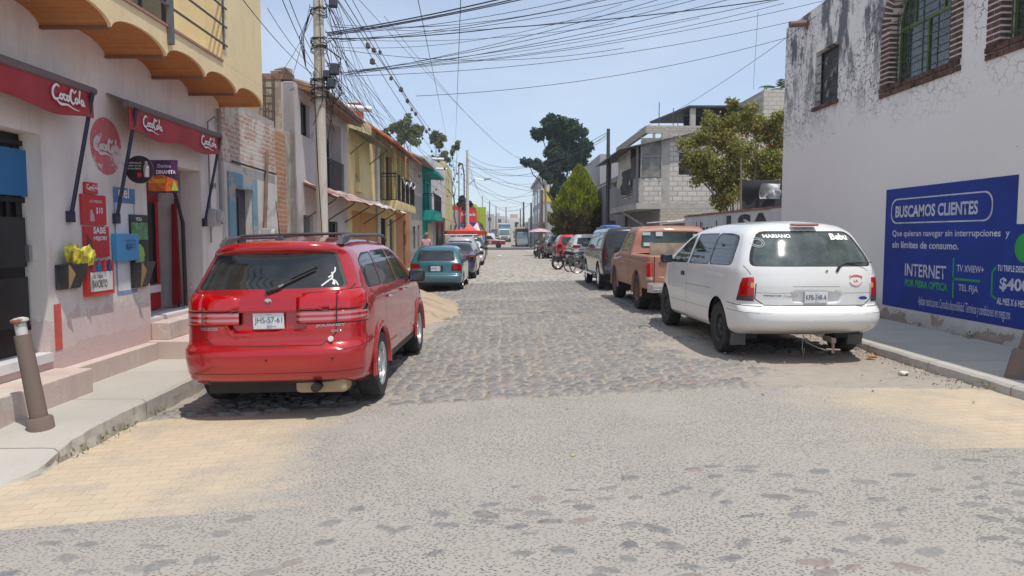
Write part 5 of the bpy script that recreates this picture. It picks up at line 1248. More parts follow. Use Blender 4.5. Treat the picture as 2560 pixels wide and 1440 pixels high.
for i, (px0, px1, yt, Y, c, lab) in enumerate(((1213, 1235, 535, 260, (.50, .48, .46), 'grey far block closing the street on the left'), (1236, 1262, 540, 290, (.55, .52, .48), 'tan far block closing the street near its middle'), (1262, 1285, 548, 250, (.62, .62, .62), 'pale grey far house with blue window closing the street'), (1272, 1312, 545, 215, (.72, .70, .66), 'white low far house closing the street on the right'))):
    a, b = onY(px0, yt, Y), onY(px1, yt, Y); r_ = empty('far_house', ((a.x + b.x) / 2, Y, 1), lab, 'house')
    m = MB(); m.box(a.x, b.x, Y, Y + 10, .5, a.z); m.build('wall', col(c), r_)
    m = MB(); cx = (a.x + b.x) / 2; m.box(cx - .6, cx + .6, Y - .05, Y - .003, a.z - 2.6, a.z - 1.2); m.build('window', WINGLASS, r_)
    m = MB(); m.box(a.x + .5, b.x - 2, Y + 3, Y + 9, a.z + .003, a.z + 1.2); m.build('roof_room', col(FARC[i]), r_)
# ================================================================ right row beyond the block house
gh = simple_house('grey_annex', 'dark grey two storey house behind the slim dark pole, right side', 39.8, 50, 5.2, (.26, .255, .26), [(41, 42.4, 3.2, 4.6)], side=-1, X=6.9, doors=[(43, 45.5, .1, 2.6)])
m = MB(); m.hull([(5.9, 39.9, 4.6), (9, 39.9, 5.6), (9, 39.9, 5.5), (5.9, 39.9, 4.5)], [(5.9, 44, 4.6), (9, 44, 5.6), (9, 44, 5.5), (5.9, 44, 4.5)]); m.build('porch_roof', M('galv_sheet', (0, 0, 0)), gh)
simple_house('mid_house', 'grey house with white pipes on the roof edge behind the conifer', 50, 60, 7.3, (.42, .41, .41), [(52, 53, 3, 4.5)], side=-1, X=6.9, doors=[(55, 58, .1, 2.6)])
simple_house('low_house', 'low pinkish house behind the parked motorcycles on the right', 60, 72, 4.6, (.50, .42, .38), [(62, 63.5, 1, 2.4)], side=-1, X=6.9, doors=[(66, 69, .1, 2.6)])
simple_house('wall_house', 'low pale house next to the far crossing on the right', 72, 84, 3.8, (.52, .50, .47), [(74, 75.5, 1, 2.4)], side=-1, X=6.9, doors=[(78, 81, .1, 2.6)])
cb = empty('sign_building', (5.4, 106, .5), 'tall grey three storey corner building with yellow painted sign at the far crossing', 'building')
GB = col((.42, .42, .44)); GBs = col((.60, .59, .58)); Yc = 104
a, b = onY(1353, 440, Yc), onY(1400, 440, Yc)
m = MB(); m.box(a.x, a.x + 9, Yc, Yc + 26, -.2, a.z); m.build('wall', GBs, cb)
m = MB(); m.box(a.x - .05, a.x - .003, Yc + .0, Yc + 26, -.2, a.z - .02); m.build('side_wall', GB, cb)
for i in range(3):
    for j in range(2):
        m = MB(); m.box(a.x - .12, a.x - .053, Yc + 2 + i * 8, Yc + 6 + i * 8, 3.6 + 2.9 * j, 5.6 + 2.9 * j); m.build('window', WINGLASS, cb)
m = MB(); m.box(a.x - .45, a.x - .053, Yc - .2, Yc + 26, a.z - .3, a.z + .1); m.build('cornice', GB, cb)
c, d = onY(1355, 474, Yc), onY(1392, 504, Yc)
m = MB(); m.box(c.x, d.x + 1, Yc - .12, Yc - .003, d.z, c.z); m.build('yellow_sign', M('sign_yellow', (.80, .58, .01), .5), cb)
m = MB(); m.box(d.x - .7, d.x + .8, Yc - .16, Yc - .123, d.z + .3, d.z + 1.2); m.build('blue_mark', BLUEP, cb)
m = MB(); m.box(a.x + .1, a.x + 4, Yc - .03, Yc - .003, .0, 3.4); m.build('grey_base', GB, cb)
# ================================================================ vehicle kit (u along the car from the rear bumper, y across, z up)
def body_grid(L_, W_, H_, r, nu, nw, nz_):
    def axis(half, n):
        core = list(np.linspace(-(half - r), half - r, n)); ed = [half - r + r * q for q in (.35, .7, 1)]
        return [-e for e in reversed(ed)] + core + ed
    A, B, Cc = axis(L_ / 2, nu), axis(W_ / 2, nw), axis(H_ / 2, nz_)
    idx = {}; vs = []; fs = []
    def vid(i, j, k):
        key = (i, j, k)
        if key not in idx: idx[key] = len(vs); vs.append((A[i], B[j], Cc[k]))
        return idx[key]
    nA, nB, nC = len(A), len(B), len(Cc)
    for (n1, n2, f) in ((nA, nB, lambda i, j, e: vid(i, j, (nC - 1) * e)), (nA, nC, lambda i, j, e: vid(i, (nB - 1) * e, j)), (nB, nC, lambda i, j, e: vid((nA - 1) * e, i, j))):
        for e in (0, 1):
            for i in range(n1 - 1):
                for j in range(n2 - 1): fs.append((f(i, j, e), f(i + 1, j, e), f(i + 1, j + 1, e), f(i, j + 1, e)))
    V = np.array(vs); half = np.array([L_ / 2, W_ / 2, H_ / 2]); core = np.clip(V, -(half - r), half - r); d = V - core
    n = np.linalg.norm(d, axis=1, keepdims=True); n[n == 0] = 1
    ax_ = (np.abs(d) > 1e-9).sum(1, keepdims=True)
    P_ = core + d / n * np.where(ax_ > 1, np.max(np.abs(d), axis=1, keepdims=True), n)
    return (P_ / half + 1) / 2, fs          # 0..1 in u, w, z
def make_body(sp):
    """smooth closed body from profiles"""
    L_, W_, H_ = sp['L'], sp['W'], sp['H']
    G, fs = body_grid(L_, W_, H_, sp.get('r', .13), sp.get('nu', 64), sp.get('nw', 22), sp.get('nz', 26))
    zt = pchip(*zip(*sp['top'])); zb = pchip(*zip(*sp['bot'])); wz = pchip(*zip(*sp['wz'])); rear = pchip(*zip(*sp['rear'])); front = pchip(*zip(*sp['front'])); plan = pchip(*zip(*sp['plan']))
    un, wn_, zn = G[:, 0], G[:, 1] * 2 - 1, G[:, 2]
    u0 = un * L_; T = zt(u0); B = zb(u0)
    crown = sp.get('crown', .03) * (1 - wn_ ** 2) * np.clip((T - .9) / .5, .3, 1)
    z = B + zn * (T - B) + crown * zn ** 6
    wd = wz(z) * plan(u0); y = wn_ * wd
    cr = sp.get('corner', .16) * np.abs(wn_) ** sp.get('cpow', 4); fl = 1.1
    wr = np.clip(1 - u0 / fl, 0, 1); wf = np.clip(1 - (L_ - u0) / fl, 0, 1)
    u = u0 + wr * (rear(z) + cr) - wf * (front(z) + cr)
    me = bpy.data.meshes.new('body'); me.from_pydata(np.stack([u, y, z], 1).tolist(), [], fs)
    b = bmesh.new(); b.from_mesh(me); bpy.data.meshes.remove(me); bmesh.ops.recalc_face_normals(b, faces=b.faces)
    b.faces.layers.int.new('k')
    return b
def clip(b, faces, planes):
    """cut faces by half spaces (co, outward normal); returns those inside all of them"""
    Fs = list(faces)
    for co, no in planes:
        co, no = Vector(co), Vector(no).normalized()
        if not Fs: return []
        keep = []; cut = []
        for f in Fs:
            ds = [(v.co - co).dot(no) for v in f.verts]
            if max(ds) <= 1e-5: keep.append(f)
            elif min(ds) < -1e-5: cut.append(f)
        if cut:
            g = list({v for f in cut for v in f.verts}) + list({e for f in cut for e in f.edges}) + cut
            r_ = bmesh.ops.bisect_plane(b, geom=g, dist=1e-5, plane_co=co, plane_no=no)
            for f in {x for x in r_['geom'] if isinstance(x, bmesh.types.BMFace)}:
                if f.is_valid and (f.calc_center_median() - co).dot(no) < 0: keep.append(f)
        Fs = keep
    return Fs
def poly_planes(pts, ax):
    """convex outline in two axes -> planes"""
    i, j = ax; n = len(pts); ar = sum(pts[q][0] * pts[(q + 1) % n][1] - pts[(q + 1) % n][0] * pts[q][1] for q in range(n)); s = 1 if ar > 0 else -1
    out = []
    for q in range(n):
        p, r_ = pts[q], pts[(q + 1) % n]; co = [0, 0, 0]; no = [0, 0, 0]
        co[i], co[j] = p; no[i], no[j] = (r_[1] - p[1]) * s, -(r_[0] - p[0]) * s
        if abs(no[i]) + abs(no[j]) > 1e-9: out.append((co, no))
    return out
def rounded(pts, r, n=3):
    out = []; N_ = len(pts)
    for i in range(N_):
        p = Vector(pts[i]); a = Vector(pts[i - 1]); c = Vector(pts[(i + 1) % N_]); r1 = min(r, (a - p).length * .45, (c - p).length * .45)
        s, e = p + (a - p).normalized() * r1, p + (c - p).normalized() * r1
        for k_ in range(n + 1): t = k_ / n; out.append(tuple(s * (1 - t) ** 2 + p * 2 * t * (1 - t) + e * t * t))
    return out
def shrink(pts, d):
    c = sum((Vector(p) for p in pts), Vector((0, 0))) / len(pts)
    return [tuple(Vector(p) + (c - Vector(p)).normalized() * d) for p in pts]
def side_faces(b, s, zlo=0, umin=-9, umax=99):
    return [f for f in b.faces if f.normal.y * s > .25 and f.calc_center_median().y * s > .05 and umin < f.calc_center_median().x < umax]
def rear_faces(b): return [f for f in b.faces if f.normal.x < -.3 and f.calc_center_median().x < 1.2]
def take(b, faces, name, mat, parent, off=0, solid=0, smooth=True):
    """move faces out of the body into a part of their own"""
    n = bmesh.new(); vm = {}
    for f in faces:
        vs = []
        for v in f.verts:
            if v not in vm: vm[v] = n.verts.new(v.co + v.normal * off)
            vs.append(vm[v])
        try: g = n.faces.new(vs); g.smooth = smooth
        except ValueError: pass
    bmesh.ops.delete(b, geom=faces, context='FACES')
    if solid: bmesh.ops.solidify(n, geom=n.faces[:], thickness=solid)
    me = bpy.data.meshes.new(name); n.to_mesh(me); n.free(); me.materials.append(mat)
    return link(name, me, parent, False)
def paint(faces, i, off=0):
    for f in faces: f.material_index = i
    if off:
        for v in {v for f in faces for v in f.verts}: v.co += v.normal * off
def finish(b, mats, parent, name='body', ang=45):
    for f in b.faces: f.smooth = True
    for e in b.edges: e.smooth = not (len(e.link_faces) == 2 and e.calc_face_angle(0) > R(ang))
    me = bpy.data.meshes.new(name); b.to_mesh(me); b.free()
    for m in mats: me.materials.append(m)
    return link(name, me, parent, False)
TYRE = M('tyre', (.03, .029, .028), .85, var=.35, scale=8, bmp=.5, bscale=70)
def wheel(parent, u, y, s, r, w_, rimr, rimmat, style='five'):
    """tyre with tread shoulders + rim; s = side the outer face looks to"""
    root_me = MB(); h = w_ / 2
    root_me.lathe([(rimr * .98, -h * .9), (r * .93, -h), (r * .985, -h * .8), (r, -h * .5), (r, h * .5), (r * .985, h * .8), (r * .93, h), (rimr * 1.02, h * .92), (rimr * .98, h * .6), (rimr * .98, -h * .6)], (u, y, r), 40, 'y', cap=False)
    t_o = root_me.build('wheel', TYRE, parent, world=False); smooth_by_angle(t_o, 35)
    m = MB(); yo = y + s * h * .72
    m.lathe([(rimr, s * (h * .95)), (rimr * .90, s * (h * .80)), (rimr * .86, s * h * .30), (.02, s * h * .28)], (u, y, r), 32, 'y', cap=False)
    if style == 'five':
        for k_ in range(5):
            a = 2 * math.pi * k_ / 5 + .3
            for da in (-.17, .17):
                c0 = Vector((math.cos(a + da * 1.9) * .055, 0, math.sin(a + da * 1.9) * .055)); c1 = Vector((math.cos(a + da) * rimr * .93, 0, math.sin(a + da) * rimr * .93))
                d = (c1 - c0).normalized(); p_ = Vector((-d.z, 0, d.x)) * .019; o_ = Vector((u, yo, r)); th = Vector((0, -s * .03, 0))
                m.hull([o_ + c0 - p_, o_ + c0 + p_, o_ + c1 + p_, o_ + c1 - p_], [o_ + c0 - p_ + th, o_ + c0 + p_ + th, o_ + c1 + p_ + th, o_ + c1 - p_ + th])
        m.lathe([(.075, 0), (.07, s * .012), (.03, s * .018)], (u, yo - s * .004, r), 16, 'y')
    elif style == 'steel':
        m.lathe([(rimr * .88, 0), (rimr * .6, s * .035), (rimr * .42, s * .015), (.05, s * .03), (.04, s * .06)], (u, yo - s * .05, r), 24, 'y')
        for k_ in range(10):
            a = 2 * math.pi * k_ / 10; c = (u + math.cos(a) * rimr * .66, yo - s * .02, r + math.sin(a) * rimr * .66); m.ico(c, .018, 1, 0, (1, .3, 1))
    else:
        for k_ in range(style if isinstance(style, int) else 7):
            n_ = style if isinstance(style, int) else 7; a = 2 * math.pi * k_ / n_; c1 = Vector((math.cos(a) * rimr * .92, 0, math.sin(a) * rimr * .92)); c0 = c1 * .1; d = c1.normalized(); p_ = Vector((-d.z, 0, d.x)) * .022; o_ = Vector((u, yo, r)); th = Vector((0, -s * .03, 0))
            m.hull([o_ + c0 - p_, o_ + c0 + p_, o_ + c1 + p_ * .8, o_ + c1 - p_ * .8], [o_ + c0 - p_ + th, o_ + c0 + p_ + th, o_ + c1 + p_ * .8 + th, o_ + c1 - p_ * .8 + th])
        m.lathe([(.06, 0), (.05, s * .02)], (u, yo - s * .004, r), 14, 'y')
    o = m.build('rim', rimmat, t_o, world=False); smooth_by_angle(o, 40); return t_o
def arches(b, sp, root, us, R_, lip=None, zc=None):
    """cut round wheel openings, add dark wells"""
    zc = zc or sp['wr']
    for s in (-1, 1):
        for u in us:
            pts = [(u + R_ * math.cos(a), zc + R_ * math.sin(a)) for a in np.linspace(0, math.pi, 19)] + [(u - R_, .0), (u + R_, .0)]
            fs = clip(b, [f for f in b.faces if f.calc_center_median().y * s > sp['W'] * .30], poly_planes(pts, (0, 2)))
            bmesh.ops.delete(b, geom=fs, context='FACES')
    m = MB()
    for s in (-1, 1):
        for u in us:
            yo, yi = s * (sp['W'] / 2 - .05), s * (sp['W'] / 2 - .42); A_ = np.linspace(-.25, math.pi + .25, 20)
            o_ = [(u + (R_ + .012) * math.cos(a), yo, zc + (R_ + .012) * math.sin(a)) for a in A_]; i_ = [(p[0], yi, p[2]) for p in o_]
            k_ = len(m.v); m.add(o_ + i_, [(q, q + 1, 20 + q + 1, 20 + q) for q in range(19)] + [tuple(range(20, 40))])
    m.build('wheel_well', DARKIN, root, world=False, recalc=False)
    if lip:
        for s in (-1, 1):
            for u in us:
                m = MB(); A_ = np.linspace(-.12, math.pi + .12, 24); w0 = sp['W'] / 2 * lip.get('k', 1.0)
                q0 = []; 
                rings = ((R_ - .006, w0 - .05), (R_ - .006, w0 + lip['out']), (R_ + lip['w'] * .5, w0 + lip['out'] * 1.05), (R_ + lip['w'], w0 - lip.get('sink', .02)))
                vs = [(u + rr * math.cos(a), s * ww, zc + rr * math.sin(a)) for a in A_ for rr, ww in rings]
                m.add(vs, [(4 * i + j, 4 * i + j + 1, 4 * i + j + 5, 4 * i + j + 4) for i in range(23) for j in range(3)])
                m.build('arch_flare', lip['mat'], root, smooth=True, world=False, recalc=False)
def side_window(b, s, root, pts, glass, rub=1, r=.05, trim=.016, name='side_window'):
    rp_ = rounded(pts, r); 
    umin, umax = min(p[0] for p in pts) - .1, max(p[0] for p in pts) + .1
    fs = clip(b, [f for f in side_faces(b, s, 0, umin - .2, umax + .2)], poly_planes(rp_, (0, 2))); paint(fs, rub)
    inner = clip(b, fs, poly_planes(rounded(shrink(pts, trim * 1.6), r), (0, 2)))
    take(b, inner, name, glass, root, -.003)
def rear_window(b, root, pts, glass, rub=1, r=.06, trim=.02):
    fs = clip(b, rear_faces(b), poly_planes(rounded(pts, r), (1, 2))); paint(fs, rub)
    fs = [f for f in fs if f.is_valid]
    inner = clip(b, fs, poly_planes(rounded(shrink(pts, trim * 1.5), r), (1, 2)))
    return take(b, inner, 'rear_window', glass, root, -.003)
def seam_line(b, faces, p, q, ax, w_=.008, mi=2):
    p, q = Vector(p), Vector(q); d = (q - p).normalized(); n_ = Vector((-d.y, d.x)) * w_ / 2
    fs = clip(b, [f for f in faces if f.is_valid], poly_planes([tuple(p - n_), tuple(q - n_), tuple(q + n_), tuple(p + n_)], ax)); paint(fs, mi); return fs
from mathutils.bvhtree import BVHTree
def rxf(bv, y, z):
    h = bv.ray_cast(Vector((-1, y, z)), Vector((1, 0, 0))); return h[0].x if h[0] else .1
def wrap(o, bv, off=.004):
    """lay a flat part on the rear of the body"""
    for v in o.data.vertices: v.co.x = rxf(bv, v.co.y, v.co.z) - off
    return o
def rear_text(root, bv, s, y, z, w_, h_, mat, name='sticker', off=.005, **k):
    return wrap(text_mesh(s, (0, y, z), (0, -w_, 0), (0, 0, h_), mat, name, root, depth=0, world=False, **k), bv, off)
def seat(parent, u, y, h=.0, mat=None, w_=.5, name='seat'):
    m = MB(); m.box(u - .08, u + .06, y - w_ / 2, y + w_ / 2, .55 + h, 1.12 + h); m.box(u - .05, u + .5, y - w_ / 2, y + w_ / 2, .45 + h, .6 + h); m.box(u - .06, u + .02, y - .13, y + .13, 1.15 + h, 1.32 + h)
    return m.build(name, mat or M('seat_grey', (.10, .10, .11), .9), parent, world=False, bevel=.03)
def plate(root, u, y, z, text, tilt=0, w_=.30, h_=.15, sub=None, n=None):
    m = MB(); m.box(u - .008, u, y - w_ / 2, y + w_ / 2, z - h_ / 2, z + h_ / 2)
    o = m.build('number_plate', M('plate_white', (.66, .67, .68), .5), root, world=False, bevel=.004)
    # rear view: +y of the car is to the left of the picture
    tm = text_mesh(text, (u - .011, y + w_ * .44, z - h_ * .22), (0, -w_ * .88, 0), (0, 0, h_ * .46), M('plate_dark', (.05, .06, .07), .6), 'lettering', o, bold=.0, depth=.0, world=False)
    if sub: text_mesh(sub, (u - .011, y + w_ * .05, z - h_ * .42), (0, -w_ * .3, 0), (0, 0, h_ * .14), M('plate_dark', (0, 0, 0)), 'lettering', o, depth=0, world=False)
    m = MB(); m.box(u - .010, u - .0081, y - w_ * .1, y + w_ * .06, z - h_ * .44, z + h_ * .46); m.build('plate_print', M('plate_tint', (.5, .55, .6), .6), o, world=False)
    return o
def mirror(root, u, y, s, z, mat, sz=(.12, .20, .15)):
    m = MB(); m.box(u - sz[0] / 2, u + sz[0] / 2, y + s * .05, y + s * (.05 + sz[1]), z - sz[2] / 2, z + sz[2] / 2); o = m.build('mirror', mat, root, world=False, bevel=.035)
    for p_ in o.data.polygons: p_.use_smooth = True
    m = MB(); m.box(u - .03, u + .03, y - s * .03, y + s * .06, z - .05, z - .01); m.build('mirror_arm', mat, o, world=False)
    m = MB(); m.box(u - sz[0] / 2 - .002, u - sz[0] / 2 + .004, y + s * .07, y + s * (.03 + sz[1]), z - sz[2] / 2 + .02, z + sz[2] / 2 - .02); m.build('mirror_glass', M('mirror_dark', (.08, .09, .10), .05, .8, bmp=0), o, world=False)
    return o
def vehicle(name, label, cat, x, y, z, yaw=0, group=None, roll=0):
    """root at the middle of the rear bumper on the ground; local +x runs to the front of the car"""
    r_ = empty(name, (x, y, z), label, cat, group); r_.rotation_euler = (0, 0, R(90) + yaw)
    r_.rotation_mode = 'XYZ'
    if roll: r_.rotation_euler = (Matrix.Rotation(R(90) + yaw, 3, 'Z') @ Matrix.Rotation(roll, 3, 'X')).to_euler()
    return r_
LAMP = carpaint('lamp_red', (.48, .0, .002), .08, dust_sheen=.03)
LAMPC = carpaint('lamp_clear', (.40, .20, .20), .15, dust_sheen=.1)
LAMPO = carpaint('lamp_amber', (.75, .30, .03), .15, dust_sheen=.1)
SEAM = M('seam_dark', (.012, .012, .012), .8, bmp=0)
TRIM = M('trim_black', (.025, .025, .026), .55)
ALLOY = M('alloy', (.62, .62, .63), .28, .85, bmp=0)
RIMGREY = M('rim_grey', (.07, .07, .07), .55, .4)
TINT = glassmat('tinted_glass', (.10, .10, .10), .02)
CLEAR = glassmat('clear_glass', (.62, .70, .68), .02)
# ================================================================ red people carrier, left foreground
REDC = carpaint('car_red', (.44, .006, .009), .20, .2, dust_sheen=.07, dcol=(.40, .27, .23))
sp = dict(L=4.89, W=1.84, H=1.68, wr=.355, r=.11, nu=70, nw=26, nz=34, corner=.20, cpow=5, crown=.045,
    top=[(0, 1.60), (.12, 1.655), (.5, 1.665), (1.6, 1.69), (2.6, 1.66), (3.05, 1.50), (3.75, 1.10), (4.0, 1.04), (4.6, .93), (4.89, .78)],
    bot=[(0, .34), (.4, .26), (4.4, .25), (4.89, .3)],
    wz=[(.2, .86), (.45, .905), (.62, .915), (.80, .905), (1.0, .905), (1.12, .90), (1.2, .865), (1.56, .705), (1.66, .62), (1.75, .6)],
    rear=[(.2, .10), (.38, .02), (.52, -.02), (.64, -.025), (.68, .0), (.70, .05), (.9, .07), (1.12, .10), (1.22, .15), (1.36, .24), (1.56, .33), (1.60, .26), (1.66, .22), (1.7, .26)],
    front=[(.2, .12), (.5, .0), (.8, .1), (1.0, .3)], plan=[(0, .965), (.6, 1.0), (3.8, 1.0), (4.89, .93)])
rc = vehicle('red_suv', 'red people carrier parked by the left kerb', 'car', -2.20, 6.80, -.035, R(-1.6), roll=R(-1.4))
b = make_body(sp); bv = BVHTree.FromBMesh(b)
arches(b, sp, rc, (.97, 3.86), .415, dict(mat=REDC, out=.012, w=.06, sink=.012))
G_ = TINT
for s in (1, -1):
    side_window(b, s, rc, [(.60, 1.20), (1.30, 1.19), (1.42, 1.56), (.98, 1.555), (.70, 1.49)], G_, r=.06)
    side_window(b, s, rc, [(1.335, 1.18), (2.20, 1.17), (2.24, 1.575), (1.46, 1.565)], G_, r=.03)
    side_window(b, s, rc, [(2.27, 1.17), (3.22, 1.15), (3.12, 1.24), (2.70, 1.53), (2.32, 1.575)], G_, r=.03)
    sf = lambda: side_faces(b, s)
    seam_line(b, sf(), (1.32, 1.18), (1.32, .72), (0, 2)); seam_line(b, sf(), (2.24, 1.18), (2.26, .34), (0, 2)); seam_line(b, sf(), (3.33, 1.12), (3.34, .34), (0, 2))
    seam_line(b, sf(), (1.42, .36), (3.4, .35), (0, 2)); seam_line(b, sf(), (.02, .655), (.62, .70), (0, 2), .007)
    fs = clip(b, sf(), poly_planes([(1.42, .40), (3.44, .40), (3.44, .27), (1.42, .27)], (0, 2))); paint(fs, 3)
    fs = clip(b, sf(), poly_planes([(1.43, .53), (3.42, .53), (3.42, .50), (1.43, .50)], (0, 2))); paint(fs, 0, .006)
rw = rear_window(b, rc, [(-.74, 1.235), (.74, 1.235), (.60, 1.575), (-.60, 1.575)], TINT, r=.05)
# tail lamps wrap round the corner; two halves split by the hatch seam
for s in (1, -1):
    for nm, planes in (('outer', [((0, s * .655, 0), (0, -s, 0)), ((.34, 0, 0), (1, 0, -.1))]), ('inner', [((0, s * .45, 0), (0, -s, -.25)), ((0, s * .645, 0), (0, s, 0))])):
        zr = [((0, 0, 1.165), (0, s * -.06, 1)), ((0, 0, .905), (0, 0, -1))]
        fa = [f for f in b.faces if f.calc_center_median().x < .75 and f.calc_center_median().y * s > .3 and .8 < f.calc_center_median().z < 1.3 and (f.normal.x < -.1 or f.normal.y * s > .3)]
        paint(clip(b, fa, [(tuple(Vector(c_) + Vector(n_).normalized() * .009), n_) for c_, n_ in planes + zr]), 2)
        fa = [f for f in b.faces if f.calc_center_median().x < .75 and f.calc_center_median().y * s > .3 and .8 < f.calc_center_median().z < 1.3 and (f.normal.x < -.1 or f.normal.y * s > .3)]
        fs = clip(b, fa, planes + zr)
        lo = clip(b, fs, [((0, 0, 1.035), (0, 0, 1))])
        hi = [f for f in fs if f.is_valid and f not in lo]
        o = take(b, [f for f in fs if f.is_valid], 'tail_light', LAMP, rc, .004, .0)
        o.data.materials.append(LAMPC)
        for p_ in o.data.polygons:
            zc_ = p_.center.z
        bb = bmesh.new(); bb.from_mesh(o.data)
        for z0_, z1_ in ((.935, .96), (.985, 1.01)):
            ff = clip(bb, bb.faces[:], [((0, 0, z1_), (0, 0, 1)), ((0, 0, z0_), (0, 0, -1))])
            for f in ff: f.material_index = 1
        bmesh.ops.solidify(bb, geom=bb.faces[:], thickness=.012); bb.to_mesh(o.data); bb.free()
rf = lambda: rear_faces(b)
# hatch seams
for p, q in (((-.65, .92), (-.64, .80)), ((-.64, .80), (-.52, .70)), ((-.52, .70), (.52, .70)), ((.52, .70), (.64, .80)), ((.64, .80), (.65, .92)), ((-.72, 1.17), (-.79, 1.26)), ((.72, 1.17), (.79, 1.26))):
    seam_line(b, rf(), p, q, (1, 2), .010)
# plate recess
rec = clip(b, rf(), poly_planes(rounded([(-.47, 1.045), (.47, 1.045), (.355, .795), (-.355, .795)], .03), (1, 2)))
inn = clip(b, rec, poly_planes(rounded([(-.455, 1.035), (.455, 1.035), (.345, .81), (-.345, .81)], .03), (1, 2)))
inn2 = clip(b, inn, poly_planes([(-.42, 1.02), (.42, 1.02), (.33, .845), (-.33, .845)], (1, 2)))
for v in {v for f in inn2 for v in f.verts}: v.co.x += .055
paint([f for f in rec if f.is_valid and f not in inn], 0, .005)
bumper_low = clip(b, [f for f in rf() if f.calc_center_median().z < .40], poly_planes([(-.62, .36), (.62, .36), (.62, .2), (-.62, .2)], (1, 2))); paint(bumper_low, 3)
seam_line(b, rf(), (-.9, .445), (.9, .445), (1, 2), .006)
body = finish(b, [REDC, TRIM, SEAM, TRIM], rc)
plate(rc, .105, .0, .935, 'JHS-57-61', sub='Jalisco', w_=.30, h_=.155)
CHR = CHROME
m = MB(); m.lathe([(.045, 0), (.045, -.012), (.035, -.016)], (.115, .0, 1.105), 20, 'x'); em = m.build('emblem', CHR, rc, world=False)
m = MB(); 
for s in (-1, 1): m.hull([(.092, s * .03, 1.13), (.092, s * .012, 1.12), (.092, s * .004, 1.08), (.092, s * .016, 1.09)], [(.097, s * .03, 1.13), (.097, s * .012, 1.12), (.097, s * .004, 1.08), (.097, s * .016, 1.09)])
m.build('emblem_print', M('print_dark', (.08, .08, .08), .5), em, world=False)
BADGE = M('badge_metal', (.45, .4, .4), .3, .7, bmp=0)
def back_text(s, y, z, w_, h_, x=0, mat=BADGE, **k): return rear_text(rc, bv, s, y, z, w_, h_, mat, 'badge', .006, **k)
back_text('DODGE', .66, .855, .18, .026, .068, bold=.03); back_text('JOURNEY', -.46, .865, .27, .030, .062, bold=.03); back_text('SXT', -.60, .815, .10, .026, .062, bold=.03)
m = MB(); m.lathe([(.026, -.006), (.026, .01)], (.064, -.60, .755), 16, 'x'); m.build('round_sticker', WHT, rc, world=False)
# jumping figure sticker
xw = .155; m = MB()
J = [[(0, .13), (.012, .10), (0, .07)], [(.0, .12), (.03, .16), (.025, .20)], [(0, .11), (-.035, .09)], [(0, .075), (-.06, .03), (-.10, .0)], [(0, .075), (.05, .05), (.09, .0)]]
for st in J:
    pts = [(.20 + .62 * (1.255 + q[1] * .85 - 1.24), -.58 - q[0] * .8, 1.255 + q[1] * .85) for q in st]
    m.tube([(rxf(bv, p[1], p[2]) - .005, p[1], p[2]) for p in pts], .008, 5)
m.ico((rxf(bv, -.58, 1.373) - .01, -.58, 1.255 + .118), .012, 1, 0); m.build('sticker', M('sticker_white', (.8, .8, .8), .5), rc, world=False)
m = MB(); m.tube([(.125, .02, 1.215), (.15, -.10, 1.25), (.175, -.14, 1.275), (.262, -.43, 1.41)], [.028, .024, .016, .009], 6); m.tube([(.21, -.2, 1.33), (.285, -.44, 1.44)], .008, 4); m.build('wiper', BLACK, rc, world=False)
m = MB(); m.ico((.05, .61, .60), .014, 1); 
m.build('bumper_plug', SEAM, rc, world=False)
for yy in (.0 - .0, -.62): m = MB(); m.ico((-.022 if yy > -.1 else .012, yy, .575), .013, 1); m.build('bumper_plug', SEAM, rc, world=False)
# roof rails
for s in (-1, 1):
    m = MB(); m.tube([(.62, s * .60, 1.66), (.70, s * .60, 1.725), (.95, s * .60, 1.74), (2.6, s * .60, 1.745), (2.85, s * .60, 1.73), (2.95, s * .60, 1.67)], [.035, .026, .020, .020, .026, .03], 8)
    m.hull([(.55, s * .57, 1.66), (.78, s * .57, 1.68), (.80, s * .63, 1.67), (.55, s * .63, 1.65)], [(.64, s * .575, 1.725), (.98, s * .575, 1.74), (.98, s * .625, 1.74), (.64, s * .625, 1.725)])
    m.build('roof_rail', M('rail_grey', (.07, .07, .075), .45), rc, world=False, smooth=False)
for u in (1.05, 2.45):
    m = MB(); m.tube([(u, -.60, 1.76), (u, 0, 1.77), (u, .60, 1.76)], .016, 6); m.build('roof_bar', M('rail_grey', (0, 0, 0)), rc, world=False)
m = MB(); m.hull([(.50, -.06, 1.70), (.66, -.04, 1.70), (.66, .04, 1.70), (.50, .06, 1.70)], [(.53, -.01, 1.745), (.57, -.01, 1.745), (.57, .01, 1.745), (.53, .01, 1.745)]); m.tube([(.55, 0, 1.73), (.50, .01, 2.1)], .004, 4); m.build('antenna', BLACK, rc, world=False)
for s in (-1, 1):
    mirror(rc, 3.05, s * .86, s, 1.19, BLACK, (.14, .21, .17))
    for u in (1.52, 2.48):
        m = MB(); m.tube([(u - .10, s * .915, 1.045), (u - .06, s * .945, 1.05), (u + .06, s * .945, 1.05), (u + .10, s * .915, 1.045)], .014, 6); m.build('door_handle', CHROME, rc, world=False)
    for u in (.97, 3.86): wheel(rc, u, s * .80, s, .355, .225, .235, ALLOY)
m = MB(); m.tube([(.22, -.45, .30), (-.0, -.45, .295)], .045, 12); m.build('exhaust', M('exhaust_dark', (.05, .045, .04), .5, .8), rc, world=False)
m = MB(); m.box(.12, .36, -.72, -.22, .22, .36); m.build('silencer', M('muddy', (.38, .28, .17), .9), rc, world=False, bevel=.04)
m = MB(); m.box(.3, 4.5, -.7, .7, .2, .32); m.build('underbody', DARKIN, rc, world=False)
for y_ in (-.4, .4): seat(rc, 1.9, y_); seat(rc, 2.8, y_)
seat(rc, 1.1, .35, .02); 
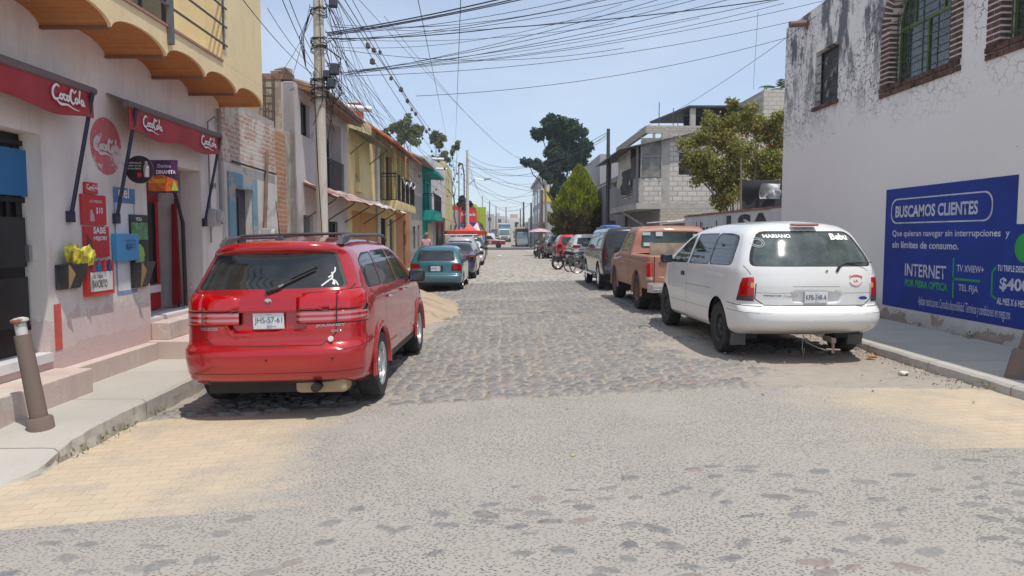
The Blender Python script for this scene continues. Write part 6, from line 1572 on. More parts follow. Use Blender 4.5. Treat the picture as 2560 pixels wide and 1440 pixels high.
# ================================================================ white minivan, right
WHC = carpaint('car_white', (.80, .80, .78), .25, 0, .7, dust_sheen=.22, dcol=(.52, .50, .45))
sp = dict(L=5.1, W=1.92, H=1.80, wr=.355, r=.12, nu=70, nw=26, nz=34, corner=.22, cpow=4, crown=.06,
    top=[(0, 1.69), (.2, 1.74), (.9, 1.77), (1.9, 1.78), (2.7, 1.73), (3.3, 1.54), (4.05, 1.18), (4.4, .99), (4.85, .80), (5.1, .62)],
    bot=[(0, .44), (.5, .32), (4.6, .27), (5.1, .3)],
    wz=[(.2, .90), (.5, .955), (.7, .965), (.93, .955), (1.14, .945), (1.28, .90), (1.5, .82), (1.66, .75), (1.76, .66), (1.88, .6)],
    rear=[(.2, .08), (.46, .0), (.57, -.04), (.65, -.035), (.71, .03), (.75, .085), (.98, .075), (1.15, .10), (1.25, .13), (1.45, .26), (1.65, .42), (1.74, .52), (1.82, .66)],
    front=[(.2, .12), (.5, .0), (.8, .18), (1.0, .4)], plan=[(0, .955), (.6, 1.0), (3.8, 1.0), (5.1, .88)])
wv_ = vehicle('white_minivan', 'white minivan with Bebu sticker on its rear window, parked by the right kerb', 'car', 4.02, 8.98, .085, R(.8))
b = make_body(sp); bv = BVHTree.FromBMesh(b)
arches(b, sp, wv_, (1.06, 4.12), .43)
GV = glassmat('van_glass', (.30, .33, .33), .02); GR = glassmat('van_rear_glass', (.62, .76, .72), .09, dust_sheen=.17, dcol=(.42, .52, .50))  # rear pane: greenish film is dust plus bright sheen put into the colour
for s in (1, -1):
    side_window(b, s, wv_, [(.62, 1.23), (1.60, 1.21), (1.62, 1.665), (1.1, 1.665), (.72, 1.63)], GV, r=.10)
    side_window(b, s, wv_, [(1.605, 1.21), (2.62, 1.19), (2.58, 1.66), (1.625, 1.665)], GV, r=.03)
    side_window(b, s, wv_, [(2.70, 1.19), (3.75, 1.17), (3.55, 1.28), (3.02, 1.56), (2.70, 1.655)], GV, r=.04)
    sf = lambda: side_faces(b, s)
    seam_line(b, sf(), (2.66, 1.66), (2.66, .34), (0, 2)); seam_line(b, sf(), (3.84, 1.14), (3.80, .82), (0, 2)); seam_line(b, sf(), (2.66, .34), (3.68, .34), (0, 2)); seam_line(b, sf(), (1.40, .88), (2.66, .86), (0, 2), .006); seam_line(b, sf(), (1.5, .58), (3.68, .55), (0, 2), .005); seam_line(b, sf(), (.0, .725), (.66, .745), (0, 2)); seam_line(b, sf(), (.05, .65), (.62, .655), (0, 2), .005)
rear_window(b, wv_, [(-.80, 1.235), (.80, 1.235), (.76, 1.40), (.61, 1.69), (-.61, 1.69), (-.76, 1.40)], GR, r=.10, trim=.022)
for s in (1, -1):
    fa = [f for f in b.faces if f.calc_center_median().x < .6 and f.calc_center_median().y * s > .5 and .6 < f.calc_center_median().z < 1.35 and (f.normal.x < -.1 or f.normal.y * s > .3)]
    fs = clip(b, fa, [((0, s * .76, 0), (0, -s, 0)), ((.33, 0, .95), (1, 0, .25)), ((0, 0, 1.13), (.15, 0, 1)), ((0, 0, .79), (0, 0, -1))])
    o = take(b, fs, 'tail_light', LAMP, wv_, .006); o.data.materials.append(LAMPO); o.data.materials.append(M('lamp_smoke', (.10, .06, .06), .2))
    bb = bmesh.new(); bb.from_mesh(o.data)
    for f in clip(bb, bb.faces[:], [((0, 0, 1.03), (0, 0, 1)), ((0, 0, .965), (0, 0, -1)), ((.20, 0, 0), (1, 0, 0))]): f.material_index = 1
    for f in clip(bb, bb.faces[:], [((0, 0, .865), (0, 0, 1))]): f.material_index = 2
    bmesh.ops.solidify(bb, geom=bb.faces[:], thickness=.012); bb.to_mesh(o.data); bb.free()
rf = lambda: rear_faces(b)
for p, q in (((-.74, 1.02), (-.75, .82)), ((-.75, .82), (-.66, .755)), ((.74, 1.02), (.75, .82)), ((.75, .82), (.66, .755)), ((-.66, .745), (.66, .745))): seam_line(b, rf(), p, q, (1, 2), .012)
for z_ in (.90,): 
    for y0_, y1_ in ((-.75, -.35), (.35, .75)): seam_line(b, rf(), (y0_, z_), (y1_, z_), (1, 2), .005)
for s in (1, -1): seam_line(b, rf(), (s * .79, 1.13), (s * .85, 1.24), (1, 2), .008)
rec = clip(b, rf(), poly_planes(rounded([(-.345, .97), (.345, .97), (.345, .775), (-.345, .775)], .06), (1, 2)))
seam_line(b, rf(), (-.30, .983), (.30, .983), (1, 2), .006)
inn = clip(b, rec, poly_planes(rounded([(-.32, .91), (.32, .91), (.30, .785), (-.30, .785)], .05), (1, 2)))
for v in {v for f in inn for v in f.verts}: v.co.x += .03
finish(b, [WHC, TRIM, SEAM, TRIM], wv_)
plate(wv_, .078, .0, .845, 'KPB-348-A', w_=.30, h_=.14)
SW_ = M('sticker_white', (0, 0, 0)); SR_ = M('sticker_red', (.55, .12, .10), .6)
rear_text(wv_, bv, 'MARIANO', .56, 1.60, .34, .05, SW_, bold=.05); rear_text(wv_, bv, 'Bebu', -.30, 1.575, .25, .085, SW_, bold=.05)
def rear_ring(cy_, cz_, ry, rz, a0, a1, mat, rr=.003):
    m = MB(); m.tube([(rxf(bv, cy_ + ry * math.cos(a), cz_ + rz * math.sin(a)) - .004, cy_ + ry * math.cos(a), cz_ + rz * math.sin(a)) for a in np.linspace(a0, a1, 25)], rr, 4); return m.build('round_sticker', mat, wv_, world=False)
for rr in (.072, .05): rear_ring(.64, 1.54, rr, rr * .85, 0, 2 * math.pi, SW_)
rear_text(wv_, bv, 'Carniceria', -.43, 1.10, .19, .028, SR_, bold=.02)
rear_ring(-.52, 1.06, .09, .07, .3, math.pi - .3, SR_, .005); rear_ring(-.52, 1.06, .09, .07, math.pi + .3, 2 * math.pi - .3, SR_, .005)
rear_text(wv_, bv, 'LA', -.49, 1.04, .06, .03, SR_, bold=.04)
rear_text(wv_, bv, 'WINDSTAR', .66, .855, .22, .022, M('print_dark', (0, 0, 0)), 'badge', bold=.03, shear=.2); rear_text(wv_, bv, 'Foley 6.0', .42, .835, .18, .045, M('print_grey', (.3, .3, .3), .5), 'badge', shear=.3)
m = MB(); m.lathe([(.05, -.008), (.05, .008)], (.068, 0, 0), 24, 'x'); m.v = [(x, -.60 + y * 1.0, .84 + z * .45) for x, y, z in m.v]; m.build('emblem', M('emblem_blue', (.02, .06, .25), .3), wv_, world=False)
m = MB(); m.box(.42, .56, -.17, .17, 1.755, 1.79); m.build('brake_light', M('lamp_faded', (.42, .16, .15), .4), wv_, world=False, bevel=.015)
m = MB(); m.tube([(.11, -.27, 1.17), (.12, -.31, 1.235), (.15, -.40, 1.28), (.16, -.62, 1.28)], [.022, .018, .012, .007], 6); m.tube([(.155, -.42, 1.295), (.16, -.74, 1.29)], .006, 4); m.build('wiper', BLACK, wv_, world=False)
m = MB(); m.lathe([(.016, -.01), (.016, .01)], (.105, -.14, 1.18), 12, 'x'); m.build('lock', STEEL, wv_, world=False)
for s in (-1, 1):
    mirror(wv_, 3.5, s * .93, s, 1.24, BLACK, (.13, .20, .15))
    for u in (1.06, 4.12): wheel(wv_, u, s * .83, s, .355, .22, .20, RIMGREY, 'steel')
    m = MB(); m.box(2.80, 2.98, s * .945, s * .967, .98, 1.05); m.build('door_handle', BLACK, wv_, world=False, bevel=.01)
    m = MB(); m.box(.62, .66, s * .70, s * .90, .16, .42); m.build('mud_flap', M('flap_grey', (.12, .12, .12), .8), wv_, world=False)
m = MB(); m.tube([(.05, .16, .36), (.1, .10, .27), (.08, -.05, .20), (.06, -.17, .16)], .006, 5); m.tube([(.05, .16, .36), (.06, .17, .20), (.06, .15, .10), (.06, .14, .2)], .004, 4); m.build('hanging_wire', M('wire_grey', (.25, .24, .22), .6), wv_, world=False)
m = MB(); m.box(.0, .25, -.24, -.18, .27, .33); m.tube([(.02, -.21, .27), (.02, -.21, .14)], .02, 8); m.tube([(.02, -.12, .19), (.02, -.30, .18)], .015, 6); m.build('tow_hitch', M('rusty_steel', (.25, .2, .15), .6, .6), wv_, world=False)
m = MB(); m.box(.75, 4.7, -.62, .62, .28, .42); m.box(.3, .7, -.7, -.35, .34, .48); m.build('underbody', DARKIN, wv_, world=False)
for y_ in (-.42, .42): seat(wv_, 2.0, y_); seat(wv_, 2.95, y_)
seat(wv_, 1.2, 0, .0, M('seat_pale', (.25, .25, .24), .9), 1.1)
# ================================================================ further vehicles
def quick_car(name, label, x, y, yaw, c, sp, wins, rwin, lamps, wheels, wr, rim='seven', plate_txt=None, group=None, z=None, glass=None, arch=None, rimr=None, extra=None, fmirror=True, seams=(), paintk=None, cat='car', plz=.78, rimmat=None):
    mat = paintk or carpaint('paint_%02x%02x%02x' % tuple(int(v * 255) for v in c), c, .25, .1, dust_sheen=.2)
    z = float(road_z(x, y)) if z is None else z
    r_ = vehicle(name, label, cat, x, y, z, yaw, group)
    sp = dict(sp); sp.setdefault('nu', 52); sp.setdefault('nw', 18); sp.setdefault('nz', 22); b = make_body(sp); sp['wr'] = wr
    arches(b, sp, r_, wheels, arch or wr + .06)
    g = glass or TINT
    for s in (1, -1):
        for w_ in wins: side_window(b, s, r_, w_, g, r=.04)
        for p, q in seams: seam_line(b, side_faces(b, s), p, q, (0, 2), .01)
    if rwin: rear_window(b, r_, rwin, g, r=.05)
    for s in (1, -1):
        y0_, z0_, z1_, u1_ = lamps
        fa = [f for f in b.faces if f.calc_center_median().x < u1_ + .3 and f.calc_center_median().y * s > y0_ - .25 and z0_ - .2 < f.calc_center_median().z < z1_ + .2 and (f.normal.x < -.1 or f.normal.y * s > .3)]
        fs = clip(b, fa, [((0, s * y0_, 0), (0, -s, 0)), ((u1_, 0, 0), (1, 0, 0)), ((0, 0, z1_), (0, 0, 1)), ((0, 0, z0_), (0, 0, -1))])
        if fs: take(b, fs, 'tail_light', LAMP, r_, .006, .012)
    if extra: extra(b, r_, mat)
    bv_ = BVHTree.FromBMesh(b); finish(b, [mat, TRIM, SEAM, TRIM], r_)
    if plate_txt: plate(r_, rxf(bv_, 0, plz) - .004, 0, plz, plate_txt)
    m = MB(); m.box(.3, sp['L'] - .4, -sp['W'] * .38, sp['W'] * .38, sp['bot'][1][1] - .04, sp['bot'][1][1] + .06); m.build('underbody', DARKIN, r_, world=False)
    for s in (-1, 1):
        for u in wheels: wheel(r_, u, s * (sp['W'] / 2 - .12), s, wr, .20, rimr or wr * .62, rimmat or ALLOY, rim)
        if fmirror: mirror(r_, sp.get('mu', sp['L'] * .66), s * sp['W'] * .47, s, sp.get('mz', 1.0), BLACK if not sp.get('mc') else mat)
    return r_, bv_, mat
HATCH = dict(L=4.0, W=1.70, H=1.42, r=.09, corner=.10, crown=.03, mz=.98, mu=2.65,
    top=[(0, 1.30), (.12, 1.375), (.6, 1.41), (1.6, 1.42), (2.2, 1.36), (2.9, .97), (3.2, .90), (3.8, .78), (4.0, .62)], bot=[(0, .30), (.4, .22), (3.6, .2), (4.0, .3)],
    wz=[(.2, .80), (.4, .84), (.6, .85), (.88, .845), (.95, .82), (1.3, .66), (1.42, .58)], rear=[(.2, .08), (.3, .0), (.45, -.04), (.52, -.03), (.56, .04), (.90, .10), (.98, .15), (1.30, .42), (1.42, .55)],
    front=[(.2, .1), (.5, 0), (.9, .3)], plan=[(0, .965), (.6, 1), (3.0, 1), (4.0, .9)])
def teal_extra(b, r_, mat):
    fs = clip(b, [f for f in rear_faces(b)], poly_planes([(-.24, .83), (.24, .83), (.24, .63), (-.24, .63)], (1, 2))); paint(fs, 1)
    seam_line(b, rear_faces(b), (-.8, .555), (.8, .555), (1, 2), .012)
quick_car('teal_hatchback', 'old teal hatchback with black plate recess, nearest car in the left row beyond the sand', -2.03, 22.6, R(-1), (.014, .125, .16), HATCH,
    [[(.62, .96), (1.55, .95), (1.6, 1.33), (.95, 1.33)], [(1.62, .95), (2.72, .95), (2.2, 1.30), (1.67, 1.34)]], [(-.62, .97), (.62, .97), (.54, 1.30), (-.54, 1.30)], (.50, .66, .88, .2), (.72, 3.2), .29, 'seven', 'JGM 23 17', glass=glassmat('teal_glass', (.45, .55, .55), .03), extra=teal_extra, plz=.73, seams=[((1.6, .95), (1.6, .3)), ((2.75, .95), (2.75, .35))])
SEDAN = dict(L=4.4, W=1.72, H=1.47, r=.10, corner=.18, crown=.03, mz=1.0, mu=3.0,
    top=[(0, 1.0), (.35, 1.06), (.62, 1.10), (1.25, 1.43), (1.6, 1.47), (2.4, 1.45), (3.2, 1.02), (3.6, .93), (4.2, .8), (4.4, .65)], bot=[(0, .34), (.4, .24), (4.0, .2), (4.4, .3)],
    wz=[(.2, .80), (.45, .85), (.75, .86), (.95, .845), (1.03, .80), (1.35, .62), (1.5, .55)], rear=[(.2, .1), (.35, .0), (.5, -.03), (.62, .0), (.75, .03), (1.0, .02), (1.1, .1)],
    front=[(.2, .1), (.5, 0), (.9, .3)], plan=[(0, .94), (.6, 1), (3.4, 1), (4.4, .88)])
def rear_glass_sloped(b, r_, mat, pts=((-.62, 1.12), (.62, 1.12), (.52, 1.40), (-.52, 1.40))):
    fs = clip(b, [f for f in b.faces if .3 < f.calc_center_median().x < 1.6 and f.normal.x < -.2 and f.calc_center_median().z > 1.08], poly_planes(rounded(list(pts), .05), (1, 2)))
    if fs: take(b, fs, 'rear_window', TINT, r_, .0)
SW_S = [[(.95, 1.04), (1.85, 1.03), (1.88, 1.38), (1.4, 1.37)], [(1.92, 1.03), (3.0, 1.02), (2.5, 1.34), (1.95, 1.38)]]
GL = 'cars parked along the left side'; GRt = 'cars parked along the right side'
quick_car('blue_sedan', 'dark blue sedan parked second in the left row behind the teal hatchback', -1.83, 28.6, R(-1), (.006, .009, .06), SEDAN, SW_S, None, (.42, .78, 1.0, .3), (.85, 3.45), .31, 5, 'JNS 41', group=GL, extra=rear_glass_sloped, plz=.70)
SUV = dict(L=4.5, W=1.82, H=1.68, r=.12, corner=.18, crown=.04, mz=1.15, mu=2.9,
    top=[(0, 1.56), (.2, 1.62), (1.2, 1.67), (2.3, 1.63), (3.2, 1.12), (3.5, 1.03), (4.2, .92), (4.5, .75)], bot=[(0, .40), (.4, .30), (4.1, .28), (4.5, .35)],
    wz=[(.2, .86), (.6, .90), (1.0, .90), (1.12, .86), (1.5, .70), (1.7, .6)], rear=[(.3, .08), (.5, -.02), (.66, .0), (.72, .05), (1.08, .1), (1.5, .32), (1.62, .34)],
    front=[(.2, .1), (.5, 0), (.9, .3)], plan=[(0, .95), (.6, 1), (3.4, 1), (4.5, .9)])
SW_U = [[(.6, 1.16), (1.5, 1.15), (1.55, 1.55), (.85, 1.52)], [(1.55, 1.15), (2.3, 1.14), (2.3, 1.56), (1.6, 1.56)], [(2.35, 1.14), (3.1, 1.12), (2.6, 1.48), (2.35, 1.55)]]
RW_U = [(-.64, 1.16), (.64, 1.16), (.55, 1.50), (-.55, 1.50)]
LOU = (.60, .86, 1.1, .3)
def rackx(r_):
    for u in (.7, 1.9):
        m = MB(); m.tube([(u, -.8, 1.80), (u, .8, 1.80)], .025, 6); m.tube([(u, -.6, 1.66), (u, -.6, 1.8)], .02, 5); m.tube([(u, .6, 1.66), (u, .6, 1.8)], .02, 5); m.build('roof_rack', WHT, r_, world=False)
o, _, _ = quick_car('silver_suv', 'silver car with white roof rack bar, third in the left row', -1.95, 35.0, 0, (.42, .42, .43), SUV, SW_U, RW_U, LOU, (.9, 3.6), .34, 5, group=GL); rackx(o)
quick_car('white_hatchback', 'small white car fourth in the left row', -1.8, 41.5, 0, (.62, .62, .62), HATCH, [[(.62, .96), (1.55, .95), (1.6, 1.33), (.95, 1.33)], [(1.62, .95), (2.72, .95), (2.2, 1.30), (1.67, 1.34)]], [(-.62, .97), (.62, .97), (.54, 1.30), (-.54, 1.30)], (.5, .66, .9, .2), (.72, 3.2), .30, group=GL)
quick_car('dark_suv', 'dark navy car in front of the red canopy, fifth in the left row', -1.95, 48.0, 0, (.02, .025, .045), SUV, SW_U, RW_U, LOU, (.9, 3.6), .34, group=GL)
quick_car('maroon_van', 'dark maroon van under the red canopy in the left row', -2.3, 55.0, 0, (.06, .02, .03), dict(SUV, H=1.9, top=[(0, 1.85), (.2, 1.9), (2.3, 1.9), (3.4, 1.2), (4.5, .8)]), SW_U, RW_U, LOU, (.9, 3.6), .34, group=GL)
quick_car('grey_suv', 'light grey car at the far end of the left row, past the canopy', -2.2, 62.0, 0, (.40, .40, .42), SUV, SW_U, RW_U, LOU, (.9, 3.6), .34, group=GL)
# ---- right row: black square SUV, white SUV, red, grey, dark
BLK_SUV = dict(L=4.9, W=1.96, H=1.85, r=.07, corner=.10, crown=.03, mz=1.32, mu=3.3,
    top=[(0, 1.78), (.08, 1.83), (.5, 1.85), (2.9, 1.84), (3.5, 1.35), (3.7, 1.26), (4.7, 1.15), (4.9, .95)], bot=[(0, .52), (.3, .45), (4.6, .42), (4.9, .5)],
    wz=[(.3, .90), (.6, .96), (1.2, .97), (1.3, .94), (1.75, .80), (1.85, .74)], rear=[(.3, .05), (.5, -.05), (.66, -.05), (.70, .03), (1.25, .05), (1.78, .18), (1.85, .22)],
    front=[(.2, .1), (.5, 0), (1.1, .1)], plan=[(0, .98), (.6, 1), (4.2, 1), (4.9, .95)])
CHW = M('chrome_lower', (.40, .38, .34), .25, .5)
def suvx(b, r_, mat):
    for s in (1, -1):
        fs = clip(b, side_faces(b, s), [((0, 0, .78), (0, 0, 1)), ((0, 0, .45), (0, 0, -1))]); paint(fs, 4)
o, bvx, _ = quick_car('black_suv', 'black and grey square SUV with chrome wheels, parked ahead of the coral pickup', 3.93, 20.75, R(.3), (.012, .013, .018), BLK_SUV,
    [[(.18, 1.30), (1.45, 1.29), (1.45, 1.72), (.26, 1.72)], [(1.52, 1.29), (2.42, 1.28), (2.38, 1.72), (1.52, 1.72)], [(2.50, 1.28), (3.4, 1.27), (3.0, 1.70), (2.48, 1.72)]], [(-.78, 1.28), (.78, 1.28), (.68, 1.72), (-.68, 1.72)], (.84, .95, 1.35, .12), (1.05, 3.95), .40, 5, group=None, arch=.47, rimr=.25, rimmat=CHROME)
m = MB(); m.box(1.45, 3.5, .97, 1.10, .42, .47); m.build('side_step', CHROME, o, world=False)
quick_car('white_suv', 'white SUV with black lower trim parked behind the bicycles', 4.6, 37.0, 0, (.66, .66, .66), SUV, SW_U, RW_U, (.45, .98, 1.12, .3), (.9, 3.6), .35, 5, group=GRt)
quick_car('red_small_suv', 'bright red car ahead of the white SUV in the right row', 4.35, 43.5, R(.5), (.50, .02, .02), SUV, SW_U, RW_U, LOU, (.9, 3.6), .35, 5, group=GRt)
quick_car('grey_hatchback', 'grey car ahead of the bright red one in the right row', 4.2, 50.5, 0, (.28, .28, .27), SUV, SW_U, RW_U, LOU, (.9, 3.6), .34, 5, group=GRt)
quick_car('dark_hatchback', 'dark grey car near the umbrella cart in the right row', 4.6, 57.0, 0, (.05, .05, .055), SUV, SW_U, RW_U, LOU, (.9, 3.6), .34, 5, group=GRt)
# ================================================================ coral pickup
COR = carpaint('coral_paint', (.35, .155, .10), .50, 0, .15, dust_sheen=.35, dcol=(.47, .30, .23))
PK = dict(L=4.9, W=2.0, H=1.83, r=.07, nu=84, nw=24, nz=30, corner=.05, cpow=6, crown=.025, wr=.39,
    top=[(0, 1.205), (.1, 1.215), (1.92, 1.215), (1.99, 1.24), (2.06, 1.66), (2.12, 1.78), (2.3, 1.83), (3.0, 1.82), (3.45, 1.42), (3.62, 1.24), (4.6, 1.12), (4.9, 1.0)],
    bot=[(0, .52), (.3, .50), (4.6, .45), (4.9, .5)], wz=[(.3, .93), (.6, .98), (.95, .99), (1.15, .97), (1.25, .93), (1.7, .80), (1.83, .74)],
    rear=[(.3, .02), (.7, .0), (1.25, .0), (1.9, .0)], front=[(.3, .05), (1.1, .05)], plan=[(0, .985), (.6, 1), (4.3, 1), (4.9, .97)])
pk = vehicle('coral_pickup', 'faded coral pickup truck between the white van and the black SUV', 'pickup truck', 4.0, 14.72, .09, R(.3))
b = make_body(PK); arches(b, PK, pk, (1.15, 4.12), .50, dict(mat=COR, out=.012, w=.05, sink=.02, k=.985))
cab = glassmat('cab_glass', (.5, .6, .58), .03, dust_sheen=.13, dcol=(.35, .5, .48))  # pale green film: dust, with the bright sheen painted in
for s in (1, -1):
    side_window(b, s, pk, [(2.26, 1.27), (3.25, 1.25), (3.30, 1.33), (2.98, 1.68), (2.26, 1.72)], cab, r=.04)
    for p, q in (((2.14, 1.70), (2.16, .52)), ((1.99, 1.20), (1.99, .52)), ((3.38, 1.25), (3.36, .52))): seam_line(b, side_faces(b, s), p, q, (0, 2), .014)
    fs = clip(b, side_faces(b, s), poly_planes([(.05, 1.06), (3.3, 1.06), (3.3, 1.04), (.05, 1.04)], (0, 2))); paint(fs, 0, .008)
cw = [f for f in b.faces if 1.8 < f.calc_center_median().x < 2.3 and f.normal.x < -.4 and f.calc_center_median().z > 1.25]
fs = clip(b, cw, poly_planes(rounded([(-.72, 1.33), (.72, 1.33), (.66, 1.72), (-.66, 1.72)], .07), (1, 2))); paint(fs, 1)
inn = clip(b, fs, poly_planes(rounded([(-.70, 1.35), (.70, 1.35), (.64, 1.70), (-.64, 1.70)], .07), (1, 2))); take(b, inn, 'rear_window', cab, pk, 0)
# the load bed: cut the deck open and line it
fs = clip(b, [f for f in b.faces if f.normal.z > .5 and f.calc_center_median().x < 2.1 and f.calc_center_median().z > 1.1], poly_planes([(.08, -.86), (1.90, -.86), (1.90, .86), (.08, .86)], (0, 1))); bmesh.ops.delete(b, geom=fs, context='FACES')
# tailgate pressing
tg = [f for f in b.faces if f.normal.x < -.7 and f.calc_center_median().x < .2]
for s in (1, -1):
    fs = clip(b, [f for f in b.faces if f.calc_center_median().x < .4 and f.calc_center_median().y * s > .7 and .6 < f.calc_center_median().z < 1.3 and (f.normal.x < -.3 or f.normal.y * s > .5)], [((0, s * .86, 0), (0, -s, 0)), ((.10, 0, 0), (1, 0, 0)), ((0, 0, 1.07), (0, 0, 1)), ((0, 0, .70), (0, 0, -1))])
    o = take(b, fs, 'tail_light', LAMP, pk, .01); bb = bmesh.new(); bb.from_mesh(o.data); o.data.materials.append(M('lamp_cream', (.5, .42, .35), .3))
    for f in clip(bb, bb.faces[:], [((0, 0, .77), (0, 0, 1))]): f.material_index = 1
    bmesh.ops.solidify(bb, geom=bb.faces[:], thickness=.02); bb.to_mesh(o.data); bb.free()
    seam_line(b, [f for f in b.faces if f.normal.x < -.7 and f.calc_center_median().x < .2], (s * .83, 1.2), (s * .83, .62), (1, 2), .02)
rec = clip(b, [f for f in b.faces if f.normal.x < -.7 and f.calc_center_median().x < .2], poly_planes([(-.76, 1.10), (.76, 1.10), (.76, .74), (-.76, .74)], (1, 2)))
inn = clip(b, rec, poly_planes([(-.73, 1.07), (.73, 1.07), (.70, .78), (-.70, .78)], (1, 2)))
for v in {v for f in inn for v in f.verts}: v.co.x += .03
finish(b, [COR, TRIM, SEAM, TRIM], pk)
m = MB(); m.box(.012, .04, -.28, .28, .82, 1.02); m.build('tailgate_panel', COR, pk, world=False, bevel=.01)
m = MB(); m.box(.004, .012, -.08, .08, .96, .98); m.box(.004, .012, -.08, .08, .90, .92); m.build('tailgate_badge', COR, pk, world=False)
m = MB(); m.box(.06, 1.93, -.88, .88, .68, .72); m.box(.06, .09, -.88, .88, .72, 1.19); m.box(1.90, 1.93, -.88, .88, .72, 1.19)
for s in (-1, 1): m.box(.09, 1.90, s * .85, s * .88, .72, 1.19); m.box(.75, 1.55, s * .60, s * .85, .72, .98)
m.build('bed_lining', COR, pk, world=False)
m = MB(); m.hull([(-.02, -.98, .46), (-.02, .98, .46), (-.02, .98, .66), (-.02, -.98, .66)], [(-.20, -.90, .46), (-.20, .90, .46), (-.20, .90, .60), (-.20, -.90, .60)]); m.box(-.21, -.203, -.9, .9, .51, .53)
m.build('bumper', M('bumper_chrome', (.55, .55, .55), .3, .8, var=.2), pk, world=False, bevel=.015)
m = MB(); m.box(.3, 4.6, -.45, .45, .36, .5); m.tube([(1.15, -.8, .39), (1.15, .8, .39)], .06, 8); m.build('chassis', DARKIN, pk, world=False)
RB = M('rim_coral', (.20, .11, .08), .6)
for s in (-1, 1):
    for u in (1.15, 4.12): wheel(pk, u, s * .84, s, .395, .26, .21, RB, 'steel')
    m = MB(); m.tube([(3.30, s * .97, 1.22), (3.28, s * 1.10, 1.12), (3.05, s * 1.16, 1.06), (3.0, s * 1.0, 1.10)], .012, 5); m.build('mirror_bracket', CHROME, pk, world=False)
m = MB(); m.box(2.45, 2.65, -.75, .75, .8, 1.32); m.build('bench_seat', M('seat_dark', (.06, .055, .05), .9), pk, world=False, bevel=.05)
m = MB(); m.box(3.15, 3.18, -.12, .12, 1.56, 1.62); m.build('rear_view_mirror', BLACK, pk, world=False)
for y_, z_, w_, h_, c in ((.58, 1.63, .18, .07, 'a'), (.28, 1.61, .16, .10, 'b'), (-.55, 1.60, .07, .06, 'a'), (-.57, 1.52, .07, .07, 'c'), (.55, 1.38, .20, .08, 'b')):
    m = MB(); xx = 1.99 + (z_ - 1.24) * .165 - .02; m.hull([(xx, y_ - w_ / 2, z_), (xx, y_ + w_ / 2, z_), (xx + h_ * .16, y_ + w_ / 2, z_ + h_), (xx + h_ * .16, y_ - w_ / 2, z_ + h_)], [(xx - .002, y_ - w_ / 2, z_), (xx - .002, y_ + w_ / 2, z_), (xx + h_ * .16 - .002, y_ + w_ / 2, z_ + h_), (xx + h_ * .16 - .002, y_ - w_ / 2, z_ + h_)])
    m.build('sticker', M('sticker_%s' % c, {'a': (.45, .55, .55), 'b': (.55, .62, .62), 'c': (.1, .4, .45)}[c], .6), pk, world=False)
bd = empty('wooden_board', (3.9, 15.0, .8), 'weathered wooden board standing in the bed of the coral pickup', 'board')
m = MB(); m.box(3.12, 4.9, 14.95, 14.99, 1.0, 1.56); m.build('board', M('old_wood', (.36, .28, .20), .85, var=.3, scale=5), bd)
# ================================================================ vegetation
def leafmat(name, a, b_, dead=None, thr=(.5, .7), zmix=None):
    if name in MC: return MC[name]
    m, t, b = nodes_of(name); v = coords(t); b.inputs['Roughness'].default_value = .6; b.inputs['Specular IOR Level'].default_value = .3
    g = t.nodes.new('ShaderNodeNewGeometry')
    c = mixc(t, g.outputs['Random Per Island'], a, b_)
    if dead:
        f = ramp(t, nnoise(t, v, 1.1, 3), *thr)
        if zmix:
            s = t.nodes.new('ShaderNodeSeparateXYZ'); t.links.new(v, s.inputs[0])
            f = math_(t, 'MULTIPLY', ramp(t, math_(t, 'ADD', math_(t, 'MULTIPLY', math_(t, 'SUBTRACT', zmix[1], s.outputs[2]), zmix[0]), math_(t, 'MULTIPLY', nnoise(t, v, 1.6, 4), 1.0)), .7, 1.1), .9)
        c = mixc(t, f, c, dead)
    t.links.new(c, b.inputs['Base Color'])
    tr = t.nodes.new('ShaderNodeBsdfTranslucent'); t.links.new(c, tr.inputs[0])
    ms = t.nodes.new('ShaderNodeMixShader'); ms.inputs[0].default_value = .3
    t.links.new(b.outputs[0], ms.inputs[1]); t.links.new(tr.outputs[0], ms.inputs[2]); t.links.new(ms.outputs[0], t.nodes['Material Output'].inputs[0])
    MC[name] = m; return m
def leaves(name, pts, size, mat, parent, rng, up=.3, asp=1.8, dirs=None):
    """one small folded leaf face per point"""
    P_ = np.array(pts); n = len(P_); d = rng.normal(size=(n, 3)); d[:, 2] += up
    if dirs is not None: d = d * .5 + dirs
    d /= np.linalg.norm(d, axis=1, keepdims=True); q = rng.normal(size=(n, 3)); q -= (q * d).sum(1, keepdims=True) * d; q /= np.linalg.norm(q, axis=1, keepdims=True)
    s = size * rng.uniform(.6, 1.3, (n, 1)); A = P_ - q * s * .5; B = P_ + d * s * asp * .5; Cq = P_ + q * s * .5; D = P_ - d * s * asp * .5
    V = np.stack([A, B, Cq, D], 1).reshape(-1, 3)
    me = bpy.data.meshes.new(name); me.vertices.add(4 * n); me.vertices.foreach_set('co', V.astype(np.float32).ravel())
    me.loops.add(4 * n); me.loops.foreach_set('vertex_index', np.arange(4 * n, dtype=np.int32)); me.polygons.add(n); me.polygons.foreach_set('loop_start', np.arange(n, dtype=np.int32) * 4)
    me.update(calc_edges=True); me.materials.append(mat); return link(name, me, parent)
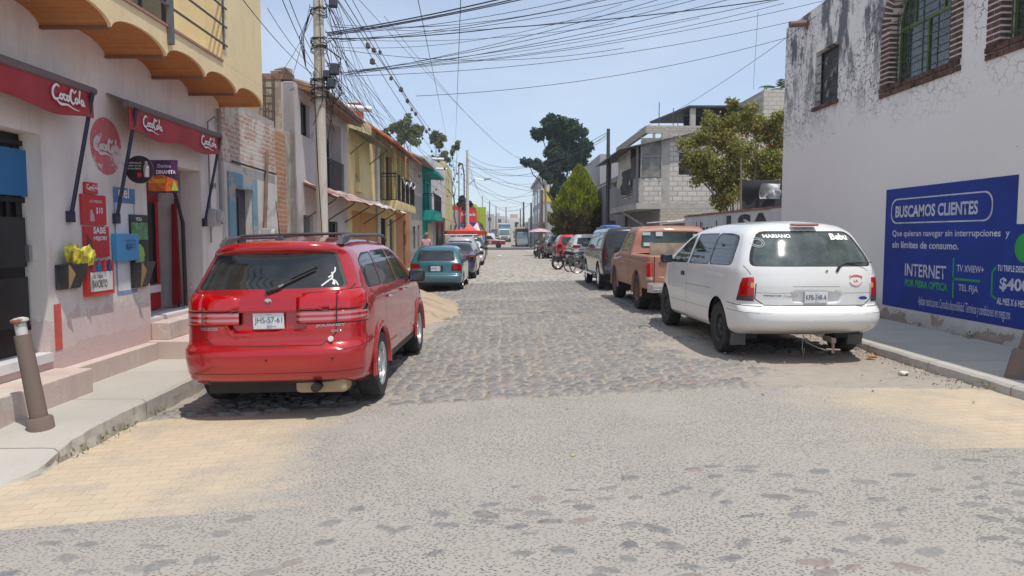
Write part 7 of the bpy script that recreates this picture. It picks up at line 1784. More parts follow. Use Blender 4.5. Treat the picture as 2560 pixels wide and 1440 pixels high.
def blob_pts(rng, blobs, n, shell_=.55):
    out = []; wts = np.array([b[3] ** 2 for b in blobs]); wts /= wts.sum()
    for (x, y, z, r, *sq), k_ in zip(blobs, rng.multinomial(n, wts)):
        s = sq[0] if sq else (1, 1, 1); d = rng.normal(size=(k_, 3)); d /= np.linalg.norm(d, axis=1, keepdims=True)
        rr = r * (shell_ + (1 - shell_) * rng.random((k_, 1)) ** .6) * (1 + .18 * np.sin(d[:, :1] * 7 + x) * np.cos(d[:, 2:3] * 6 + z))
        out.append(np.array([x, y, z]) + d * rr * np.array(s))
    return np.concatenate(out)
def limb(m, a, b_, r0, r1, rng, wob=.12, n=6):
    a, b_ = Vector(a), Vector(b_); pts = []
    for i in range(n + 1):
        t = i / n; p = a.lerp(b_, t); k = wob * (b_ - a).length * math.sin(math.pi * t) * .5
        pts.append(p + Vector(rng.normal(size=3)) * k * .5)
    m.tube(pts, [r0 + (r1 - r0) * i / n for i in range(n + 1)], 7); return pts
BARK = M('bark', (.13, .105, .08), .9, var=.4, scale=7, bmp=.6, bscale=25)
def tree(name, label, base, blobs, n, size, mat, seed, trunk_r=.15, sub=3, extra=None, shell_=.5, twigs=0, cat='tree'):
    rng = np.random.default_rng(seed); r_ = empty(name, base, label, cat); m = MB(); fork = Vector(base) + Vector((0, 0, max(.5, (min(b[2] - b[3] * .3 for b in blobs) - base[2]) * .6)))
    limb(m, base, fork, trunk_r, trunk_r * .8, rng, .08)
    for b_ in blobs: 
        limb(m, fork, (b_[0], b_[1], b_[2]), trunk_r * .5, trunk_r * .15, rng, .15)
        for q in range(twigs): d = Vector(rng.normal(size=3)).normalized(); limb(m, (b_[0], b_[1], b_[2]), Vector((b_[0], b_[1], b_[2])) + d * b_[3] * 1.05, trunk_r * .12, .008, rng, .15, 4)
    m.build('trunk', BARK, r_, smooth=True)
    # lumps made of many sub-clumps so that gaps and light and dark clumps appear
    subs = []
    for b_ in blobs:
        s = b_[4] if len(b_) > 4 else (1, 1, 1)
        for q in range(sub):
            d = rng.normal(size=3); d /= np.linalg.norm(d); k = b_[3] * rng.uniform(.15, .95); subs.append((b_[0] + d[0] * k * s[0], b_[1] + d[1] * k * s[1], b_[2] + d[2] * k * s[2], b_[3] * rng.uniform(.3, .62)))
    leaves('crown', blob_pts(rng, subs, n, shell_), size, mat, r_, rng)
    if extra: extra(r_, rng)
    return r_
def pxb(px, py, Y, rpx, sq=None):
    p = onY(px, py, Y); t_ = (p.x, p.y, p.z, rpx * Y / F); return t_ + (sq,) if sq else t_
OLIVE = leafmat('olive_leaf', (.14, .15, .03), (.42, .40, .11), (.36, .28, .09), (.52, .75))
def flowers(r_, rng):
    P_ = blob_pts(rng, [pxb(1880, 370, 24, 55), pxb(1830, 330, 24, 25)], 36); leaves('flower', P_, .06, M('flower_red', (.38, .07, .03), .7), r_, rng)
    m = MB(); a = onY(1880, 540, 24); b_ = onY(1893, 365, 24); m.tube([a, b_], .05, 6); m.build('stake', M('weathered_wood', (0, 0, 0)), r_)
B_ = [pxb(x, y, Y, r) for x, y, r, Y in ((1760, 400, 50, 24), (1800, 340, 50, 24.5), (1850, 390, 62, 24), (1900, 330, 48, 24.5), (1920, 410, 55, 24), (1790, 445, 45, 24), (1740, 350, 38, 24.3), (1850, 300, 40, 24.6), (1830, 470, 42, 24), (1925, 470, 36, 24), (1800, 500, 26, 24), (1745, 430, 36, 24), (1950, 350, 40, 24.4), (1950, 430, 40, 24.2), (1720, 400, 26, 24))] + [pxb(1835, 262, 24.6, 20), pxb(1770, 300, 24.3, 22), pxb(1945, 300, 24, 30)]
tree('bushy_tree', 'olive green bushy tree with small red flowers rising over the lettered wall', (onY(1825, 600, 24).x, 24, .2), B_, 34000, .058, OLIVE, 5, .06, 11, flowers, .0, 6)
def conifer():
    rng = np.random.default_rng(9); Y = 50.0; c = onY(1447, 600, Y); top = onY(1447, 412, Y).z; r_ = empty('conifer', (c.x, Y, .2), 'pear shaped yellow green conifer with brown lower foliage by the right kerb', 'tree')
    n = 17000; h = rng.random(n) ** .85; H0 = .9; prof = np.interp(h, [0, .12, .3, .5, .75, .92, 1], [.45, .85, 1, .92, .55, .22, .03]); a = rng.random(n) * 2 * math.pi
    lump = 1 + .16 * np.sin(a * 5 + h * 9) + .14 * np.sin(a * 9 - h * 17) + .10 * np.sin(a * 3 + h * 31)
    rad = 1.72 * prof * lump * (.62 + .38 * rng.random(n) ** .5)
    P_ = np.stack([c.x + rad * np.cos(a), Y + rad * np.sin(a), H0 + h * (top - H0)], 1); dirs = np.stack([np.cos(a) * .5, np.sin(a) * .5, np.ones(n) * 1.2], 1)
    mt = leafmat('conifer_leaf', (.15, .19, .01), (.38, .41, .025), (.085, .06, .025), zmix=(.42, 4.2))
    leaves('crown', P_, .10, mt, r_, rng, .6, 2.4, dirs)
    m = MB(); m.tube([(c.x, Y, .15), (c.x, Y, 2), (c.x, Y, top - .6)], [.14, .12, .03], 8)
    for i in range(26): a_ = i * 2.4; m.tube([(c.x, Y, .9 + i * .14), (c.x + math.cos(a_) * 1.2, Y + math.sin(a_) * 1.2, 1.4 + i * .16)], [.03, .01], 4)
    m.build('trunk', BARK, r_)
conifer()
DARKG = leafmat('dark_leaf', (.014, .038, .018), (.045, .10, .038))
B_ = [pxb(x, y, Y, r) for x, y, r, Y in ((1378, 312, 24, 85), (1352, 332, 20, 85), (1400, 330, 34, 86), (1430, 325, 30, 85), (1462, 352, 22, 84), (1420, 365, 40, 86), (1385, 375, 28, 84), (1375, 410, 26, 84), (1345, 412, 20, 83), (1322, 408, 15, 83), (1400, 415, 36, 85), (1440, 390, 34, 86), (1370, 435, 24, 83), (1400, 450, 26, 85), (1395, 475, 17, 84), (1390, 490, 12, 84), (1455, 420, 24, 86))]
tree('dark_tree', 'tall dark green tree with ragged crown towering over the right hand roofs', (onY(1398, 600, 85).x, 85, .2), B_, 34000, .22, DARKG, 11, .28, 10, None, .15)
GREY_G = leafmat('grey_leaf', (.12, .15, .07), (.26, .28, .15))
tree('roof_tree', 'grey green round tree standing behind the yellow house roof on the left', (onY(1010, 500, 60).x, 60, .2), [pxb(x, y, 60, r) for x, y, r in ((990, 320, 20), (1015, 308, 22), (1038, 325, 20), (1000, 345, 22), (1030, 345, 20), (1012, 330, 24), (965, 335, 14))], 9000, .13, GREY_G, 13, .12, 8, None, .0, 5)
tree('slender_tree', 'slender sparse tree with small tufted crown, second behind the left roofs', (onY(1095, 560, 62).x, 62, .2), [pxb(x, y, 62, r) for x, y, r in ((1090, 335, 14), (1105, 345, 14), (1082, 350, 10), (1098, 365, 12))], 3000, .12, GREY_G, 14, .07, 7, None, .0, 6)
tree('small_tree', 'small tufted tree nearest the white house among the trees behind the left roofs', (onY(1135, 560, 64).x, 64, .2), [pxb(x, y, 64, r) for x, y, r in ((1140, 368, 12), (1132, 380, 10), (1110, 392, 16), (1088, 398, 14))], 2200, .12, GREY_G, 15, .08, 6, None, .3, 8)
tree('bare_tree', 'sparse tree with thin branches in front of the building with the yellow sign', (onY(1385, 620, 72).x, 72, .2), [pxb(x, y, 72, r) for x, y, r in ((1375, 545, 16), (1392, 555, 14), (1360, 570, 12), (1385, 575, 14))], 1500, .13, OLIVE, 16, .07, 5, None, .3, 8)
tree('far_tree', 'dark tree beyond the left pole in front of the red shop', (onY(1158, 600, 100).x, 100, .3), [pxb(x, y, 100, r) for x, y, r in ((1160, 500, 11), (1172, 512, 8), (1150, 508, 8), (1163, 520, 9))], 1800, .25, DARKG, 17, .10, 6, None, .3, 3)
pr = empty('palm_tree', (onY(1945, 230, 45).x, 45, 5), 'palm crown showing above the pale block room on the right', 'palm')
m = MB(); c = onY(1945, 222, 45); rng = np.random.default_rng(3)
for i in range(26):
    a = i * 2.4; e = rng.uniform(-.1, .9); L_ = 1.25
    sp_ = [c + Vector((math.cos(a) * L_ * t * math.cos(e), math.sin(a) * L_ * t * math.cos(e), L_ * t * math.sin(e) - .5 * t * t)) for t in np.linspace(0, 1, 7)]
    for p, q in zip(sp_[1:], sp_[2:]):
        for s in (-1, 1):
            d = (q - p).normalized(); o_ = d.cross(Vector((0, 0, 1))).normalized() * s * .28; m.add([p, q, q + o_ + d * .15 - Vector((0, 0, .1))], [(0, 1, 2)])
m.build('crown', leafmat('palm_leaf', (.05, .09, .03), (.13, .17, .07)), pr, recalc=False)
m = MB(); m.tube([(c.x, 45, .2), (c.x, 45, c.z)], [.16, .12], 8); m.build('trunk', BARK, pr)
# ================================================================ poles
def pole(name, label, x, y, z0, z1, r0, r1, mat, lean=(0, 0), group=None, n=14, cat='pole'):
    r_ = empty(name, (x, y, z0), label, cat, group); m = MB(); m.lathe([(r0, 0), ((r0 + r1) / 2, (z1 - z0) / 2), (r1, z1 - z0)], n=n)
    m.v = [(a + lean[0] * c, b_ + lean[1] * c, c) for a, b_, c in m.v]; smooth_by_angle(m.build('shaft', mat, r_, world=False)); return r_
PC = plaster('pole_concrete', (.62, .57, .48), under=(.36, .33, .28), patch=.64, st=.4, stain=(.25, .22, .18))
pb = onY(806, 560, 15.3); PXX = pb.x; pt = onY(806, 0, 15.3)
p1 = pole('utility_pole', 'thick concrete utility pole wrapped in cables, standing behind the red car on the left', PXX, 15.3, .08, 9.6, .128, .095, PC, (0, .0))
GA = 'utility poles along the street'
m = MB(); random.seed(5)
for zc_, n_, rr in ((onY(800, 95, 15.3).z, 10, .17), (onY(800, 198, 15.3).z, 16, .19), (onY(800, 20, 15.3).z, 6, .17)):
    for i in range(n_):
        z = zc_ - .08 * i * .35; m.tube([(rr * math.cos(a), rr * math.sin(a), z - .08 + random.uniform(-.02, .02) + .05 * math.sin(a + i)) for a in np.linspace(0, 6.28, 13)], .009, 4)
for i in range(16):
    z = random.uniform(4.2, 7); m.tube([(.14, -.05, z), (.2 + random.random() * .3, -.12, z - .25), (.25 + random.random() * .3, -.1, z - .7), (.15, -.06, z - 1.1 * random.random() - .3)], .010, 4)
for i in range(3): m.tube([(-.15, -.06, 6.2), (-.3 - .04 * i, -.08, 5.7), (-.26, -.08, 5.1), (-.12, -.12, 4.9)], .010, 4)
m.tube([(-.08, -.15, 5.0), (-.03, -.17, 3), (.05, -.17, 1.2)], .012, 5); m.tube([(.05, -.14, 6.8), (.09, -.15, 4.4), (-.13, -.11, 3.9)], .009, 4)
m.build('cable_wrap', BLACK, p1, world=False)
m = MB()
for px, py, w_, h_ in ((838, 175, 20, 26), (830, 210, 16, 22), (820, 188, 16, 18), (835, 10, 18, 20)):
    c = onY(px, py, 15.3); m = MB(); s_ = 15.3 / F; m.box(c.x - PXX - w_ * s_ / 2, c.x - PXX + w_ * s_ / 2, -.16, .02, c.z - .08 - h_ * s_ / 2, c.z - .08 + h_ * s_ / 2); m.build('junction_box', M('box_dark', (.05, .055, .08), .6), p1, world=False, bevel=.02)
def apole(px, pyt, Y, label, r=.13, mat=PC, lean=0, z0=.1, **k):
    c = onY(px, pyt, Y); return pole('utility_pole', label, c.x, Y, z0, c.z, r, r * .7, mat, (lean, 0), GA, 8)
WD = M('wood_pole', (.16, .12, .09), .9)
pA = apole(1168, 375, 78, 'tall grey pole with street lamp arm near the red canopy on the left', .2)
arm = MB(); c = onY(1168, 465, 78); d = onY(1210, 452, 78); arm.tube([(c.x - pA.location.x, 0, c.z - .1), ((c.x + d.x) / 2 - pA.location.x, 0, d.z + .1), (d.x - pA.location.x, 0, d.z)], .05, 6); arm.build('lamp_arm', STEEL, pA, world=False)
m = MB(); m.hull([(d.x - pA.location.x, -.15, d.z - .1), (d.x - pA.location.x, .15, d.z - .1), (d.x - pA.location.x, .15, d.z + .12), (d.x - pA.location.x, -.15, d.z + .12)], [(d.x - pA.location.x + .8, -.08, d.z + .1), (d.x - pA.location.x + .8, .08, d.z + .1), (d.x - pA.location.x + .8, .08, d.z + .2), (d.x - pA.location.x + .8, -.08, d.z + .2)]); m.build('lamp_head', STEEL, pA, world=False)
sl = empty('street_lamp', (onY(1160, 600, 72).x, 72, .1), 'slim metal street lamp with drooping head left of the tall grey pole', 'street lamp')
a, b_ = onY(1161, 600, 72), onY(1156, 410, 72); m = MB(); m.tube([(a.x, 72, .1), (a.x, 72, b_.z - 1), (b_.x, 72, b_.z)], .07, 6); m.build('shaft', IRON, sl); m = MB(); m.tube([(b_.x, 72, b_.z), (b_.x - .25, 72, b_.z + .05), (b_.x - .4, 72, b_.z - .25)], [.08, .16, .1], 6); m.build('lamp_head', IRON, sl)
apole(1147, 410, 68, 'thin metal pole with curved wires beside the yellow and white house', .06, IRON)
apole(1206, 490, 140, 'pole in front of the lime green building, far left side', .17)
apole(1224, 503, 170, 'first thin far pole right of the lime green building', .16, WD, z0=1); apole(1240, 515, 200, 'second thin far pole right of the lime green building', .16, WD, z0=1); apole(1265, 517, 185, 'far pole above the white truck', .16, WD, z0=1)
apole(1301, 522, 150, 'far wooden pole left of the grey three storey building', .16, WD, z0=1); apole(1309, 505, 118, 'dark far pole beside the grey three storey building', .18, WD); apole(1328, 507, 96, 'dark pole at the corner of the grey three storey building', .16, M('pole_dark', (.07, .07, .075), .7))
apole(1367, 452, 66, 'leaning grey pole in front of the yellow painted sign', .14, M('pole_grey', (.25, .24, .22), .8), -.02); apole(1354, 475, 64, 'brownish pole standing left of the leaning grey one by the yellow sign', .14, WD, .01)
apole(1521, 322, 36.5, 'slim dark pole in front of the block house balcony', .12, M('pole_dark', (0, 0, 0)))
# ================================================================ overhead cables
GC = 'overhead cables'
CBL = M('cable_black', (.035, .045, .065), .6, bmp=0)
CL = 'thin dark overhead cable strung over the street between poles and roofs'
def cable(pts, sag=.3, r=.011, label=CL, beads=0, group=GC, seed=0):
    P_ = [Vector(p) if len(p) == 3 and not isinstance(p[2], str) else p for p in pts]
    pp = []
    for a, b_ in zip(P_[:-1], P_[1:]):
        n = 14
        for i in range(n + (b_ is P_[-1])): t = i / n; q = a.lerp(b_, t); q.z -= sag * 4 * t * (1 - t); pp.append(q)
    m = MB(); m.tube(pp, r * .68, 4); o = m.build('cable', CBL); tag(o, label, 'cable', group)
    if beads:
        rnd = random.Random(seed)
        for i in range(beads):
            k = rnd.betavariate(1.6, 2.6); q = pp[int(k * (len(pp) - 1))]; m = MB(); d = rnd.uniform(.045, .075); m.ico(q - Vector((0, 0, d)), d, 1, .2, (1, 1.6, 1.3)); m.build('splice', M('splice_grey', (.10, .09, .09), .8), o)
    return o
PY_ = 15.2
def pp_(px, py, Y): return onY(px, py, Y)
# thick bundle from the pole to the upper right
TB = 'thick dark cable running from the concrete pole to the upper right'
for a, b_, r in (((818, 82), (1330, -22), .02), ((818, 86), (1345, -16), .018), ((818, 90), (1420, -28), .016)): cable([pp_(*a, PY_), pp_(*b_, 13)], .05, r, TB, group='thick cables leaving the concrete pole')
cable([pp_(820, 96, PY_), pp_(1250, 70, 15), pp_(2010, -12, 14)], .06, .016)
for i, (a, b_) in enumerate((((860, 183), (1810, -20)), ((862, 188), (1840, -6)), ((865, 186), (1700, -18)), ((870, 178), (1990, -10)), ((850, 100), (1600, -20)), ((850, 104), (1700, -25)), ((845, 84), (1520, -22)))): cable([pp_(*a, PY_), pp_(*b_, 13.5)], .12, .009)
for a, b_ in (((870, 190), (1975, 55)), ((880, 180), (2100, -8)), ((880, 176), (1960, 8)), ((1040, 240), (1975, 92)), ((860, 125), (1560, 120))): cable([pp_(*a, PY_ + 1), pp_(*b_, 17)], .25, .009)
cable([onY(1596, 325, 31.6), onX(2040, 40, 6.95)], .2, .011, 'thin cable from the block house roof to the white building top')
cable([onY(1895, 30, 20), onY(1883, 225, 28)], .0, .008); 
# down the street, with splices
for i, (a, b_, r, bd, sg) in enumerate((((830, -20), (1166, 430), .016, 16, .3), ((850, -20), (1168, 455), .016, 18, .5), ((845, 5), (1168, 470), .014, 14, .7), ((870, -20), (1170, 440), .012, 12, .9), ((825, 90), (1166, 480), .014, 0, .6), ((830, 180), (1166, 500), .016, 0, .5), ((830, 200), (1164, 495), .014, 4, .9), ((828, 215), (1164, 505), .012, 0, 1.2), ((822, 100), (1168, 400), .012, 0, 1.5))):
    cable([pp_(*a, PY_), onY(*b_, 70)], sg, r, 'dark cable running down the left side from the concrete pole' if not bd else 'dark cable with lumpy splices running down the left side', bd, 'cables down the left side' if not bd else 'cables with splices down the left side', i)
for i, (a, Ya, b_, Yb, sg) in enumerate((((880, -20), 14, (1290, 392), 60, .3), ((960, 40), 18, (1300, 395), 64, .6), ((830, 190), 15.2, (960, 300), 24, .1), ((832, 200), 15.2, (905, 340), 22, .1), ((828, 205), 15.2, (925, 290), 23, .15), ((830, 195), 15.2, (1010, 395), 30, .3), ((826, 120), 15.2, (1030, 400), 33, .4), ((825, 100), 15.2, (960, 420), 27, .2), ((815, 30), 15.2, (985, 410), 28, .3), ((820, 215), 15.2, (1055, 430), 42, .4))): cable([pp_(*a, Ya), onY(*b_, Yb)], sg, .010)
rnc = random.Random(4)
for i in range(14): cable([pp_(rnc.uniform(815, 850), rnc.uniform(0, 215), PY_), onY(rnc.uniform(870, 1060), rnc.uniform(290, 420), rnc.uniform(20, 45))], rnc.uniform(.1, .7), .008)
for i in range(6): cable([pp_(rnc.uniform(820, 870), rnc.uniform(60, 190), PY_), onY(rnc.uniform(1500, 1900), rnc.uniform(-20, 60), 15)], rnc.uniform(.05, .3), .007)
# from above the camera to the pole
for a, Ya, b_ in (((700, -15), 9, (800, 185)), ((718, -15), 9.5, (796, 150)), ((690, 200), 13, (790, 20)), ((728, 200), 14, (775, 10)), ((668, 20), 12, (790, 175)), ((600, -10), 8, (790, 190))): cable([pp_(*a, Ya), pp_(*b_, PY_)], .1, .009)
for a, Ya, b_, Yb in (((1043, -10), 12, (1118, 350), 60), ((1152, -10), 12, (1139, 350), 62)): cable([pp_(*a, Ya), onY(*b_, Yb)], .0, .010)
# far cables across the street
FC = 'thin far cable crossing high over the street toward the crossing'
for i, (a, Ya, b_, Yb, sg) in enumerate((((1168, 385), 78, (1520, 330), 36.5, 1.6), ((1168, 395), 78, (1520, 335), 36.5, 2.0), ((1100, 385), 60, (1520, 340), 36.5, 1.5), ((1168, 400), 78, (1366, 470), 66, .8), ((1168, 420), 78, (1366, 480), 66, .6), ((1168, 440), 78, (1328, 510), 96, .6), ((1168, 450), 78, (1309, 508), 118, .8), ((1168, 390), 78, (1206, 492), 140, 1), ((1168, 410), 78, (1224, 505), 170, 1.5), ((1206, 495), 140, (1366, 460), 66, 1.0), ((1206, 500), 140, (1309, 510), 118, 1.), ((1224, 508), 170, (1301, 524), 150, 1.), ((1240, 517), 200, (1328, 512), 96, 1.), ((1147, 420), 68, (1367, 455), 66, .7), ((1147, 440), 68, (1354, 480), 64, 1.1), ((1265, 520), 185, (1366, 475), 66, 1.2), ((1290, 392), 60, (1520, 345), 36.5, .7), ((1300, 395), 64, (1480, 400), 50, .6), ((1168, 430), 78, (1265, 520), 185, 1.5), ((1168, 398), 78, (1480, 410), 52, 1.3))): cable([onY(*a, Ya), onY(*b_, Yb)], sg, .022 if Ya > 70 else .016, FC, group='far cables over the street')
# ================================================================ sand pile, bicycles, carts, canopies, far vehicles
sd_ = MB(); n = 60; vs = []; rng = np.random.default_rng(2)
for j in range(n + 1):
    for i in range(n + 1):
        x = -3.5 + 2.75 * i / n; y = 13.9 + 7.0 * j / n; u, v = i / n * 2 - 1, j / n * 2 - 1
        e = max(0, 1 - (abs(u - .0 + .25 * (v + .2)) ** 2.0 * 1.1 + abs(v) ** 2.2)); h = .50 * e ** 1.1 * (1 - .55 * max(0, u + .1)) + .05 * noise.noise(Vector((x * 3, y * 3, 1))) * (e > 0) + .025 * noise.noise(Vector((x * 9, y * 9, 5))) * (e > 0)
        vs.append((x, y, float(road_z(x, y)) - .03 + max(0, h) + (.0)))
sd_.add(vs, [(j * (n + 1) + i, j * (n + 1) + i + 1, (j + 1) * (n + 1) + i + 1, (j + 1) * (n + 1) + i) for j in range(n) for i in range(n)])
m_, t_, b_3 = nodes_of('sand'); v_ = coords(t_); b_3.inputs['Roughness'].default_value = .95; c_ = mixc(t_, nnoise(t_, v_, 3, 7), (.36, .27, .18), (.50, .39, .28)); t_.links.new(c_, b_3.inputs['Base Color']); bump(t_, b_3, nnoise(t_, v_, 60, 4), .5, .01)
sdo = sd_.build('sand_pile', m_, smooth=True, recalc=False); tag(sdo, 'heap of pale builders sand by the left kerb between the red and teal cars', 'sand pile')
# ---- bicycles parked across the kerb
def bicycle(x, y, z, rz, label, col_, wheelcol=M('rim_silver', (.45, .45, .46), .3, .8)):
    r_ = empty('bicycle', (x, y, z), label, 'bicycle', 'bicycles by the black car', rz=rz); R_ = .33
    for cx in (0, 1.05):
        m = MB(); m.tube([(cx + R_ * math.cos(a), 0, R_ + R_ * math.sin(a)) for a in np.linspace(0, 2 * math.pi, 33)], .022, 6, False); w_ = m.build('wheel', TYRE, r_, world=False, smooth=True)
        m = MB(); m.tube([(cx + .295 * math.cos(a), 0, R_ + .295 * math.sin(a)) for a in np.linspace(0, 2 * math.pi, 33)], .012, 5, False)
        for k_ in range(14): a = k_ * math.pi / 7; m.tube([(cx, .02 * (-1) ** k_, R_), (cx + .29 * math.cos(a), 0, R_ + .29 * math.sin(a))], .0025, 3)
        m.lathe([(.03, -.04), (.03, .04)], (cx, 0, R_), 8, 'y'); m.build('rim', wheelcol, w_, world=False)
    fm = M('bike_frame_%s' % col_[0], col_[1], .35); m = MB(); A, B, Cc, D = (0, 0, R_), (.16, 0, .88), (.62, 0, .86), (.50, 0, .30)
    for p, q, rr in (((.02, 0, R_), (.12, 0, .78), .014), (B, D, .02), ((.15, 0, .84), Cc, .016), (Cc, D, .016), (D, (1.05, 0, R_), .011), ((.62, 0, .82), (1.05, 0, R_), .009), (B, (.12, 0, .78), .018)): m.tube([p, q], rr, 6)
    m.build('frame', fm, r_, world=False)
    m = MB(); m.tube([(.16, 0, .88), (.14, 0, 1.0), (.12, -.28, 1.04), (.2, -.30, 1.03)], .012, 5); m.tube([(.14, 0, 1.0), (.12, .28, 1.04), (.2, .30, 1.03)], .012, 5); m.build('handlebar', BLACK, r_, world=False)
    m = MB(); m.hull([(.50, -.02, .97), (.78, -.08, .97), (.78, .08, .97), (.50, .02, .97)], [(.50, -.02, .99), (.78, -.07, 1.02), (.78, .07, 1.02), (.50, .02, .99)]); m.tube([(.62, 0, .84), (.65, 0, .98)], .013, 5); m.build('saddle', BLACK, r_, world=False, bevel=.01)
    m = MB(); m.lathe([(.09, -.01), (.09, .01)], (.5, .05, .3), 16, 'y'); m.tube([(.5, .06, .3), (.42, .07, .16)], .01, 5); m.tube([(.5, -.06, .3), (.58, -.07, .44)], .01, 5); m.build('crank', STEEL, r_, world=False); return r_
bicycle(3.32, 30.9, .09, R(6), 'black bicycle nearest the black SUV with its front wheel toward the street', ('a', (.02, .02, .025)))
bicycle(3.12, 32.0, .09, R(28), 'dark bicycle turned at an angle behind the nearest bicycle', ('b', (.04, .04, .07)))
def motorcycle(x, y, z, rz, label, c, group='motorcycles on the right side'):
    r_ = empty('motorcycle', (x, y, z), label, 'motorcycle', group, rz=rz); R_ = .30; pm = M('moto_%02x' % int(c[0] * 255), c, .3)
    for cx in (0, 1.28):
        m = MB(); m.tube([(cx + .26 * math.cos(a), 0, R_ + .26 * math.sin(a)) for a in np.linspace(0, 2 * math.pi, 29)], .055, 8, False); w_ = m.build('wheel', TYRE, r_, world=False, smooth=True)
        m = MB(); m.tube([(cx + .2 * math.cos(a), 0, R_ + .2 * math.sin(a)) for a in np.linspace(0, 2 * math.pi, 25)], .014, 5, False)
        for k_ in range(6): a = k_ * math.pi / 3; m.tube([(cx, 0, R_), (cx + .2 * math.cos(a), 0, R_ + .2 * math.sin(a))], .012, 4)
        m.build('rim', M('rim_silver', (0, 0, 0)), w_, world=False)
    m = MB(); 
    for s in (-.07, .07): m.tube([(0, s, R_), (.22, s, .92)], .02, 6)
    m.tube([(.25, 0, .8), (.5, 0, .38), (.95, 0, .38), (1.28, 0, R_)], .025, 6); m.tube([(.25, 0, .8), (.9, 0, .68), (1.45, 0, .78)], .025, 6); m.build('frame', BLACK, r_, world=False)
    m = MB(); m.lathe([(.11, -.12), (.15, -.05), (.15, .05), (.11, .12)], (.62, 0, .48), 12, 'y'); m.box(.5, .78, -.1, .1, .5, .66); m.build('engine', M('engine_grey', (.16, .16, .17), .4, .7), r_, world=False)
    m = MB(); m.hull([(.28, -.10, .72), (.75, -.08, .68), (.75, .08, .68), (.28, .10, .72)], [(.34, -.13, .90), (.70, -.10, .84), (.70, .10, .84), (.34, .13, .90)]); m.build('tank', pm, r_, world=False, bevel=.04)
    m = MB(); m.hull([(.72, -.12, .72), (1.5, -.08, .80), (1.5, .08, .80), (.72, .12, .72)], [(.74, -.12, .80), (1.55, -.07, .90), (1.55, .07, .90), (.74, .12, .80)]); m.build('seat', BLACK, r_, world=False, bevel=.03)
    m = MB(); m.tube([(.24, 0, .92), (.22, -.33, 1.02), (.34, -.38, 1.0)], .014, 5); m.tube([(.24, 0, .92), (.22, .33, 1.02), (.34, .38, 1.0)], .014, 5); m.build('handlebar', IRON, r_, world=False)
    m = MB(); m.lathe([(.04, .12), (.10, .04), (.09, 0)], (.06, 0, .84), 14, 'x'); m.build('headlight', pm, r_, world=False)
    m = MB(); m.hull([(-.3, -.06, .5), (.25, -.06, .66), (.25, .06, .66), (-.3, .06, .5)], [(-.28, -.06, .53), (.25, -.05, .69), (.25, .05, .69), (-.28, .06, .53)]); m.hull([(1.0, -.07, .62), (1.62, -.06, .58), (1.62, .06, .58), (1.0, .07, .62)], [(1.0, -.07, .65), (1.6, -.06, .62), (1.6, .06, .62), (1.0, .07, .65)]); m.build('mudguard', pm, r_, world=False); return r_
motorcycle(2.75, 34.2, .09, R(10), 'black motorcycle parked just left of the bicycles with its front wheel to the street', (.015, .015, .017))
motorcycle(3.0, 50.0, .09, R(100), 'black and red motorcycle by the umbrella cart, further up the right side', (.22, .02, .03))
motorcycle(2.65, 53.0, .09, R(80), 'white and dark motorcycle beside the umbrella cart', (.45, .45, .45))
# ---- umbrella cart
uc = empty('umbrella_cart', (3.3, 58, .09), 'street cart under a pale pink umbrella in the right row', 'cart'); m = MB(); 
for k_ in range(10):
    a0, a1 = k_ * math.pi / 5, (k_ + 1) * math.pi / 5
    for (r0, z0), (r1, z1) in (((0, 2.28), (.5, 2.2)), ((.5, 2.2), (.95, 1.98))): m.quad((3.2 + r0 * math.cos(a0), 58 + r0 * math.sin(a0), z0), (3.2 + r1 * math.cos(a0), 58 + r1 * math.sin(a0), z1), (3.2 + r1 * math.cos(a1), 58 + r1 * math.sin(a1), z1 - .0), (3.2 + r0 * math.cos(a1), 58 + r0 * math.sin(a1), z0))
m.build('umbrella', M('umbrella_pink', (.55, .38, .42), .7, var=.35, scale=4), uc, recalc=False)
m = MB(); m.tube([(3.2, 58, .2), (3.2, 58, 2.3)], .025, 6); m.build('umbrella_pole', STEEL, uc)
m = MB(); m.box(2.8, 3.9, 57.4, 58.4, .45, 1.15); m.hull([(2.7, 57.2, 1.86), (4.4, 57.2, 1.9), (4.4, 58.9, 1.9), (2.7, 58.9, 1.86)], [(2.8, 57.3, 1.95), (4.3, 57.3, 1.98), (4.3, 58.8, 1.98), (2.8, 58.8, 1.95)]); m.build('cart_body', M('cart_grey', (.13, .13, .14), .5), uc)
for x in (2.9, 3.8): m = MB(); m.lathe([(.25, -.04), (.25, .04)], (x, 57.5, .34), 16, 'y'); m.build('wheel', TYRE, uc)
for x in (2.8, 4.2):
    m = MB(); m.tube([(x, 58.7, .1), (x, 58.7, 1.9)], .02, 5); m.build('post', IRON, uc)
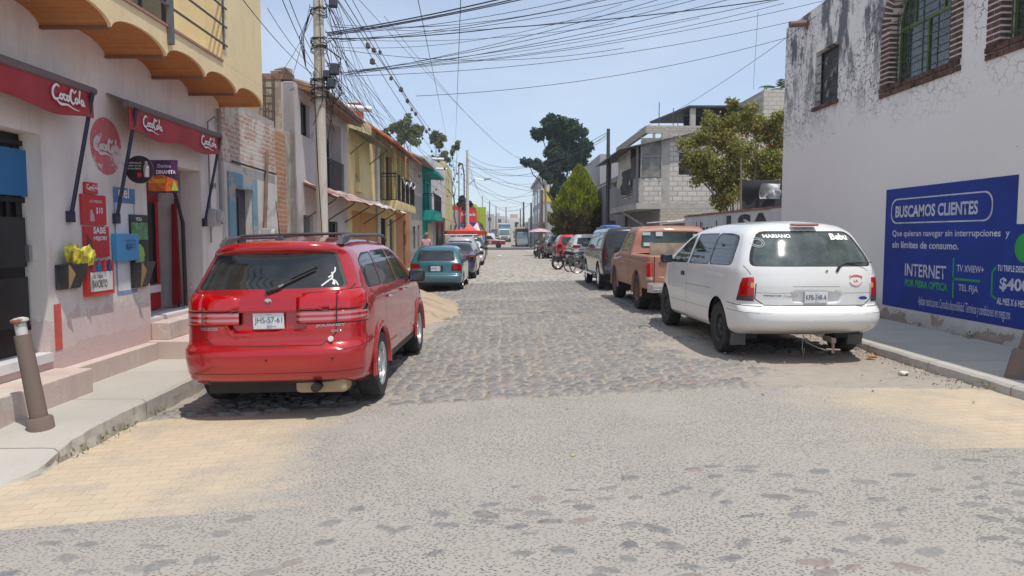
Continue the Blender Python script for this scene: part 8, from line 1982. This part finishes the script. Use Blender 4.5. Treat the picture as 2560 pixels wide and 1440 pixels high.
# ---- blue tarp stall
bt = empty('tarp_stall', (4.4, 27.5, .2), 'stall wrapped in dark blue tarp with brighter sheet on top behind the black SUV', 'stall')
TB_ = M('tarp_blue', (.015, .035, .19), .5, var=.3, scale=4); TL_ = M('tarp_bright', (.03, .12, .42), .45, var=.25, scale=5)
a, b_, c = onY(1484, 600, 27.3), onY(1508, 564, 27.3), onY(1552, 566, 27.3)
m = MB(); m.hull([(a.x, 27.3, .2), (c.x + .6, 27.3, .2), (c.x + .6, 28.6, .2), (a.x, 28.6, .2)], [(b_.x - .1, 27.3, b_.z - .05), (c.x + .6, 27.3, b_.z - .05), (c.x + .6, 28.6, b_.z - .05), (b_.x - .1, 28.6, b_.z - .05)]); m.build('tarp', TB_, bt, bevel=.06)
m = MB(); m.hull([(b_.x, 27.24, b_.z - .32), (c.x + .1, 27.24, b_.z - .26), (c.x + .1, 28.7, b_.z - .2), (b_.x, 28.7, b_.z - .3)], [(b_.x + .05, 27.26, b_.z + .02), (c.x, 27.3, b_.z + .0), (c.x, 28.6, b_.z + .06), (b_.x + .05, 28.6, b_.z)]); m.build('tarp_sheet', TL_, bt, bevel=.04)
# ---- iron fence round the conifer
fe = empty('iron_fence', (5.3, 48, .2), 'dark iron fence with sign plate around the foot of the conifer', 'fence')
railing(fe, [(4.9, 46.6, 0), (6.8, 46.6, 0)], .2, 1.45, step=.16, r=.014, name='railings'); railing(fe, [(4.9, 46.7, 0), (4.9, 49.5, 0)], .2, 1.45, step=.2, r=.014, name='railings')
m = MB(); m.box(5.0, 5.35, 46.52, 46.56, 1.1, 1.42); m.build('sign_plate', M('plate_dim', (.2, .2, .18), .7), fe)
# ---- red canopy and tents on the left pavement
def canopy(name, label, x0, x1, y0, y1, ze, zp, c, group=None, val=.18, legs=True):
    r_ = empty(name, ((x0 + x1) / 2, (y0 + y1) / 2, .1), label, 'canopy', group); mt = M('canvas_%02x%02x%02x' % tuple(int(v * 255) for v in c), c, .65, var=.15); m = MB(); P0 = ((x0 + x1) / 2, (y0 + y1) / 2, zp)
    q = [(x0, y0, ze), (x1, y0, ze), (x1, y1, ze), (x0, y1, ze)]
    for i in range(4): m.add([q[i], q[(i + 1) % 4], P0], [(0, 1, 2)]); a, b_ = q[i], q[(i + 1) % 4]; m.quad(a, b_, (b_[0], b_[1], ze - val), (a[0], a[1], ze - val))
    m.build('canvas', mt, r_, recalc=False)
    if legs:
        for a in q: m = MB(); m.tube([(a[0] * .999, a[1], .05), (a[0] * .999, a[1], ze)], .025, 5); m.build('leg', IRON, r_)
    return r_
canopy('red_canopy', 'wide low red canopy over the left kerb among the parked cars', -4.0, -1.05, 52.0, 58.5, 2.02, 2.2, (.62, .05, .03), None, .26)
canopy('pitched_tent', 'small red pitched tent top behind the wide red canopy', -3.5, -1.9, 63, 66, 1.95, 2.75, (.66, .12, .08))
canopy('pitched_tent', 'small white and pink pitched tent top behind the red one', -2.9, -1.4, 67, 70, 1.95, 2.95, (.72, .58, .58))
ff = empty('feather_flag', (-1.65, 60, .1), 'curved dark and white feather flag beside the red canopy', 'flag'); a, b_, c = onY(1192, 552, 60), onY(1206, 556, 60), onY(1216, 600, 60)
m = MB(); m.tube([(c.x, 60, .1), (c.x, 60, c.z + .3), (b_.x, 60, b_.z - .2), (a.x, 60, a.z)], .02, 5); m.build('pole', IRON, ff)
m = MB(); m.hull([(a.x, 60.02, a.z - .05), (b_.x, 60.02, b_.z - .2), (c.x - .02, 60.02, c.z), (c.x - .35, 60.02, c.z + .3)], [(a.x, 60.04, a.z - .05), (b_.x, 60.04, b_.z - .2), (c.x - .02, 60.04, c.z), (c.x - .35, 60.04, c.z + .3)]); m.build('cloth', M('flag_cloth', (.30, .26, .26), .6, var=.9, scale=3), ff)
# ---- white box truck coming toward the camera
def z_at(x, y): return float(road_z(x, y))
tx, ty = .75, 121.0; tz = z_at(tx, ty)
wt = empty('white_truck', (tx, ty, tz), 'white box truck with blue sign over its cab, facing the camera beyond the crossing', 'truck'); Wt = M('truck_white', (.72, .72, .70), .4)
m = MB(); m.box(tx - 1.15, tx + 1.15, ty + 1.6, ty + 6.5, tz + .8, tz + 3.15); m.build('box_body', Wt, wt, bevel=.06)
m = MB(); m.hull([(tx - 1.0, ty, tz + .45), (tx + 1.0, ty, tz + .45), (tx + 1.05, ty + 1.55, tz + .45), (tx - 1.05, ty + 1.55, tz + .45)], [(tx - .85, ty + .75, tz + 2.15), (tx + .85, ty + .75, tz + 2.15), (tx + .9, ty + 1.55, tz + 2.2), (tx - .9, ty + 1.55, tz + 2.2)]); m.build('cab', Wt, wt, bevel=.1)
m = MB(); m.hull([(tx - .88, ty + .24, tz + 1.25), (tx + .88, ty + .24, tz + 1.25), (tx + .78, ty + .66, tz + 2.05), (tx - .78, ty + .66, tz + 2.05)], [(tx - .88, ty + .30, tz + 1.25), (tx + .88, ty + .30, tz + 1.25), (tx + .78, ty + .72, tz + 2.05), (tx - .78, ty + .72, tz + 2.05)]); m.build('windscreen', M('screen_glass', (.12, .2, .22), .1), wt)
m = MB(); m.box(tx - .95, tx + .95, ty + 1.5, ty + 1.59, tz + 2.45, tz + 2.95); m.build('sign_panel', M('truck_blue', (.08, .25, .45), .5, var=.4, scale=1.5), wt)
m = MB(); m.box(tx - .6, tx + .6, ty - .03, ty + .05, tz + .75, tz + .95); m.box(tx - 1.0, tx + 1.0, ty - .1, ty + .05, tz + .40, tz + .58); m.build('grille', M('grille_dark', (.06, .06, .06), .5), wt)
for s in (-1, 1):
    m = MB(); m.box(tx + s * .7, tx + s * .95, ty - .02, ty + .05, tz + .72, tz + .92); m.build('headlight', CHROME, wt, bevel=.02)
    for yy in (.9, 5.2): m = MB(); m.lathe([(.40, -.12), (.42, 0), (.40, .12)], (tx + s * .95, ty + yy, tz + .42), 20, 'x'); m.build('wheel', TYRE, wt)
# ---- dark truck at the right, facing the camera, with orange marker lights
tx, ty = 3.3, 106.0; tz = 0.0
dt = empty('dark_truck', (tx, ty, tz), 'dark grey truck with orange and white roof strip facing the camera', 'truck'); Dt = M('truck_dark', (.10, .11, .11), .5)
m = MB(); m.box(tx - .95, tx + .95, ty + 1.5, ty + 6, tz + .9, tz + 2.7); m.build('cargo_body', Dt, dt, bevel=.05)
m = MB(); m.hull([(tx - .85, ty, tz + .5), (tx + .85, ty, tz + .5), (tx + .9, ty + 1.48, tz + .5), (tx - .9, ty + 1.48, tz + .5)], [(tx - .75, ty + .4, tz + 2.2), (tx + .75, ty + .4, tz + 2.2), (tx + .8, ty + 1.48, tz + 2.2), (tx - .8, ty + 1.48, tz + 2.2)]); m.build('cab', M('truck_grey', (.22, .24, .23), .5), dt, bevel=.06)
m = MB(); m.hull([(tx - .7, ty + .16, tz + 1.35), (tx + .7, ty + .16, tz + 1.35), (tx + .65, ty + .36, tz + 2.1), (tx - .65, ty + .36, tz + 2.1)], [(tx - .7, ty + .24, tz + 1.35), (tx + .7, ty + .24, tz + 1.35), (tx + .65, ty + .42, tz + 2.1), (tx - .65, ty + .42, tz + 2.1)]); m.build('windscreen', M('screen_glass', (0, 0, 0)), dt)
m = MB(); m.box(tx - .95, tx + .95, ty + .5, ty + 1.4, tz + 2.72, tz + 2.95); m.build('roof_strip', WHT, dt)
for i in range(6): m = MB(); m.box(tx - .92 + i * .32, tx - .76 + i * .32, ty + .46, ty + .5, tz + 2.72, tz + 2.95); m.build('marker_light', M('marker_orange', (.7, .14, .04), .5), dt)
m = MB(); m.box(tx - .8, tx + .8, ty - .12, ty + .05, tz + .4, tz + .62); m.build('bumper', STEEL, dt)
for s in (-1, 1):
    for yy in (.8, 4.8): m = MB(); m.lathe([(.42, -.12), (.44, 0), (.42, .12)], (tx + s * .82, ty + yy, tz + .44), 20, 'x'); m.build('wheel', TYRE, dt)
# ---- red and white pickup crossing
rp = empty('crossing_pickup', (-1.5, 97, -.02), 'white over dark red pickup seen side on, crossing the street at the far junction', 'pickup truck')
cx, cy, cz = -4.2, 97.0, -.02
def prof(pts, y0, y1, mat, nm, par=rp, bev=.05): m = MB(); m.hull([(cx + a, y0, cz + z) for a, z in pts], [(cx + a, y1, cz + z) for a, z in pts]); return m.build(nm, mat, par, bevel=bev)
MR = M('pickup_red', (.30, .02, .03), .35)
prof([(0, .5), (4.9, .5), (4.95, .95), (3.6, 1.02), (0, 1.02)], cy - .9, cy + .9, MR, 'body'); prof([(0, 1.023), (3.6, 1.023), (4.93, .97), (4.9, 1.05), (3.7, 1.15), (3.1, 1.75), (1.75, 1.78), (1.6, 1.2), (0, 1.2)], cy - .86, cy + .86, WHT, 'cab')
for pts in ([(1.85, 1.2), (2.4, 1.2), (2.4, 1.68), (1.9, 1.68)], [(2.46, 1.2), (3.35, 1.2), (2.98, 1.66), (2.46, 1.68)]): prof(pts, cy - .875, cy - .862, WINGLASS, 'side_window', bev=0)
for a in (.95, 4.0): m = MB(); m.lathe([(.36, -.12), (.38, 0), (.36, .12)], (cx + a, cy - .82, cz + .38), 20, 'y'); m.build('wheel', TYRE, rp); m = MB(); m.lathe([(.36, -.12), (.38, 0), (.36, .12)], (cx + a, cy + .82, cz + .38), 20, 'y'); m.build('wheel', TYRE, rp)
m = MB(); m.lathe([(.2, -.005), (.2, .0)], (cx + 2.9, cy - .903, cz + .78), 16, 'y'); m.build('round_emblem', M('emblem_pale', (.55, .4, .38), .6), rp)
# ---- more far vehicles as small copies of a modelled car
def copy_car(src, label, x, y, yaw, z=None, group=None):
    r_ = src.copy(); C.objects.link(r_); r_.location = (x, y, road_z(x, y) if z is None else z); r_.rotation_euler = (0, 0, R(90) + yaw); r_['label'] = label
    if group: r_['group'] = group
    for ch in [o for o in C.objects if o.parent == src]:
        c2 = ch.copy(); C.objects.link(c2); c2.parent = r_
        for g in [o for o in C.objects if o.parent == ch]: g2 = g.copy(); C.objects.link(g2); g2.parent = c2
    return r_
src = {o.get('label', ''): o for o in C.objects if o.type == 'EMPTY'}
ws = bpy.data.objects['white_hatchback']; gs_ = bpy.data.objects['grey_suv']; ds = bpy.data.objects['dark_suv']
copy_car(ws, 'white car facing the camera beyond the crossing, left of the white truck', -1.6, 122, R(180), group='far cars beyond the crossing')
copy_car(ds, 'dark car between the white car and the white truck beyond the crossing', -.9, 135, R(180), group='far cars beyond the crossing')
copy_car(ds, 'dark car parked right of the white truck, nearest of those beyond the crossing', 3.5, 122, 0, group='far cars beyond the crossing')
copy_car(gs_, 'pale car parked right of the white truck, behind the nearer dark one', 3.6, 132, 0, group='far cars beyond the crossing')
copy_car(ds, 'dark car parked farthest up the street on the right', 3.6, 142, 0, group='far cars beyond the crossing')
copy_car(gs_, 'silver car parked before the crossing at the end of the right row', 4.6, 66, 0, group=GRt)
copy_car(ds, 'dark car last in the left row just before the crossing', -2.35, 70, 0, group=GL)
# ---- person on the left pavement
def person(x, y, z, label):
    V = {'pel': (0, 0, .92, .13), 'sp': (0, 0, 1.12, .125), 'ch': (0, .0, 1.33, .15), 'nk': (0, .01, 1.47, .055), 'hd0': (0, .0, 1.55, .07), 'hd1': (0, 0, 1.63, .085),
         'sl': (-.17, 0, 1.40, .06), 'el': (-.22, .02, 1.14, .045), 'wl': (-.20, -.08, .93, .03), 'sr': (.17, 0, 1.40, .06), 'er': (.22, .02, 1.14, .045), 'wr': (.20, -.08, .93, .03),
         'hl': (-.09, 0, .86, .10), 'kl': (-.10, -.02, .48, .065), 'al': (-.10, .02, .09, .045), 'fl': (-.10, -.12, .045, .04), 'hr': (.09, 0, .86, .10), 'kr': (.10, -.02, .48, .065), 'ar': (.10, .02, .09, .045), 'fr': (.10, -.12, .045, .04)}
    E_ = [('pel', 'sp'), ('sp', 'ch'), ('ch', 'nk'), ('nk', 'hd0'), ('hd0', 'hd1'), ('ch', 'sl'), ('sl', 'el'), ('el', 'wl'), ('ch', 'sr'), ('sr', 'er'), ('er', 'wr'), ('pel', 'hl'), ('hl', 'kl'), ('kl', 'al'), ('al', 'fl'), ('pel', 'hr'), ('hr', 'kr'), ('kr', 'ar'), ('ar', 'fr')]
    names = list(V); me = bpy.data.meshes.new('p'); pos = [V[n_][:3] for n_ in names]; ed = [(names.index(a), names.index(b_)) for a, b_ in E_]; rad = [V[n_][3] for n_ in names]
    for s, w_ in ((-1, 'wl'), (1, 'wr')):      # palm, four fingers and a thumb each
        wi = names.index(w_); p = Vector(pos[wi]); palm = len(pos); pos.append(tuple(p + Vector((0, -.02, -.08)))); rad.append(.026); ed.append((wi, palm))
        for k_ in range(4): pos.append(tuple(p + Vector(((k_ - 1.5) * .018, -.03, -.165 + .008 * abs(k_ - 1.5))))); rad.append(.009); ed.append((palm, len(pos) - 1))
        pos.append(tuple(p + Vector((-s * .045, -.03, -.09)))); rad.append(.01); ed.append((palm, len(pos) - 1))
    me.from_pydata(pos, ed, []); o = bpy.data.objects.new('p', me); C.objects.link(o); o.modifiers.new('s', 'SKIN'); sm2 = o.modifiers.new('u', 'SUBSURF'); sm2.levels = 2
    for i, r0 in enumerate(rad): me.skin_vertices[0].data[i].radius = (r0, r0 * (.75 if 0 < i < 3 else 1))
    me.skin_vertices[0].data[0].use_root = True
    dg = bpy.context.evaluated_depsgraph_get(); m2 = bpy.data.meshes.new_from_object(o.evaluated_get(dg)); bpy.data.objects.remove(o)
    r_ = empty('person', (x, y, z), label, 'person'); m2.materials.clear()
    for mt in (M('skin', (.36, .20, .13), .6), M('shirt_pink', (.62, .36, .40), .8), M('trousers', (.06, .06, .09), .85)): m2.materials.append(mt)
    for p in m2.polygons:
        c = p.center; p.material_index = 2 if c.z < .98 and abs(c.x) < .19 and c.z > .1 else (1 if 0.98 <= c.z < 1.47 and not (abs(c.x) > .19 and c.z < 1.2) else 0); p.use_smooth = True
    link('body', m2, r_, False)
    m = MB(); m.ico((0, .015, 1.66), .105, 2, .1, (.95, 1, 1)); m.ico((0, .05, 1.56), .09, 2, .15, (1, .7, 1.2)); hh = m.build('hair', M('hair_grey', (.22, .19, .18), .9, var=.3), r_, world=False)
    m = MB(); m.ico((0, -.085, 1.60), .018, 1, 0, (.8, 1, 1.4)); 
    for s in (-1, 1): m.ico((s * .085, 0, 1.60), .022, 1, 0, (.4, .8, 1.3))
    m.build('face', M('skin', (0, 0, 0)), r_, world=False)
    m = MB()
    for s in (-1, 1): m.ico((s * .033, -.078, 1.63), .011, 1)
    m.box(-.025, .025, -.088, -.078, 1.555, 1.562); m.build('eyes_and_mouth', BLACK, r_, world=False); return r_
pp0 = onY(1066, 600, 31.5); person(pp0.x, 31.5, .09, 'person with grey hair and pink shirt walking on the left pavement behind the teal car')
# ---- litter
a = onZ(1432, 1146, .0); m = MB(); m.ico((a.x, a.y, float(road_z(a.x, a.y)) + .008), .018, 1, .4, (1, 1, .4)); tag(m.build('litter', M('lime_scrap', (.55, .65, .05), .6)), 'tiny yellow green scrap of litter on the bare paving in the middle', 'litter')
rng = np.random.default_rng(8); n = 420; X_ = 5.17 - np.abs(rng.normal(0, .22, n)); Y_ = rng.uniform(7.4, 12.5, n); P_ = np.stack([X_, Y_, road_z(X_, Y_) + .012 + rng.random(n) * .01], 1)
lf = leaves('leaf_litter', P_, .015, leafmat('dry_leaf', (.20, .13, .07), (.38, .28, .16)), None, rng, 0, 2.2); tag(lf, 'dry leaves gathered along the right kerb', 'leaf litter', kind='stuff')
n = 260; X_ = rng.uniform(-3.4, 5.0, n); Y_ = rng.uniform(6.8, 20, n); P_ = np.stack([X_, Y_, road_z(X_, Y_) + .012], 1)
mbp = MB()
for p in P_: mbp.ico(p, rng.uniform(.006, .018), 1, .3, (1, 1, .6))
tag(mbp.build('pebbles', M('pebble', (.34, .31, .28), .9, var=.3, scale=9)), 'loose pebbles scattered on the street', 'pebbles', kind='stuff')
# ================================================================ haze in the air (closed box; sky is outside)
hz = MB(); hz.box(-260, 260, -40, 340, -1.4, 30); mh = bpy.data.materials.new('haze'); mh.use_nodes = True; th_ = mh.node_tree; th_.nodes.clear()
oh = th_.nodes.new('ShaderNodeOutputMaterial'); vh = th_.nodes.new('ShaderNodeVolumePrincipled'); vh.inputs['Color'].default_value = (.86, .92, 1, 1); vh.inputs['Density'].default_value = .0007; vh.inputs['Anisotropy'].default_value = .3
th_.links.new(vh.outputs[0], oh.inputs['Volume'])
tag(hz.build('haze', mh), 'thin pale haze filling the air over the street', 'haze', kind='stuff')
# ================================================================ small weeds and rubbish along the kerbs
rng = np.random.default_rng(31)
def weeds(name, label, pts_, n, mat, size):
    out = []
    for x, y, z in pts_: out.append(np.array([x, y, z + .02]) + rng.normal(0, 1, (n, 3)) * (.04, .06, .02) + (0, 0, .02))
    return tag(leaves(name, np.concatenate(out), size, mat, None, rng, .9, 2.6), label, 'weeds', kind='stuff')
weeds('weeds', 'small dry weeds in the joint between pavement and walls and along the kerbs', [(-3.5 + rng.normal(0, .02), y, float(road_z(-3.5, y))) for y in rng.uniform(5.6, 22, 26)] + [(5.16, y, .09) for y in rng.uniform(6.5, 24, 34)] + [(6.93, y, .2) for y in rng.uniform(6, 26, 30)], 16, leafmat('weed_leaf', (.14, .16, .05), (.34, .30, .14)), .02)
scr = [('crumpled white paper scrap by the right kerb', 4.75, 8.3, (.7, .7, .68)), ('orange scrap of wrapper by the right kerb behind the white van', 4.95, 9.4, (.55, .2, .05)), ('pale cardboard scrap near the front wheel of the white van', 2.3, 12.0, (.45, .38, .28)), ('white scrap lying far up the middle of the street', -.1, 60, (.75, .75, .73))]
for lab, x, y, c in scr:
    m = MB(); m.ico((x, y, float(road_z(x, y)) + .02), .05 if y < 30 else .14, 1, .5, (1.3, 1, .35)); tag(m.build('litter', M('scrap_%02x%02x' % (int(c[0] * 255), int(c[1] * 255)), c, .8)), lab, 'litter')
